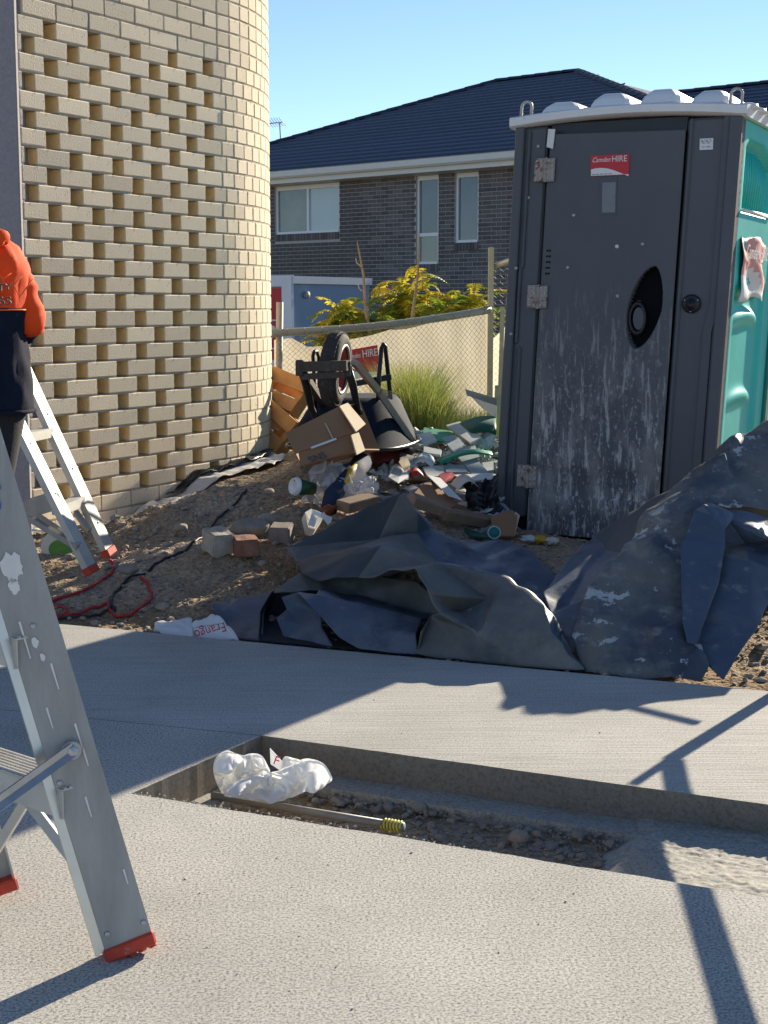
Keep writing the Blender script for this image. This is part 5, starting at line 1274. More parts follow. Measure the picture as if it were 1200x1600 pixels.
heap('plasterboard_piece', 'wide bluish white board leaning left of the drink can', 'board', ((624, 728), (648, 735), (655, 760), (626, 756)), 'plaster', .010, .05, (.05, 0, -.04, 0))
heap('plasterboard_piece', 'bright white bent board just below the drink can', 'board', ((648, 735), (680, 738), (676, 752), (645, 748)), 'paper', .008, .05, bend=.035)
heap('plasterboard_piece', 'thick pale board edge under the curved green strip at the right', 'board', ((742, 742), (771, 738), (771, 752), (748, 756)), 'plaster', .02, .03)
heap('plasterboard_piece', 'grey slab of board lying right of the long diagonal board', 'board', ((722, 722), (742, 718), (750, 738), (730, 742)), 'plaster_b', .02, .05)
heap('plasterboard_piece', 'broad pale board lying flat below the drink can', 'board', ((660, 752), (690, 750), (698, 766), (668, 768)), 'plaster', .012, .05)
heap('plasterboard_piece', 'narrow pale batten of board between the can and green strip', 'board', ((662, 722), (690, 728), (688, 736), (662, 732)), 'plaster', .014, .06)
heap('paper_sheet', 'white and tan torn paper sheet propped at the left of the heap', 'paper', ((607, 770), (632, 734), (640, 768), (622, 780)), 'paper', .004, .06, (0, .1, 0, -.05))
heap('torn_card', 'torn pinkish card piece standing behind the tarpaulin peak', 'card', ((623, 752), (634, 738), (641, 756), (633, 768)), 'card_l', .004, .08)
heap('red_card', 'bright red folded card in front of the white sheets', 'card', ((684, 765), (705, 760), (712, 768), (694, 777)), 'redcard', .01, .055, (.02, 0, 0, -.02))
heap('red_card', 'red curled packaging showing behind the tarpaulin peak', 'card', ((640, 757), (660, 764), (664, 772), (644, 770)), 'redcard', .006, .06, bend=.02)
sc = heap('printed_card', 'white card with red marks beside the toilet corner', 'card', ((708, 767), (770, 764), (770, 773), (730, 777)), 'paper', .005, .06)
for i, f in enumerate((.32, .62, .9)):
    a = hpx(708 + 62 * f, 766 + i * .4, .068); b = MB(); b.slab([a + Vector((-.022, 0, .002)), a + Vector((.022, .0, .002)), a + Vector((.014, -.05, -.012)), a + Vector((-.008, -.05, -.012))], .002); b.build('red_mark', M['redcard'], sc)
ws = heap('white_sheet', 'curling white glossy sheet with faint print in front of the heap', 'paper', ((667, 767), (688, 772), (722, 808), (700, 800)), 'paper', .004, .06, (0, 0, -.05, -.05))
heap('curled_sheet', 'white sheet curled upwards beside the black sack', 'paper', ((704, 784), (740, 778), (748, 790), (716, 794)), 'foam', .004, .07, bend=.04)
b = crumple(basis(hpx(752, 792, .05), (1, .15, 0), (0, .6, .5)), .16, .20, .08, 18, 4, 3.5); tag(b.build('black_sack', M['blackplastic'], None, True), 'crumpled black plastic sack beside the toilet corner', 'sack')
heap('cardboard_sheet', 'brown cardboard sheet under the curled white sheet', 'cardboard', ((646, 790), (668, 768), (716, 806), (692, 818)), 'card', .006, .035)
heap('red_sack', 'dark red printed sack lying under the wheelbarrow rim', 'sack', ((566, 702), (640, 694), (628, 740), (590, 738)), 'darkred', .02, .03, bend=.03)
rs = heap('grey_disc', 'pale pinkish rounded board lying on the dark red sack', 'board', ((585, 706), (610, 700), (626, 712), (618, 724), (600, 727), (586, 718)), 'foam', .006, .065)
heap('foam_sheet', 'white crumpled sheet draped below the cardboard box', 'sheet', ((516, 752), (556, 714), (586, 720), (552, 738)), 'paper', .006, .06, bend=.02)
for k, (px, py, s_, sd_, m_, nm, lab) in enumerate(((596, 752, .20, 3, 'paper', 'crumpled_paper', 'crumpled ball of white paper behind the tarpaulin ridge'), (567, 770, .17, 7, 'paper', 'crumpled_paper', 'crumpled printed paper right of the navy rag'),
        (610, 742, .12, 9, 'foam', 'crumpled_paper', 'small crumpled cream paper right of the white ball'), (740, 725, .22, 12, 'plaster', 'crumpled_sheet', 'pale crumpled sheet at the right of the heap'), (752, 700, .24, 14, 'paper', 'crumpled_sheet', 'pale crumpled sheet at the top right of the heap'),
        (705, 722, .16, 15, 'plaster', 'crumpled_sheet', 'pale crumpled sheet below the green board'), (655, 690, .2, 18, 'paper', 'crumpled_sheet', 'white crumpled sheet beside the wheelbarrow rim'))):
    b = crumple(basis(hpx(px, py, .03), (1, .1, .1), (0, .8, .5)), s_ * .8, s_ * .55, .06, 16, sd_, 4.0); solidify(tag(b.build(nm, M[m_], None, True), lab, 'paper' if 'paper' in nm else 'sheet'), .002)
# dark green plastic behind, white panel leaning behind the toilet
heap('dark_green_sheet', 'dark green folded sheet at the top right of the heap', 'sheet', ((716, 684), (775, 672), (775, 700), (735, 700)), 'darkgreen', .01, .06, bend=.02)
lpn = [pix(727, 609, 8.9), pix(776, 629, 8.75), pix(776, 655, 8.75), pix(748, 632, 8.85)]
b = MB(); b.slab(lpn, .006); wpn = b.build('plastic_panel_sheet', M['signwhite'], None); tag(wpn, 'white panel sticking out from behind the toilet above the grass', 'panel')
b = MB(); b.slab([pix(727, 608, 8.88), pix(776, 622, 8.7), pix(776, 634, 8.72), pix(730, 618, 8.86)], .006); b.build('folded_edge', M['plaster_b'], wpn)
# drink can
p = hpx(642, 719, .07); cn = thing('drink_can', 'crushed silver drink can among the plasterboard scraps', 'can', p)
CM = Matrix.Translation(p) @ Matrix.Rotation(R(70), 4, 'X') @ Matrix.Rotation(R(10), 4, 'Y')
b = MB(); b.lathe([(.022, -.06), (.033, -.052), (.030, -.02), (.033, .03), (.033, .045), (.027, .056)], CM, 20); b.build('can_body', M['can'], cn, True)
b = MB(); b.lathe([(0, .050), (.024, .050), (.027, .058), (.0255, .050)], CM, 20); b.build('lid', M['galv'], cn); b = MB(); b.lathe([(0, .052), (.009, .052), (0, .053)], CM @ Matrix.Translation((.008, 0, 0)), 12); b.build('mouth_hole', M['darkvoid'], cn)
# takeaway cup
p = pix(462, 760, 6.95); cu = thing('paper_cup', 'dark green paper cup with white lid lying on the dirt heap', 'cup', p)
ax = Vector((-.80, -.55, .18)).normalized(); UM = basis(p, ax.cross(Vector((0, 0, 1))), Vector((0, 0, 1))); 
UM = Matrix((ax.cross(Vector((0, 0, 1))).normalized(), Vector((0, 0, 1)) - ax * ax.z, ax)).transposed().to_4x4(); UM.translation = p
b = MB(); b.lathe([(0, -.10), (.030, -.10), (.041, .0)], UM, 24); b.build('cup_body', M['cupgreen'], cu, True)
b = MB(); b.lathe([(.041, -.008), (.045, -.006), (.045, .002), (.041, .006), (.040, .016), (.036, .018), (.034, .012), (0, .012)], UM, 24); ld = b.build('lid', M['signwhite'], cu, True)
b = MB(); b.slab([UM @ Vector(v) for v in ((-.006, .022, .0125), (.006, .022, .0125), (.006, .028, .0125), (-.006, .028, .0125))], .002); b.build('sip_hole', M['plate'], ld)
# clear plastic film
def bag_material():
    m = M['bag']; nt = m.node_tree; L = nt.links; p = [n for n in nt.nodes if n.type == 'BSDF_PRINCIPLED'][0]; out = [n for n in nt.nodes if n.type == 'OUTPUT_MATERIAL'][0]
    t = _n(nt, 'ShaderNodeBsdfTranslucent'); t.inputs[0].default_value = (.95, .95, .94, 1); x = _n(nt, 'ShaderNodeMixShader'); x.inputs[0].default_value = .35; L.new(p.outputs[0], x.inputs[1]); L.new(t.outputs[0], x.inputs[2]); L.new(x.outputs[0], out.inputs[0])
bag_material()
def film_material():
    m = M['film']; nt = m.node_tree; L = nt.links; p = [n for n in nt.nodes if n.type == 'BSDF_PRINCIPLED'][0]; out = [n for n in nt.nodes if n.type == 'OUTPUT_MATERIAL'][0]
    t = _n(nt, 'ShaderNodeBsdfTransparent'); x = _n(nt, 'ShaderNodeMixShader'); x.inputs[0].default_value = .45; L.new(p.outputs[0], x.inputs[1]); L.new(t.outputs[0], x.inputs[2]); L.new(x.outputs[0], out.inputs[0])
film_material()
b = crumple(basis(pix(508, 764, 7.1) + Vector((0, 0, .02)), (1, .2, -.4), (.35, .3, 1)), .17, .26, .10, 30, 31, 5.0); tag(b.build('plastic_film', M['film'], None, True), 'crumpled translucent plastic film between the cup and the navy rag', 'plastic film')
b = crumple(basis(pix(545, 775, 7.0) + Vector((0, 0, .02)), (1, .1, 0), (0, .5, .8)), .24, .16, .09, 24, 37, 5.0); tag(b.build('plastic_film', M['film'], None, True), 'crumpled translucent plastic film to the right of the navy rag', 'plastic film')
# navy rag with a yellow piece, amber bottle, offcut of timber
b = MB(); b.tube([pix(514, 795, 6.85), pix(520, 775, 6.95), pix(535, 756, 7.05), pix(552, 740, 7.15), pix(566, 722, 7.3)], [.04, .045, .04, .045, .05], 12); rg_ = b.build('navy_rag', M['jeans'], None, True); tag(rg_, 'rolled navy cloth bundle lying below the cardboard box', 'cloth')
b = MB(); b.tube([pix(540, 755, 7.0), pix(549, 738, 7.08), pix(556, 727, 7.15)], [.010, .022, .008], 8); tag(b.build('yellow_sleeve', M['yellow'], None, True), 'small yellow plastic sleeve on the navy cloth bundle', 'sleeve')
p = pix(512, 797, 6.75); b = MB(); b.lathe([(0, -.035), (.022, -.035), (.024, -.01), (.022, .015), (.010, .028), (.009, .045), (0, .045)], Matrix.Translation(p) @ Matrix.Rotation(R(65), 4, 'Y'), 16); tag(b.build('amber_bottle', mat('amber_plastic', (.16, .045, .008), .4, .2, 20, .05), None, True), 'small amber bottle at the foot of the navy bundle', 'bottle')
for (a, c, Y1, Y2, w, h, lab) in (((535, 792), (582, 780), 6.75, 6.9, .085, .05, 'short weathered timber offcut with ridged face by the navy bundle'), ((690, 802), (800, 822), 6.95, 7.25, .07, .05, 'long weathered timber plank in front of the toilet corner'),
        ((643, 780), (700, 800), 6.9, 6.98, .08, .05, 'weathered timber plank emerging behind the tarpaulin peak')):
    pa_, pb_ = pix(a[0], a[1], Y1), pix(c[0], c[1], Y2); b = MB(); d = pb_ - pa_; L_ = d.length; m4 = basis(pa_ + d / 2, d, Vector((0, 1, .15))); vs, fs = bev(L_, w, h, .004); b.add([m4 @ Vector(v) for v in vs], fs); tag(b.build('timber_offcut', M['timber_d'], None), lab, 'timber')
b = MB(); b.slab([pix(766, 808, 7.1), pix(800, 797, 7.2), pix(808, 806, 7.15), pix(804, 838, 6.95), pix(772, 838, 6.92)], .006); tag(b.build('cardboard_scrap', M['card'], None), 'bent brown cardboard scrap against the toilet corner', 'cardboard')
b = MB(); b.slab([pix(805, 800, 7.18), pix(812, 806, 7.16), pix(804, 838, 6.95), pix(797, 838, 6.97)], .006); tag(b.build('cardboard_edge', M['card_l'], None), 'upright tan cardboard edge beside the toilet corner', 'cardboard')
p = pix(772, 832, 6.72); jr = thing('spray_can', 'short dark teal can with a pale base lying by the plank', 'can', p); JM = basis(p, (1, 0, 0), (0, .2, 1))
b = MB(); b.lathe([(0, -.09), (.030, -.09), (.033, -.08), (.033, .0), (.031, .006)], JM, 20); b.build('can_body', M['tealdark'], jr, True); b = MB(); b.lathe([(0, .004), (.024, .004), (.026, .008), (.031, .006), (.0, .0045)], JM, 20); b.build('base_disc', M['plaster'], jr)
b = MB(); b.slab([pix(725, 826, 7.0), pix(745, 832, 7.0), pix(768, 842, 6.9), pix(735, 838, 6.9)], .01); tag(b.build('green_scrap', M['darkgreen'], None), 'dark green leaf shaped scrap under the long plank', 'scrap')
for (px, py, c, lab) in ((843, 843, 'yellow', 'small orange yellow scrap under the toilet door'), (862, 845, 'foam', 'small pinkish cream lump under the toilet door'), (826, 842, 'plaster', 'pale grey crumpled scrap beside the toilet door foot')):
    p = pix(px, py, 6.85); b = MB(); b.add([p + Vector((v[0] * .035, v[1] * .03, v[2] * .018)) * (1 + .4 * mnoise.noise(Vector(v) * 2 + Vector((px, 0, 0)))) for v in ICO2[0]], ICO2[1]); tag(b.build('scrap', M[c], None, True), lab, 'scrap')
# cream offcut wrapped in a white strap
q = [pix(474, 806, 6.55), pix(484, 800, 6.6), pix(502, 815, 6.55), pix(490, 833, 6.45), pix(479, 830, 6.45)]
b = MB(); b.slab(q, .04); fo = b.build('board_offcut', M['foam'], None); tag(fo, 'cream wedge shaped offcut at the left tip of the tarpaulin', 'offcut')
b = MB(); b.beam(pix(486, 822, 6.45), pix(494, 798, 6.5), .03, .004, up=(0, -1, 0)); b.beam(pix(490, 800, 6.48), pix(518, 812, 6.4), .02, .004, up=(0, -1, 0)); b.beam(pix(503, 802, 6.4), pix(515, 818, 6.4), .02, .004, up=(0, -1, 0)); tag(b.build('white_strap', M['signwhite'], None), 'white plastic strap wound round the cream offcut', 'strap')

# ================================================================== STONES AND BRICKS ON THE DIRT
def lump(name, label, cat, px, py, Y, dims, rz, rx, m, ragged=.0, seed=0, bv=.006):
    p = pix(px, py, Y); M4 = Matrix.Translation(p) @ Matrix.Rotation(R(rz), 4, 'Z') @ Matrix.Rotation(R(rx), 4, 'X')
    bm = bmesh.new(); bmesh.ops.create_cube(bm, size=1); bmesh.ops.scale(bm, vec=dims, verts=bm.verts); bmesh.ops.bevel(bm, geom=bm.edges[:], offset=bv, segments=2, affect='EDGES')
    bmesh.ops.subdivide_edges(bm, edges=bm.edges[:], cuts=3, use_grid_fill=True)
    for v in bm.verts:
        n = v.co.normalized(); v.co += n * ragged * (mnoise.noise(v.co * 18 + Vector((seed, 0, 0))) + .6 * mnoise.noise(v.co * 50))
    bm.transform(M4); b = MB(); b.add([v.co.copy() for v in bm.verts], [[k.index for k in f.verts] for f in bm.faces]); bm.free()
    return tag(b.build(name, M[m], None, False), label, cat)
lump('concrete_lump', 'pale broken concrete lump at the left end of the row of stones', 'concrete lump', 341, 846, 6.25, (.10, .12, .095), 32, 10, 'concrete_block', .012, 1)
lump('red_brick', 'broken red brick between the concrete lump and the grey brick', 'brick', 384, 853, 6.22, (.105, .11, .075), 12, 4, 'red_brick', .005, 2)
lump('grey_brick', 'grey brown brick end right of the flat boulder', 'brick', 440, 833, 6.42, (.095, .11, .075), -8, 6, 'grey_brick', .003, 3)
def boulder(px, py, Y, r3, label, m='stone_grey', seed=0):
    p = pix(px, py, Y); b = MB(); b.add([p + Vector((v[0] * r3[0], v[1] * r3[1], v[2] * r3[2])) * (1 + .22 * mnoise.noise(Vector(v) * 1.3 + Vector((seed, 3, 0))) + .06 * mnoise.noise(Vector(v) * 4 + Vector((seed, 0, 0)))) for v in ICO2[0]], ICO2[1])
    return tag(b.build('boulder' if r3[0] > .05 else 'rock', M[m], None, True), label, 'rock')
boulder(390, 824, 6.55, (.085, .07, .042), 'smooth flat grey boulder behind the red brick', 'stone_grey', 1)
boulder(418, 812, 6.7, (.045, .04, .03), 'brown pointed rock just behind the grey brown brick', 'stone', 2)
boulder(200, 889, 6.1, (.042, .04, .024), 'grey rock beside the aluminium ladder foot on the dirt', 'stone_grey', 3)
boulder(283, 824, 6.7, (.03, .03, .02), 'tan rock high on the brown dirt slope', 'stone', 4)
boulder(420, 768, 7.05, (.026, .03, .016), 'small pale rock near the top of the heap left of the cup', 'stone', 5)
boulder(255, 948, 5.75, (.030, .03, .016), 'pale flat rock on the dirt near the slab edge', 'stone', 6)
boulder(410, 880, 6.1, (.020, .02, .012), 'small rock below the red brick', 'stone', 7)
boulder(322, 905, 5.95, (.018, .02, .012), 'small rock on the dirt above the white bag', 'stone', 8)

# cords
def ground_curve(pts_, r, m, name, label, cat, up=.008, smooth=6):
    P_ = []
    for px, py in pts_:
        # march the ray down to the dirt
        d = ray(px, py).normalized(); t = 4.5
        for _ in range(260):
            p = cam.location + d * t
            if p.z < gzr(p.x, p.y): break
            t += .018
        P_.append(p)
    out = []
    n = len(P_)
    for i in range(n - 1):
        p0, p1, p2, p3 = P_[max(i - 1, 0)], P_[i], P_[i + 1], P_[min(i + 2, n - 1)]
        for k in range(smooth):
            t = k / smooth; q = .5 * ((2 * p1) + (p2 - p0) * t + (2 * p0 - 5 * p1 + 4 * p2 - p3) * t * t + (3 * p1 - p0 - 3 * p2 + p3) * t ** 3)
            q.z = gzr(q.x, q.y) + up; out.append(q)
    out.append(P_[-1] + Vector((0, 0, up)))
    b = MB(); b.tube(out, r, 7); return tag(b.build(name, M[m], None, True), label, cat)
ground_curve([(385, 768), (372, 785), (340, 815), (310, 845), (280, 868), (235, 893), (200, 908), (180, 928), (174, 948), (180, 960)], .0060, 'cordblk', 'black_cable', 'thin black cable running down the dirt slope to the slab', 'cable')
ground_curve([(172, 880), (178, 893), (160, 910), (120, 930), (85, 942), (80, 950), (100, 952), (106, 962), (92, 968)], .0065, 'cordred', 'red_rope', 'red rope looping away from the aluminium ladder foot', 'rope')
ground_curve([(80, 960), (110, 966), (150, 952), (168, 948), (172, 958), (190, 966), (215, 956), (236, 940), (232, 918), (220, 905)], .0062, 'cordred', 'red_rope', 'red rope lying in a loose loop near the slab edge', 'rope')
ground_curve([(90, 970), (130, 966), (165, 958), (175, 950)], .0060, 'cordblk', 'black_cable', 'short black cable crossing the red cord near the slab edge', 'cable')
# white sheeting along the tower's foot with a black membrane edge
def ribbon(P_, W, m, name, label, cat, amp, seed, up=.02, n2=8, dirv=None):
    b = MB(); n = len(P_) * 8; vs = []
    for i in range(n + 1):
        f = i / n * (len(P_) - 1); k = min(int(f), len(P_) - 2); p = P_[k].lerp(P_[k + 1], f - k); w = W[k] + (W[k + 1] - W[k]) * (f - k)
        for j in range(n2 + 1):
            v = j / n2 - .5; q = p + Vector((tn.x, tn.y, 0)) * v * w + Vector((0, 0, -v * w * .35))
            q.z = max(gz(q.x, q.y), q.z - .05) + up + amp * mnoise.noise(Vector((q.x * 12, q.y * 12, seed))) + amp * .6 * mnoise.noise(Vector((q.x * 33, q.y * 33, seed)))
            vs.append(q)
    b.add(vs, [(i * (n2 + 1) + j, i * (n2 + 1) + j + 1, (i + 1) * (n2 + 1) + j + 1, (i + 1) * (n2 + 1) + j) for i in range(n) for j in range(n2)])
    return solidify(tag(b.build(name, M[m], None, True), label, cat), .003)
pw = [tower_pt(s_, -.10)[0] for s_ in (-.15, .25, .6, .95, 1.25, 1.5, 1.8, 2.1)]
for p_ in pw: p_.z = gz(p_.x, p_.y)
ribbon(pw, [.14, .16, .13, .12, .16, .18, .16, .14], 'sheetw', 'ground_sheet', 'white plastic sheeting lying along the foot of the brick tower', 'plastic sheet', .018, 3, .03)
pw2 = [tower_pt(s_, -.035)[0] for s_ in (.95, 1.25, 1.5, 1.8, 2.1)]
for p_ in pw2: p_.z = gz(p_.x, p_.y) + .03
ribbon(pw2, [.03, .07, .08, .07, .06], 'blackplastic', 'membrane_strip', 'black membrane edge standing between the white sheeting and the bricks', 'membrane', .02, 8, .05, 4)
# half-buried green painted disc at the tower foot
p = pix(94, 856, 6.75); F = basis(p, (1, .1, 0), (0, .25, 1)); gd = thing('painted_disc', 'half buried green and cream round lid behind the aluminium ladder', 'lid', p)
b = MB(); b.lathe([(0, -.006), (.085, -.006), (.088, 0), (.085, .006), (0, .006)], F, 28); b.build('lid', M['foam'], gd)
b = MB(); b.lathe([(0, .007), (.058, .007), (.058, .0085), (0, .0085)], F @ Matrix.Translation((.012, -.006, 0)) @ Matrix.Diagonal((1.1, .8, 1, 1)), 20); b.build('green_patch', mat('lid_green', (.10, .24, .03), .6, .3, 14, .1), gd)

# ================================================================== WHITE BAGS
q = [G(241, 978, .0), G(268, 966, .02), G(300, 962, .03), G(330, 958, .05), G(352, 975, .03), G(371, 996, .0), G(300, 998, .0), G(250, 990, -.0)]
def bag_quad(pts_, name, label, m, seed, parent=None):
    b = MB(); n = 14; vs = []
    a, bb, c, d = pts_
    for j in range(n + 1):
        for i in range(n + 1):
            u, v = i / n, j / n; p = (a.lerp(bb, u)).lerp(d.lerp(c, u), v)
            p = p + Vector((0, 0, .020 * abs(mnoise.noise(Vector((u * 3 + seed, v * 2, 0)))) + .004 * abs(mnoise.noise(Vector((u * 9 + seed, v * 4, 0)))) + .03 * math.sin(math.pi * v) * .3)); vs.append(p)
    b.add(vs, [(j * (n + 1) + i, j * (n + 1) + i + 1, (j + 1) * (n + 1) + i + 1, (j + 1) * (n + 1) + i) for j in range(n) for i in range(n)])
    return solidify(tag(b.build(name, M[m], None, True), label, 'bag'), .002)
fbag = bag_quad([pix(298, 1002, 5.42), pix(374, 1002, 5.30), pix(336, 961, 5.52), pix(300, 975, 5.50)], 'printed_bag', 'white printed plastic bag with red lettering tucked under the tarpaulin', 'bag', 2)
bag_quad([pix(240, 994, 5.46), pix(302, 1000, 5.36), pix(300, 966, 5.62), pix(243, 975, 5.58)], 'plastic_bag', 'plain white plastic bag flattened on the dirt at the slab edge', 'bag', 5)
Fb = basis(pix(328, 985, 5.30), pix(305, 991, 5.30) - pix(350, 978, 5.32), Vector((0, -.45, -.8)))
text('Frango', .052, Fb, M['inkred'], 'lettering', fbag, extrude=.0006, shear=-.05, width=.115)
b = MB(); 
for i in range(15): a = pix(305 + i * 3, 981 - i * .45, 5.35); b.slab([a, a + Vector((.0045, 0, 0)), a + Vector((.0045, 0, .003)), a + Vector((0, 0, .003))], .0004)
b.build('small_print', M['ink'], fbag)
# the bag in the pit: sculpted shell from a bulged outline with folds
pb0 = thing('plastic_bag', 'crumpled white plastic bag with a red letter lying in the concrete pit', 'bag', G(425, 1245, -.10))
def blob(outline, Yc, depth, amp, seed, name, parent, m='bag', bulge=.10):
    """sheet with volume: radial grid inside a surveyed outline, domed toward the camera"""
    cpx = sum(o_[0] for o_ in outline) / len(outline); cpy = sum(o_[1] for o_ in outline) / len(outline); n = len(outline) * 9; b = MB(); vs = []; K = 30
    pts_ = []
    for i in range(n):
        f = i / n * len(outline); k = int(f); a, c, d_, e_ = [outline[(k + t) % len(outline)] for t in (-1, 0, 1, 2)]; t = f - k
        q = [.5 * ((2 * c[z]) + (d_[z] - a[z]) * t + (2 * a[z] - 5 * c[z] + 4 * d_[z] - e_[z]) * t * t + (3 * c[z] - a[z] - 3 * d_[z] + e_[z]) * t ** 3) for z in (0, 1)]; pts_.append(q)
    for side in (1, -1):
        for k in range(K + 1):
            rr = k / K
            for i, (x, y) in enumerate(pts_):
                X, Y_ = cpx + (x - cpx) * rr, cpy + (y - cpy) * rr; dome = math.sqrt(max(0, 1 - rr ** 2.2))
                w = (abs(mnoise.noise(Vector((X * .020 + seed + Y_ * .012, Y_ * .028, side)))) * 1.2 + .22 * abs(mnoise.noise(Vector((X * .05 + seed, Y_ * .07 - X * .03, side))))) * amp * 1.7 * min(1, (1 - rr) * 4 + .15)
                p = pix(X, Y_, Yc + (Y_ - cpy) * -.0009 - side * (bulge * dome * .5) + side * w); vs.append(p)
    rr_ = random.Random(seed + 50); dirs = [(Vector((rr_.uniform(-1, 1), rr_.uniform(-.5, .5), rr_.uniform(-1, 1))).normalized(), l_) for l_ in (.10, .07, .05, .038, .028, .02)]
    V2 = []
    for i_, v in enumerate(vs):
        v = Vector(v); k = (i_ % ((K + 1) * n)) // n; rr = k / K; h = 0
        for kk, (dv, lam) in enumerate(dirs):
            t = v.dot(dv) / lam + .5 * mnoise.noise(v * 14 + Vector((seed, kk * 4, 0))); h += abs(2 * (t - math.floor(t + .5))) * lam * .30 * max(0, .4 + 1.6 * mnoise.noise(v * 9 + Vector((kk * 7, seed, 0))))
        V2.append(v + Vector((0, h * (1 if i_ < (K + 1) * n else -1) * (1 - rr ** 6), -h * .25)))
    vs = V2
    b.v = [Vector(v) for v in vs]; half_ = (K + 1) * n
    for s0 in (0, half_):
        for k in range(K):
            for i in range(n):
                f = [s0 + k * n + i, s0 + k * n + (i + 1) % n, s0 + (k + 1) * n + (i + 1) % n, s0 + (k + 1) * n + i]; b.f.append(f if s0 == 0 else f[::-1]); b.mi.append(0)
    o = b.build(name, M[m], parent, True); o.data.set_sharp_from_angle(angle=R(20)); return o
blob([(333, 1200), (338, 1180), (356, 1171), (380, 1175), (404, 1173), (417, 1190), (422, 1208), (405, 1222), (380, 1234), (362, 1244), (348, 1238), (338, 1220)], 3.80, .1, .075, 3, 'bag_back', pb0, bulge=.07)
blob([(350, 1240), (368, 1222), (395, 1212), (420, 1206), (450, 1196), (478, 1182), (505, 1190), (519, 1215), (505, 1226), (480, 1232), (455, 1243), (425, 1252), (390, 1250), (365, 1246)], 3.70, .1, .085, 11, 'bag_front', pb0, bulge=.07)
blob([(438, 1200), (444, 1181), (458, 1182), (478, 1190), (470, 1204), (450, 1208)], 3.84, .1, .05, 17, 'bag_fold', pb0, bulge=.06)
tri = [pix(422, 1169, 3.80), pix(441, 1190, 3.77), pix(438, 1204, 3.76), pix(423, 1194, 3.79)]
b = MB(); b.slab(tri, .002); tg = b.build('bag_corner', M['bag'], pb0)
text('F', .034, basis(pix(432, 1189, 3.755), (1, -.1, -.35), (.35, 0, 1)), M['inkred'], 'lettering', tg, extrude=.0006)

# ================================================================== PIPE IN THE PIT
pa_, pb_ = G(332, 1243, -.085), G(603, 1287, -.088); pc_ = G(628, 1292, -.088)
pp_ = thing('metal_pipe', 'grey metal pipe with a yellow banded end lying along the pit edge', 'pipe', pa_)
b = MB(); d = (pc_ - pa_); b.tube([pa_, pa_ + d * .93], .0105, 12); b.build('tube', M['pipe'], pp_, True)
b = MB(); hel = []
u = d.normalized(); v1 = u.cross(Vector((0, 0, 1))).normalized(); v2 = u.cross(v1)
b.tube([pa_ + d * .905, pc_ + u * .005], .012, 12)
b.build('end_plug', M['plate'], pp_, True); b = MB()
for k in range(96):
    f = k / 95; a = f * 2 * math.pi * 6; hel.append(pa_ + d * (.905 + .095 * f) + v1 * .0135 * math.cos(a) + v2 * .0135 * math.sin(a))
b.tube(hel, .0027, 5); b.build('yellow_band', M['tapey'], pp_, True)

# ================================================================== TARPAULINS
def tarp(name, label, V, F, m, sub=4, thick=.005, wr=.006, seed=0, smooth_it=3, fold_amp=.0):
    smooth_it = 2
    bm = bmesh.new(); idx = {k: bm.verts.new(pix(*v) if len(v) == 3 else Vector(v[:3])) for k, v in V.items()}
    for f in F:
        mi_ = 0
        if f[1] == ':': mi_ = 'BGD'.index(f[0]); f = f[2:]
        try: bm.faces.new([idx[k] for k in f.split()]).material_index = mi_
        except ValueError: pass
    bmesh.ops.recalc_face_normals(bm, faces=bm.faces)
    bmesh.ops.triangulate(bm, faces=bm.faces[:])
    for _ in range(sub): bmesh.ops.subdivide_edges(bm, edges=bm.edges[:], cuts=1, use_grid_fill=True); bmesh.ops.triangulate(bm, faces=[f for f in bm.faces if len(f.verts) > 3])
    bnd = {v for v in bm.verts if v.is_boundary}
    for it in range(smooth_it):
        new = {}
        for v in bm.verts:
            if v in bnd:
                nb = [e.other_vert(v).co for e in v.link_edges if e.is_boundary]; w = .35
            else: nb = [e.other_vert(v).co for e in v.link_edges]; w = .6
            if nb: new[v] = v.co.lerp(sum(nb, Vector()) / len(nb), w)
        for v, c in new.items(): v.co = c
    bm.normal_update(); rr_ = random.Random(seed); dirs = []
    for kk in range(7):
        dv = Vector((rr_.uniform(-1, 1), rr_.uniform(-.6, .6), rr_.uniform(-1, 1))).normalized(); lam = rr_.choice((.34, .24, .17, .12, .09)); dirs.append((dv, lam, lam * .040 * wr / .006))
    for v in bm.verts:
        q = v.co; s_ = Vector((seed * 7.3, 0, 0))
        h = mnoise.noise(q * 2.6 + s_) * wr * 1.2
        for kk, (dv, lam, am) in enumerate(dirs):
            mk = mnoise.noise(q * 1.7 + s_ + Vector((kk * 5.1, 0, 0))) * 2.2 + .35
            if mk > 0:
                t = q.dot(dv) / lam + .55 * mnoise.noise(q * 2.1 + s_ + Vector((0, kk * 3.3, 0))); tr = abs(2 * (t - math.floor(t + .5))); h += (.5 - tr) * am * min(1, mk)
        v.co = q + v.normal * h
    b = MB(); b.v = [v.co.copy() for v in bm.verts]; bm.verts.index_update(); b.f = [[k.index for k in f.verts] for f in bm.faces]; b.mi = [f.material_index for f in bm.faces]; bm.free()
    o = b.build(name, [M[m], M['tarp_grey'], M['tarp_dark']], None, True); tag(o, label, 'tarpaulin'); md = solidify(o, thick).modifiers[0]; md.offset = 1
    try:
        o.data.set_sharp_from_angle(angle=R(24))
    except Exception: pass
    return o
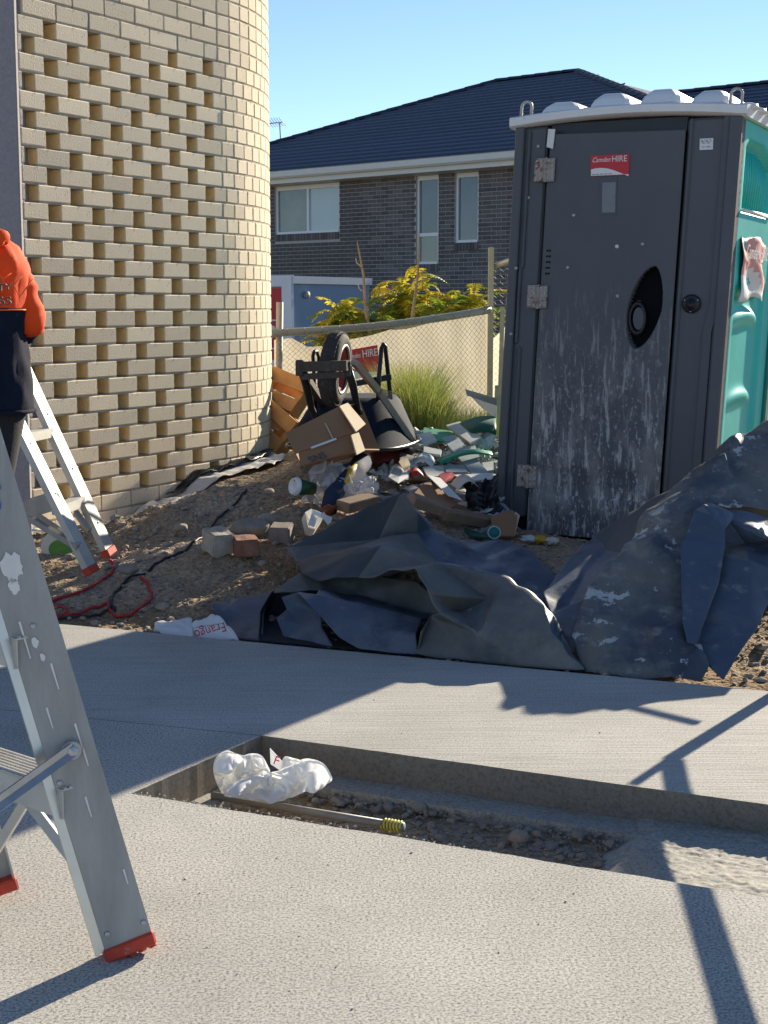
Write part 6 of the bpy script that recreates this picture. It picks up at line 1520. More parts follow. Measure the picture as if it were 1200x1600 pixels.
# left heap, upper folded sheet
V = {
 'a': (447, 857, 5.95), 'b': (633, 762, 5.95), 'b2': (652, 800, 6.0), 'c': (592, 844, 5.96), 'd': (463, 878, 5.84), 'e': (597, 851, 5.46), 'd2': (474, 897, 5.56), 'f': (682, 882, 5.40),
 'g1': (651, 834, 6.06), 'g2': (676, 829, 6.10), 'g3': (721, 846, 6.30), 'g3b': (760, 846, 6.35), 'g4': (800, 848, 6.35), 'g5': (828, 861, 6.2), 'g6': (849, 893, 5.95), 'g7': (861, 909, 5.75), 'g8': (850, 962, 5.40),
 'p': (796, 902, 5.20), 'p2': (852, 942, 5.02), 'p3': (860, 988, 4.93), 'p4': (914, 1049, 4.84), 'v1': (680, 877, 5.86), 'v2': (760, 872, 6.02), 'v3': (815, 930, 5.55),
 'k0': (649, 889, 5.14), 'k1': (669, 926, 5.06), 'k2': (686, 957, 5.05), 'k3': (718, 957, 5.22), 'm1': (765, 935, 5.24), 'n0': (560, 902, 5.36), 'n1': (500, 908, 5.46),
 'q0': (656, 986, 5.06), 'q1': (648, 1023, 5.08), 'q2': (674, 962, 5.16), 'q3': (664, 1026, 5.06), 'q4': (740, 1034, 4.985), 'q5': (820, 1042, 4.91), 'q6': (750, 990, 4.94),
 'ba': (470, 850, 6.3), 'bb': (640, 790, 6.3), 'bc': (700, 850, 6.65), 'bd': (830, 868, 6.6), 'be': (880, 915, 5.95), 'bf': (905, 1035, 5.15)}
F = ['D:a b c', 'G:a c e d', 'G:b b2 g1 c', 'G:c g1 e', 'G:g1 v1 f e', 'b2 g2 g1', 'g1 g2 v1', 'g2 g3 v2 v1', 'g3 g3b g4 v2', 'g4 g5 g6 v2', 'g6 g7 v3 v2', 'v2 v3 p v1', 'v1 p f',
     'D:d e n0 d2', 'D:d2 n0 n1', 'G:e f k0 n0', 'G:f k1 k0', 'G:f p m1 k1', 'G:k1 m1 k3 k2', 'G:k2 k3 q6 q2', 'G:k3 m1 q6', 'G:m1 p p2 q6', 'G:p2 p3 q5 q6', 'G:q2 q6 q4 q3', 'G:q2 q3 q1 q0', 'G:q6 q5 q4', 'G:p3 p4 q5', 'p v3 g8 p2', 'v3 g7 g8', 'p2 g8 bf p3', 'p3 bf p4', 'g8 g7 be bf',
     'a ba bb b', 'b bb bc b2', 'b2 bc g3 g2', 'g3 bc bd g4', 'g4 bd g5', 'g5 bd be g6', 'g6 be g7']
tarp('tarpaulin', 'dusty navy tarpaulin heaped in sharp folds with a tall point on its left side', V, F, 'tarp', 4, .005, .008, 1, 3)
# left heap, lower rolls
V = {
 'l0': (432, 921, 5.52), 'l1': (470, 898, 5.64), 'l2': (510, 898, 5.64), 'l3': (575, 896, 5.60), 'l4': (645, 905, 5.48), 'l5': (695, 945, 5.30), 's0': (428, 926, 5.46), 's1': (500, 924, 5.52), 's2': (560, 930, 5.50), 's3': (620, 945, 5.42), 's4': (680, 960, 5.30),
 't0': (464, 927, 5.38), 't1': (495, 928, 5.34), 't2': (540, 944, 5.28), 't3': (600, 952, 5.24), 't4': (660, 966, 5.20), 'u0': (478, 938, 5.28), 'u1': (500, 960, 5.22), 'u2': (530, 995, 5.15), 'u3': (560, 1014, 5.11), 'u4': (620, 1021, 5.08), 'u5': (652, 1023, 5.07), 'w1': (540, 965, 5.20), 'w2': (600, 985, 5.14), 'w3': (650, 990, 5.10)}
F = ['G:l0 l1 l2 s1 s0', 'G:l2 l3 s2 s1', 'G:l3 l4 s3 s2', 'G:l4 l5 s4 s3', 's2 s3 t3 t2', 's3 s4 t4 t3', 't0 t1 u1 u0', 't1 t2 w1 u1', 't2 t3 w2 w1', 't3 t4 w3 w2', 'u1 w1 u2', 'w1 w2 u3 u2', 'w2 w3 u4 u3', 'w3 u5 u4', 's1 s2 t2 t1']
tarp('tarpaulin', 'rolled lower layer of the navy tarpaulin lying along the slab edge', V, F, 'tarp', 4, .005, .007, 2, 3)
V = {'a': (440, 933, 5.50), 'b': (462, 926, 5.46), 'c': (480, 938, 5.34), 'd': (500, 962, 5.26), 'e': (480, 950, 5.42), 'f': (448, 952, 5.46), 'g': (432, 966, 5.42), 'h': (468, 975, 5.36), 'i': (500, 976, 5.28), 'j': (445, 1000, 5.34), 'k': (520, 1010, 5.18)}
tarp('tarpaulin', 'inner curled lip of tarpaulin inside the dark hollow at the left', V, ['a b c e', 'c d e', 'a e f', 'f e h g', 'e d i h', 'g h j', 'h i k j'], 'tarp', 4, .004, .004, 3, 3)
M['tarp_shade'] = mat('tarp_hollow_shade', (0.012, 0.015, 0.022), .8, .3, 6, .3, 45)  # near-black colour puts the hollow's shade into this tarp layer
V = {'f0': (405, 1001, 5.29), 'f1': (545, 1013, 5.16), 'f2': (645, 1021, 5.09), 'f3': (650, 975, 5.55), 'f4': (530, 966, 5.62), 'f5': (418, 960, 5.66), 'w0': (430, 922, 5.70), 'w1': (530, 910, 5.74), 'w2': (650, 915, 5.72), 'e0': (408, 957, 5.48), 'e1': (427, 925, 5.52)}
tarp('tarpaulin', 'shadowed inner back layer of tarpaulin inside the left hollow', V, ['f0 f1 f4 f5', 'f1 f2 f3 f4', 'f5 f4 w1 w0', 'f4 f3 w2 w1', 'f0 f5 e0', 'f5 w0 e1 e0'], 'tarp_shade', 4, .004, .003, 4, 2)
V = {'a': (330, 945, 5.62), 'b': (350, 938, 5.66), 'c': (372, 934, 5.66), 'd': (426, 924, 5.66), 'e': (346, 976, 5.50), 'f': (372, 998, 5.37), 'g': (380, 960, 5.54), 'h': (412, 958, 5.52), 'i': (410, 1002, 5.32)}
tarp('tarpaulin', 'flat dark navy flap spreading from the left end of the tarpaulin', V, ['a b g e', 'b c d h g', 'e g f', 'g h i f'], 'tarp', 4, .004, .004, 5, 3)
# right heap
V = {
 'A': (1200, 657, 6.0), 'A1': (1290, 640, 6.1), 'B': (1156, 676, 6.0), 'C': (1121, 702, 6.0), 'D': (1112, 719, 5.96), 'E': (1133, 705, 5.78), 'E1': (1098, 748, 5.72), 'F1': (1083, 743, 5.85), 'G': (1056, 764, 5.80), 'H': (1002, 819, 5.62),
 'J1': (975, 866, 5.45), 'J2': (946, 898, 5.33), 'J3': (921, 928, 5.22), 'J4': (900, 965, 5.08), 'J5': (892, 992, 4.99), 'K1': (911, 1047, 4.85), 'L0': (996, 1033, 4.80), 'L1': (996, 1062, 4.775), 'L2': (1054, 1056, 4.74), 'L3': (1109, 1042, 4.74), 'L4': (1095, 1066, 4.70),
 'N': (1112, 792, 5.50), 'N1': (1100, 800, 5.50), 'N2': (1096, 837, 5.44), 'N3': (1092, 850, 5.38), 'N4': (1090, 912, 5.20), 'N5': (1088, 971, 5.02), 'N6': (1092, 1003, 4.92),
 'X1': (1040, 805, 5.50), 'X2': (1010, 880, 5.27), 'X3': (985, 960, 5.06), 'X4': (1030, 990, 4.86),
 'W1': (1150, 745, 5.72), 'W2': (1200, 730, 5.76), 'W3': (1290, 730, 5.85), 'W4': (1160, 793, 5.52), 'W5': (1200, 800, 5.52), 'W6': (1290, 800, 5.6),
 'bk1': (1150, 720, 6.5), 'bk2': (1250, 690, 6.6), 'bk3': (1080, 790, 6.5), 'bk4': (1350, 720, 6.6), 'bk5': (1060, 860, 6.9), 'bk6': (1200, 860, 7.0), 'bk7': (1360, 860, 7.0)}
F = ['A1 A W2 W3', 'A B W1 W2', 'B C E W1', 'C D E', 'D F1 E1 E', 'E E1 W1', 'F1 G X1 E1', 'G H X1', 'E1 X1 N1', 'E1 N1 N W1', 'W1 N W4', 'W1 W4 W5 W2', 'W2 W5 W6 W3',
     'H J1 X2 X1', 'X1 X2 N2 N1', 'J1 J2 J3 X2', 'X2 N3 N2', 'X2 X3 N4 N3', 'J3 J4 X3 X2', 'J4 J5 L0 X3', 'X3 X4 N5 N4', 'X3 L0 X4', 'X4 N6 N5', 'J5 K1 L1 L0', 'L0 L1 L2', 'X4 L0 L2 N6', 'N6 L2 L3', 'L2 L4 L3',
     'A1 bk4 bk2 A', 'A bk2 bk1 B', 'B bk1 C', 'C bk1 bk3 D', 'D bk3 F1', 'F1 bk3 G', 'bk3 bk5 bk6 bk1', 'bk1 bk6 bk2', 'bk2 bk6 bk7 bk4']
tarp('tarpaulin', 'large paint spattered navy tarpaulin draped over the mound in front of the toilet', V, F, 'tarp_paint', 4, .005, .012, 6, 3)
V = {'a': (1099, 789, 5.38), 'b': (1086, 797, 5.40), 'b2': (1073, 836, 5.30), 'c': (1064, 848, 5.24), 'd': (1064, 912, 5.06), 'e': (1066, 971, 4.92), 'f': (1074, 1003, 4.84), 'g': (1088, 1006, 4.84), 'h': (1123, 912, 5.08), 'i': (1133, 853, 5.24), 'j': (1133, 826, 5.30), 'k': (1115, 808, 5.34),
 'l': (1138, 800, 5.40), 'm': (1110, 787, 5.48), 'n': (1150, 806, 5.42)}
tarp('tarpaulin', 'hanging pleat of grey blue tarpaulin at the middle of the right mound', V, ['a b b2 k', 'b2 c i j k', 'c d h i', 'd e h', 'e f g h', 'a k l m', 'k j n l'], 'tarp', 4, .004, .004, 7, 3)
V = {'a': (1115, 797, 5.50), 'b': (1160, 800, 5.44), 'c': (1200, 813, 5.40), 'c1': (1290, 810, 5.45), 'd': (1140, 812, 5.38), 'e': (1175, 828, 5.26), 'f': (1200, 842, 5.26), 'f1': (1290, 850, 5.3), 'g': (1112, 852, 5.34), 'h': (1165, 850, 5.36), 'i': (1200, 852, 5.36), 'i1': (1290, 856, 5.4),
 'j': (1112, 868, 5.28), 'k': (1170, 877, 5.16), 'l': (1200, 884, 5.18), 'l1': (1290, 890, 5.2), 'm': (1100, 914, 5.16), 'n': (1110, 922, 5.10), 'o': (1174, 950, 4.98), 'p': (1200, 942, 5.04), 'p1': (1290, 930, 5.1), 'q': (1072, 1008, 4.90), 'r': (1110, 1044, 4.74), 's': (1130, 1065, 4.665), 't': (1160, 1014, 4.82), 'u': (1180, 987, 4.90)}
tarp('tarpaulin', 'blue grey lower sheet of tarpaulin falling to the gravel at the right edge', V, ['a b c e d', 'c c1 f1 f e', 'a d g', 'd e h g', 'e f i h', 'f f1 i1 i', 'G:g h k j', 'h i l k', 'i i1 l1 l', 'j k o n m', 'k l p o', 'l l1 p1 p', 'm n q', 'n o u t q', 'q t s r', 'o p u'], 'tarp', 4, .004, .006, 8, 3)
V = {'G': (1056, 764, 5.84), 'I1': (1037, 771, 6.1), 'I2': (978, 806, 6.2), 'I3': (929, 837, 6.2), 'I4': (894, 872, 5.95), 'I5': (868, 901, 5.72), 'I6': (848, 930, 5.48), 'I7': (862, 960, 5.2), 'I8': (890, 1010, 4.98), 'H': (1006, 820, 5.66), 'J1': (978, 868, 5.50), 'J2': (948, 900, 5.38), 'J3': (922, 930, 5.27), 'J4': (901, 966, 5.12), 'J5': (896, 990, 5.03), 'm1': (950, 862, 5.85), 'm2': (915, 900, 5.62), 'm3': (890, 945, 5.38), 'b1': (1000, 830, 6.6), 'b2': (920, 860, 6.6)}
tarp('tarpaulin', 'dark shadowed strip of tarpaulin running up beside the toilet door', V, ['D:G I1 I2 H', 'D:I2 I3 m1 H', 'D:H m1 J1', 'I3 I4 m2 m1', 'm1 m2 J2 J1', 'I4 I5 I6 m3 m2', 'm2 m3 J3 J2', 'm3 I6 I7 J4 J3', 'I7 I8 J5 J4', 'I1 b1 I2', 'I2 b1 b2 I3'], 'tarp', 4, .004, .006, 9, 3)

# ================================================================== STEPLADDERS
def channel(b, a, c, wdir, w, fdir, fl, t=.004):
    """C section rail from a to c: web along wdir, flanges along fdir"""
    a, c = Vector(a), Vector(c); W = Vector(wdir).normalized() * w / 2; F_ = Vector(fdir).normalized()
    ax_ = (c - a).normalized(); W = (W - ax_ * W.dot(ax_)); N_ = ax_.cross(W).normalized(); N_ = N_ if N_.dot(F_) > 0 else -N_; Wn = W.normalized()
    def bar(o0, o1, n0, n1):
        P_ = [a + Wn * o0 + N_ * n0, a + Wn * o1 + N_ * n0, a + Wn * o1 + N_ * n1, a + Wn * o0 + N_ * n1]; Q_ = [p + (c - a) for p in P_]; b.hexa(P_ + Q_)
    h = W.length; bar(-h, h, 0, t); bar(-h, -h + t, t + .0003, fl); bar(h - t, h, t + .0003, fl)
    return Wn, N_, ax_
lad = thing('stepladder', 'paint spotted aluminium stepladder with red feet standing on the near slab', 'stepladder', G(200, 1475))
footR = G(201, 1472, .03); topR = pix(-22, 735, 2.62); dR = (topR - footR); topR = footR + dR * 1.9
wv = Vector((.93, .37, 0)); fv = Vector((-.37, .93, 0)); fv2 = Vector((-.7, .7, 0))
b = MB(); Wn, Nn, axr = channel(b, footR, topR, wv, .093, fv2, .032); stile = b.build('stile', M['alu'], lad)
M['lit_edge'] = mat('aluminium_lit_edge', (.66, .64, .58), .38, .1, 12, .06, 100, metal=.85)  # paler than the stile: its lit left edge put into the colour
b = MB(); o0 = footR - Wn * .0465 + Nn * .002; dd = (-Nn * .45 - Wn * .9).normalized() * .020; nn_ = dd.cross(axr).normalized() * .0015
b.hexa([o0 - nn_, o0 + dd - nn_, o0 + dd + nn_, o0 + nn_] + [q + (topR - footR) for q in (o0 - nn_, o0 + dd - nn_, o0 + dd + nn_, o0 + nn_)]); b.build('lit_edge_strip', M['lit_edge'], stile)  # strip added and angled so the stile's left edge looks lit
b = MB(); m4 = Matrix((Wn, Nn, axr)).transposed().to_4x4(); m4.translation = footR + axr * -.010 + Nn * .015
vs, fs = bev(.098, .042, .026, .004); b.add([m4 @ Vector(v) for v in vs], fs)
for k in range(5): b.add([m4 @ Vector((v[0] * .012 - .04 + k * .02, v[1] * .020, v[2] * .008 - .014)) for v in ICO1[0]], ICO1[1])
b.build('rubber_foot', M['redrub'], stile)
for o_ in ((-.033, .03), (.036, .025), (-.036, .33), (.0, .62)):
    b = MB(); q = footR + Wn * o_[0] + axr * o_[1] - Nn * .0; b.lathe([(0, 0), (.0055, 0), (.0045, .003), (0, .004)], basis(q, Wn, axr), 10); b.build('rivet', M['zinc'], stile)
footL = G(-14, 1378, .03); topL = footL + (topR - footR) + Vector((.09, -.09, 0))
b = MB(); Wn2, Nn2, axl = channel(b, footL, topL, wv, .093, -fv2, .032); st2 = b.build('stile', M['alu'], lad)
b = MB(); m4 = Matrix((Wn2, Nn2, axl)).transposed().to_4x4(); m4.translation = footL + axl * -.010 + Nn2 * .015; vs, fs = bev(.098, .042, .026, .004); b.add([m4 @ Vector(v) for v in vs], fs); b.build('rubber_foot', M['redrub'], st2)
Ztop = topR.z
for k in range(6):                            # treads
    z = .33 + k * .28; f = (z - footR.z) / (topR.z - footR.z); a = footR.lerp(topR, f) + Nn * .008 - Wn * .0; c = footL.lerp(topL, (z - footL.z) / (topL.z - footL.z)) + Nn2 * .008
    b = MB(); n_ = (c - a).normalized(); b.beam(a, c, .085, .003); side = n_.cross(Vector((0, 0, 1))).normalized()
    b.beam(a + side * .041 - Vector((0, 0, .028)), c + side * .041 - Vector((0, 0, .028)), .003, .052); b.beam(a - side * .041 - Vector((0, 0, .028)), c - side * .041 - Vector((0, 0, .028)), .003, .052)
    for j in range(7): o2 = side * (-.034 + j * .0113) + Vector((0, 0, .003)); b.beam(a + o2, c + o2, .004, .003)
    b.build('tread', M['alu2'], lad)
rearR = footR + Vector((-.95, -.65, 0)); rearL = footL + Vector((-.95, -.65, 0))
for a, c, nd in ((rearR, topR, Nn), (rearL, topL, Nn2)):
    b = MB(); b.beam(a, c + Vector((-.05, -.04, -.03)), .026, .055, up=nd); r_l = b.build('rear_leg', M['alu2'], lad); b = MB(); b.bbox((0, 0, 0), (.04, .06, .03), .004, Matrix.Translation(a)); b.build('rubber_foot', M['redrub'], r_l)
b = MB(); b.bbox((0, 0, 0), (.50, .16, .05), .01, basis((topR + topL) / 2 + Vector((-.02, -.02, .02)), (topL - topR), Vector((-.7, -.7, 0)))); b.build('top_cap', M['redrub'], lad)
bolt = pix(112, 1173, 2.605)
b = MB(); b.lathe([(0, 0), (.013, 0), (.013, .004), (.009, .006), (.009, .012), (0, .014)], basis(bolt + Vector((0, .0, 0)), Wn, axr), 6); bo = b.build('bolt', M['zinc'], lad); b = MB(); b.lathe([(0, -.001), (.019, -.001), (.017, .004), (0, .005)], basis(bolt, Wn, axr), 16); b.build('washer', M['galv'], lad)
b = MB(); b.beam(bolt - Nn * .006, pix(-90, 1322, 2.42), .022, .004, up=(0, -1, .3)); b.beam(bolt - Nn * .006 + Vector((0, 0, .010)), pix(-90, 1311, 2.42), .004, .012, up=(0, 0, 1)); b.build('spreader_arm', M['zinc'], lad)
b = MB(); b.beam(pix(146, 1386, 2.70), pix(38, 1244, 2.78), .018, .020, up=(0, -1, .3)); b.build('brace', M['alu2'], lad)
b = MB(); b.beam(pix(48, 1240, 2.80), pix(-20, 1350, 2.85), .018, .020, up=(0, -1, .3)); b.build('brace', M['alu2'], lad)
b = MB(); b.slab([pix(70, 1215, 2.62), pix(84, 1208, 2.62), pix(86, 1228, 2.62), pix(72, 1236, 2.62)], .004); b.build('bracket', M['zinc'], lad)
# paint patches on the near stile
SF = basis(footR - Nn * .0015, Wn, axr)
def patch(pts_, name, m): b = MB(); b.slab([SF @ Vector((x, y, -.0 )) for x, y in pts_], .0016); b.build(name, M[m], stile)
for h, off, sc_, m in ((.865, -.016, 1.15, 'bluepaint'), (.885, .006, .5, 'bluepaint'), (.735, -.006, .85, 'whitepaint'), (.70, -.012, .45, 'whitepaint'), (.59, -.005, .30, 'whitepaint'), (.56, .0, .22, 'whitepaint')):
    pts_ = []
    for k in range(26):
        a = 2 * math.pi * k / 26; rr = sc_ * .022 * (1 + .30 * mnoise.noise(Vector((math.cos(a) * 5, math.sin(a) * 5, h * 7))) + .30 * mnoise.noise(Vector((math.cos(a) * 1.5, math.sin(a) * 1.5, h * 9)))); pts_.append((max(-.045, min(.045, off + rr * math.cos(a))), h + rr * math.sin(a) * 1.4))
    patch(pts_, 'paint_patch', m)
for h, off, l in ((.60, -.022, .07), (.52, .01, .05), (.40, .02, .05), (.36, .021, .035), (.27, .0, .04), (.12, .028, .03), (.45, -.02, .04)): patch([(off, h - l / 2), (off + .0022, h - l / 2), (off + .003, h + l / 2), (off - .001, h + l / 2)], 'paint_drip', 'whitepaint')
# second ladder by the tower
lad2 = thing('stepladder', 'bright aluminium stepladder leaning its two lit legs beside the brick tower', 'stepladder', pix(145, 893, 6.1))
apx = Vector((-2.02, 6.38, 1.75))
fa, fb_ = pix(144, 886, 6.08), pix(172, 858, 6.45); fa.z = max(fa.z, .02)
ta_, tb_2 = pix(22, 640, 6.12), pix(47, 588, 6.40)
for a, t_ in ((fa, ta_), (fb_, tb_2)):
    d = (t_ - a); e = a + d * 1.75; b = MB(); A3 = (e - a).normalized(); X3 = Vector((.97, -.24, 0)); X3 = (X3 - A3 * X3.dot(A3)).normalized(); Y3 = A3.cross(X3).normalized(); W_, N_ = X3, Y3
    for ox, oy, wx_, wy_ in ((0, 0, .003, .078), (-.014, -.037, .026, .004), (-.014, .037, .026, .004), (-.026, -.030, .003, .012), (-.026, .030, .003, .012)):
        P_ = [a + X3 * (ox + sx * wx_ / 2) + Y3 * (oy + sy * wy_ / 2) for sx, sy in ((-1, -1), (1, -1), (1, 1), (-1, 1))]; b.hexa(P_ + [p + (e - a) for p in P_])
    lg = b.build('leg', M['alu2'], lad2)
    for q_ in (.10, .30, .50, .70, .85):
        rv = MB(); rv.lathe([(0, 0), (.006, 0), (.005, .003), (0, .004)], basis(a + (e - a) * q_ * .9 + X3 * .0015, Y3, A3), 8); rv.build('rivet', M['zinc'], lg)
    b = MB(); m4 = Matrix((W_, N_, A3)).transposed().to_4x4(); m4.translation = a - A3 * .008 - X3 * .012; vs, fs = bev(.040, .084, .036, .004); b.add([m4 @ Vector(v) for v in vs], fs); b.build('rubber_foot', M['redrub'], lg)
    lf2 = a + Vector((-1.25, .05, 0)); b = MB(); b.beam(lf2, e + Vector((-.06, 0, 0)), .03, .06, up=(0, 1, 0)); b.build('leg', M['alu2'], lad2)
for z in (.36, .66, .96):
    f = (z - fa.z) / (ta_.z - fa.z); p = fa.lerp(ta_, f); q = fb_.lerp(tb_2, (z - fb_.z) / (tb_2.z - fb_.z)); b = MB(); b.beam(p + Vector((-.03, .01, 0)), q + Vector((-.03, -.01, 0)), .05, .04); b.build('rung', M['alu2'], lad2)
b = MB(); b.beam(pix(28, 800, 6.2), pix(92, 780, 6.1), .03, .075, up=(0, -.3, 1)); b.build('cross_rail', M['alu'], lad2)
b = MB(); b.beam(pix(44, 808, 6.18), pix(122, 855, 6.05), .02, .028, up=(0, -.3, 1)); b.build('brace', M['alu'], lad2)
b = MB(); b.beam(pix(58, 806, 6.28), pix(112, 842, 6.2), .02, .024, up=(0, -.3, 1)); b.build('brace', M['alu'], lad2)
b = MB(); b.beam(pix(118, 800, 6.4), pix(140, 830, 6.35), .02, .024, up=(0, -.3, 1)); b.build('brace', M['alu'], lad2)

# ================================================================== WORKER (seen from behind at the left edge)
PX, PY = -1.385, 5.02
person = thing('person', 'person in an orange and navy work jumper seen from behind at the left edge', 'person', (PX, PY, 0))
def skin_body(name, J, E_, parent, material, sub=2):
    me = bpy.data.meshes.new(name); off = parent_origin(parent); me.from_pydata([Vector(p) - off for p, r in J], E_, []); me.materials.append(material)
    o = bpy.data.objects.new(name, me); COL.objects.link(o); o.parent = parent
    md = o.modifiers.new('skin', 'SKIN'); md.use_smooth_shade = True
    for i, (p, r) in enumerate(J): me.skin_vertices[0].data[i].radius = (r, r) if not isinstance(r, tuple) else r
    me.skin_vertices[0].data[0].use_root = True
    s_ = o.modifiers.new('sub', 'SUBSURF'); s_.levels = sub; s_.render_levels = sub
    return o
def Pp(x, y, z): return Vector((PX + x, PY + y, z))
J = [(Pp(0, .02, .93), .14), (Pp(0, .03, 1.15), .13), (Pp(0, .0, 1.36), .13), (Pp(0, .0, 1.47), .06), (Pp(0, .02, 1.53), .055), (Pp(0, .05, 1.60), .085), (Pp(0, .05, 1.68), .085),
     (Pp(.13, .02, 1.34), .045), (Pp(.185, .05, 1.15), .040), (Pp(.10, .20, 1.085), .032), (Pp(.08, .25, 1.07), .03),
     (Pp(-.19, 0, 1.37), .058), (Pp(-.26, .05, 1.12), .044), (Pp(-.14, .28, 1.10), .034), (Pp(-.09, .32, 1.11), .03),
     (Pp(.055, .02, .86), .095), (Pp(.0, .04, .50), .062), (Pp(-.02, .0, .10), .042), (Pp(-.02, .12, .06), .038), (Pp(-.10, .02, .86), .095), (Pp(-.20, .04, .50), .062), (Pp(-.26, .0, .10), .042), (Pp(-.28, .12, .06), .038)]
E2 = [(0, 1), (1, 2), (2, 3), (3, 4), (4, 5), (5, 6), (2, 7), (7, 8), (8, 9), (9, 10), (2, 11), (11, 12), (12, 13), (13, 14), (0, 15), (15, 16), (16, 17), (17, 18), (0, 19), (19, 20), (20, 21), (21, 22)]
body = skin_body('body', J, E2, person, M['skin'])
for sgn, wx, wy, wz in ((1, .08, .25, 1.07), (-1, -.09, .32, 1.11)):
    for k in range(4):
        o2 = (k - 1.5) * .018; L_ = (.058, .068, .064, .050)[k]; p0_ = Pp(wx, wy, wz) + Vector((-sgn * .025, .02, o2))
        skin_body('finger', [(p0_, .009), (p0_ + Vector((-sgn * L_ * .6, .02, 0)), .0085), (p0_ + Vector((-sgn * L_, -.008, -.008)), .0075)], [(0, 1), (1, 2)], body, M['skin'], 1)
    p0_ = Pp(wx, wy, wz) + Vector((0, .01, .02)); skin_body('thumb', [(p0_, .011), (p0_ + Vector((-sgn * .02, .03, .025)), .010), (p0_ + Vector((-sgn * .045, .04, .02)), .008)], [(0, 1), (1, 2)], body, M['skin'], 1)
# head details
hd = Pp(0, .05, 1.64); b = MB(); b.add([hd + Vector((v[0] * .082, v[1] * .102 + (-.004), v[2] * .118 + .01)) for v in ICO2[0] if True], ICO2[1]); b.build('hair', M['hair'], person, True)
for sgn in (-1, 1):
    b = MB(); b.add([hd + Vector((sgn * .084 + v[0] * .010, v[1] * .02 - .005, v[2] * .032 - .01)) for v in ICO1[0]], ICO1[1]); b.build('ear', M['skin'], person, True)
    b = MB(); b.add([hd + Vector((sgn * .032 + v[0] * .012, v[1] * .010 + .095, v[2] * .010 + .0)) for v in ICO1[0]], ICO1[1]); b.build('eye', M['signwhite'], person, True)
b = MB(); b.add([hd + Vector((v[0] * .014, v[1] * .025 + .105, v[2] * .028 - .03)) for v in ICO1[0]], ICO1[1]); b.build('nose', M['skin'], person, True)
b = MB(); b.add([hd + Vector((v[0] * .028, v[1] * .012 + .088, v[2] * .008 - .068)) for v in ICO1[0]], ICO1[1]); b.build('mouth', M['redcard'], person, True)
# jumper: lofted torso with folds, sleeves, hood
def tring(z, rx, ry, cx=0, cy=0, n=44, seed=0, amp=.008):
    out = []
    for k in range(n):
        a = 2 * math.pi * k / n; c, s_ = math.cos(a), math.sin(a); e = .8
        w = amp * (mnoise.noise(Vector((c * 2.2, s_ * 2.2, z * 6 + seed))) + .7 * mnoise.noise(Vector((c * 5, s_ * 5, z * 11 + seed))) - .9 * abs(mnoise.noise(Vector((c * 3 + z * 7, s_ * 3, z * 9)))))
        out.append(Pp(cx + (rx + w) * math.copysign(abs(c) ** e, c), cy + (ry + w) * math.copysign(abs(s_) ** e, s_), z))
    return out
zs = np.linspace(.845, 1.455, 34)
def tw_(z):
    rx = np.interp(z, [.845, .87, .95, 1.1, 1.25, 1.34, 1.40, 1.44, 1.455], [.186, .190, .188, .176, .188, .196, .165, .10, .065]); ry = np.interp(z, [.845, .95, 1.1, 1.25, 1.36, 1.44, 1.455], [.135, .140, .130, .135, .125, .085, .06]); return rx, ry
b = MB(); rings = [tring(z, *tw_(z), seed=1, amp=.011) for z in zs]; n = 44
b.loft(rings, cap=False); b.mi = [0 if zs[i // n] < 1.185 else 1 for i in range(len(b.f))]
jmp = b.build('jumper', [M['navy'], M['orange']], person, True); jm_ = jmp.modifiers.new('thickness', 'SOLIDIFY'); jm_.thickness = .006
b = MB(); b.tube([p for p in tring(.85, .190, .139, seed=1, amp=.008)] + tring(.85, .190, .139, seed=1, amp=.008)[:1], .008, 6, cap=False); b.build('hem', M['navy'], jmp, True)
b = MB(); b.tube([p for p in tring(1.19, *[v + .004 for v in tw_(1.19)], seed=1, amp=.011)], .003, 5); b.build('colour_seam', M['orange_d'], jmp, True)
for sgn, elb, wr_ in ((1, (.176, .05, 1.150), (.09, .22, 1.085)), (-1, (-.275, .05, 1.12), (-.15, .27, 1.10))):
    sh = (sgn * .098, .035, 1.350); path = []; rad = []
    S_, E3, W3_ = Vector(sh), Vector(elb), Vector(wr_)
    for k in range(31): f = k / 30; p = S_.lerp(E3, f) + Vector((sgn * .012 * math.sin(math.pi * f), 0, .008 * math.sin(math.pi * f))); path.append(p); rad.append(.064 - .006 * f)
    n0 = len(path)
    for k in range(1, 24): f = k / 23; path.append(E3.lerp(W3_, f)); rad.append(.060 - .016 * f)
    b = MB(); b.tube([Pp(*p) for p in path], rad, 28); nf = 28
    b.v = [v + (v - Pp(*path[min(i_ // 28, len(path) - 1)])) * (.32 * (.2 - abs(mnoise.noise(Vector((v.x * 6 + v.z * 12, v.y * 6, v.z * 17))))) + .05 * mnoise.noise(v * 30)) for i_, v in enumerate(b.v)]
    b.mi = [1 if (i // nf) < n0 + 1 else 0 for i in range(len(b.f))]
    b.build('sleeve', [M['navy'], M['orange']], jmp, True)
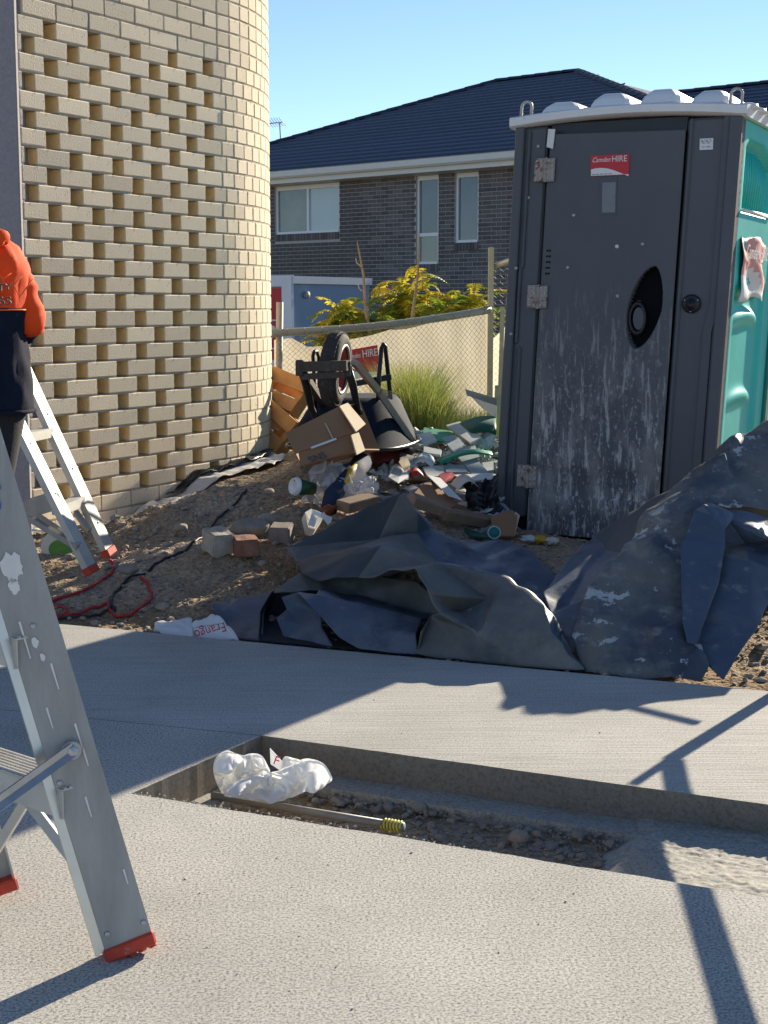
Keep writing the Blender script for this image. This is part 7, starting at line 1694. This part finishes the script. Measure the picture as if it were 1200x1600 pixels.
# hood: draped folds behind the neck
for k, (rx, ry, cy, z, rr) in enumerate(((.085, .060, -.070, 1.425, .026), (.135, .085, -.085, 1.395, .034), (.105, .06, -.105, 1.355, .034), (.065, .03, -.115, 1.315, .028))):
    b = MB(); pth = [Pp(rx * math.cos(a), cy - ry * .55 * math.sin(a), z + .03 * abs(math.cos(a)) + .006 * math.sin(a * 7)) for a in np.linspace(-.35, math.pi + .35, 20)]
    b.tube(pth, [rr * (.55 + .45 * math.sin(math.pi * i / 19)) for i in range(20)], 10); b.build('hood_fold', M['orange'], jmp, True)
for k in range(5):
    b = MB(); x0 = -.02 + k * .035; b.tube([Pp(x0 + .05, -.138, 1.36 - k * .02), Pp(x0 + .075, -.139, 1.32 - k * .022), Pp(x0 + .115, -.118, 1.33 - k * .01)], .0022, 5); b.build('stitch_line', M['orange_d'], jmp, True)
FT = basis(Pp(.105, -.142, 1.262), (1, .16, 0), (0, -.04, 1)); text('STS PTY', .034, FT, M['ink'], 'lettering', jmp, extrude=.010, width=.125)
text('8 865', .036, FT @ Matrix.Translation((.012, -.044, 0)), M['ink'], 'lettering', jmp, extrude=.010, width=.10)
for sgn, j in ((1, 15), (-1, 19)):
    b = MB(); pts_ = [J[0][0].lerp(J[j][0], .5) + Vector((0, 0, .0)), J[j][0], J[j][0].lerp(J[j + 1][0], .5), J[j + 1][0], J[j + 1][0].lerp(J[j + 2][0], .5), J[j + 2][0] + Vector((0, 0, -.02))]
    b.tube(pts_, [.115, .112, .095, .082, .078, .075], 18); b.build('trouser_leg', M['trouser'], person, True)
    ft = J[j + 2][0]; rings = []
    for f, rx, rz_ in ((-.10, .030, .035), (-.08, .040, .050), (.0, .044, .060), (.08, .045, .045), (.15, .048, .036), (.20, .040, .030), (.225, .018, .018)):
        rings.append([Vector((ft.x + rx * math.cos(a), ft.y + f, max(.002, .002 + rz_ + rz_ * math.sin(a)))) for a in [2 * math.pi * k / 14 for k in range(14)]])
    b = MB(); b.loft(rings); b.build('boot', M['leather'], person, True)

# ================================================================== UNSEEN STEEL BARS at the right, shaped to cast the shadows on the slab
tr_ = thing('shadow_caster', 'unseen black steel bars shaped to cast the slab shadows, just outside the right edge', 'shadow_caster', (1.42, 4.62, 0))
def sh(px, py, h):                            # the point at height h whose shadow falls at this surveyed slab point
    g_ = G(px, py); k = h / math.tan(SUN_EL); return Vector((g_.x + math.sin(SUN_AZ) * k, g_.y + math.cos(SUN_AZ) * k, h))
p0_, p1_, p2_ = sh(1200, 1092, .22), sh(1045, 1188, .46), sh(990, 1225, .52)
b = MB(); b.beam(p0_, p1_, .045, .03); b.beam(p0_, Vector((p0_.x + .12, p0_.y + .12, 0)), .045, .03); b.build('leg', M['blacksteel'], tr_)
b = MB(); b.beam(p1_, p2_, .03, .02); b.build('caster_tip', M['blacksteel'], tr_)
b = MB(); b.beam(sh(985, 1105, .58), sh(1088, 1130, .44), .018, .018); b.build('caster_bar', M['blacksteel'], tr_)
q0_, q1_, q2_, q3_ = sh(1050, 1190, .47), sh(1060, 1240, .46), sh(1085, 1385, .42), sh(1165, 1640, .33)
b = MB(); b.beam(q0_, q1_, .045, .02); b.beam(q1_, q2_, .038, .03); b.beam(q2_, q3_, .034, .03); b.beam(q3_, Vector((q3_.x + .35, q3_.y - .2, 0)), .034, .03); b.build('leg', M['blacksteel'], tr_)
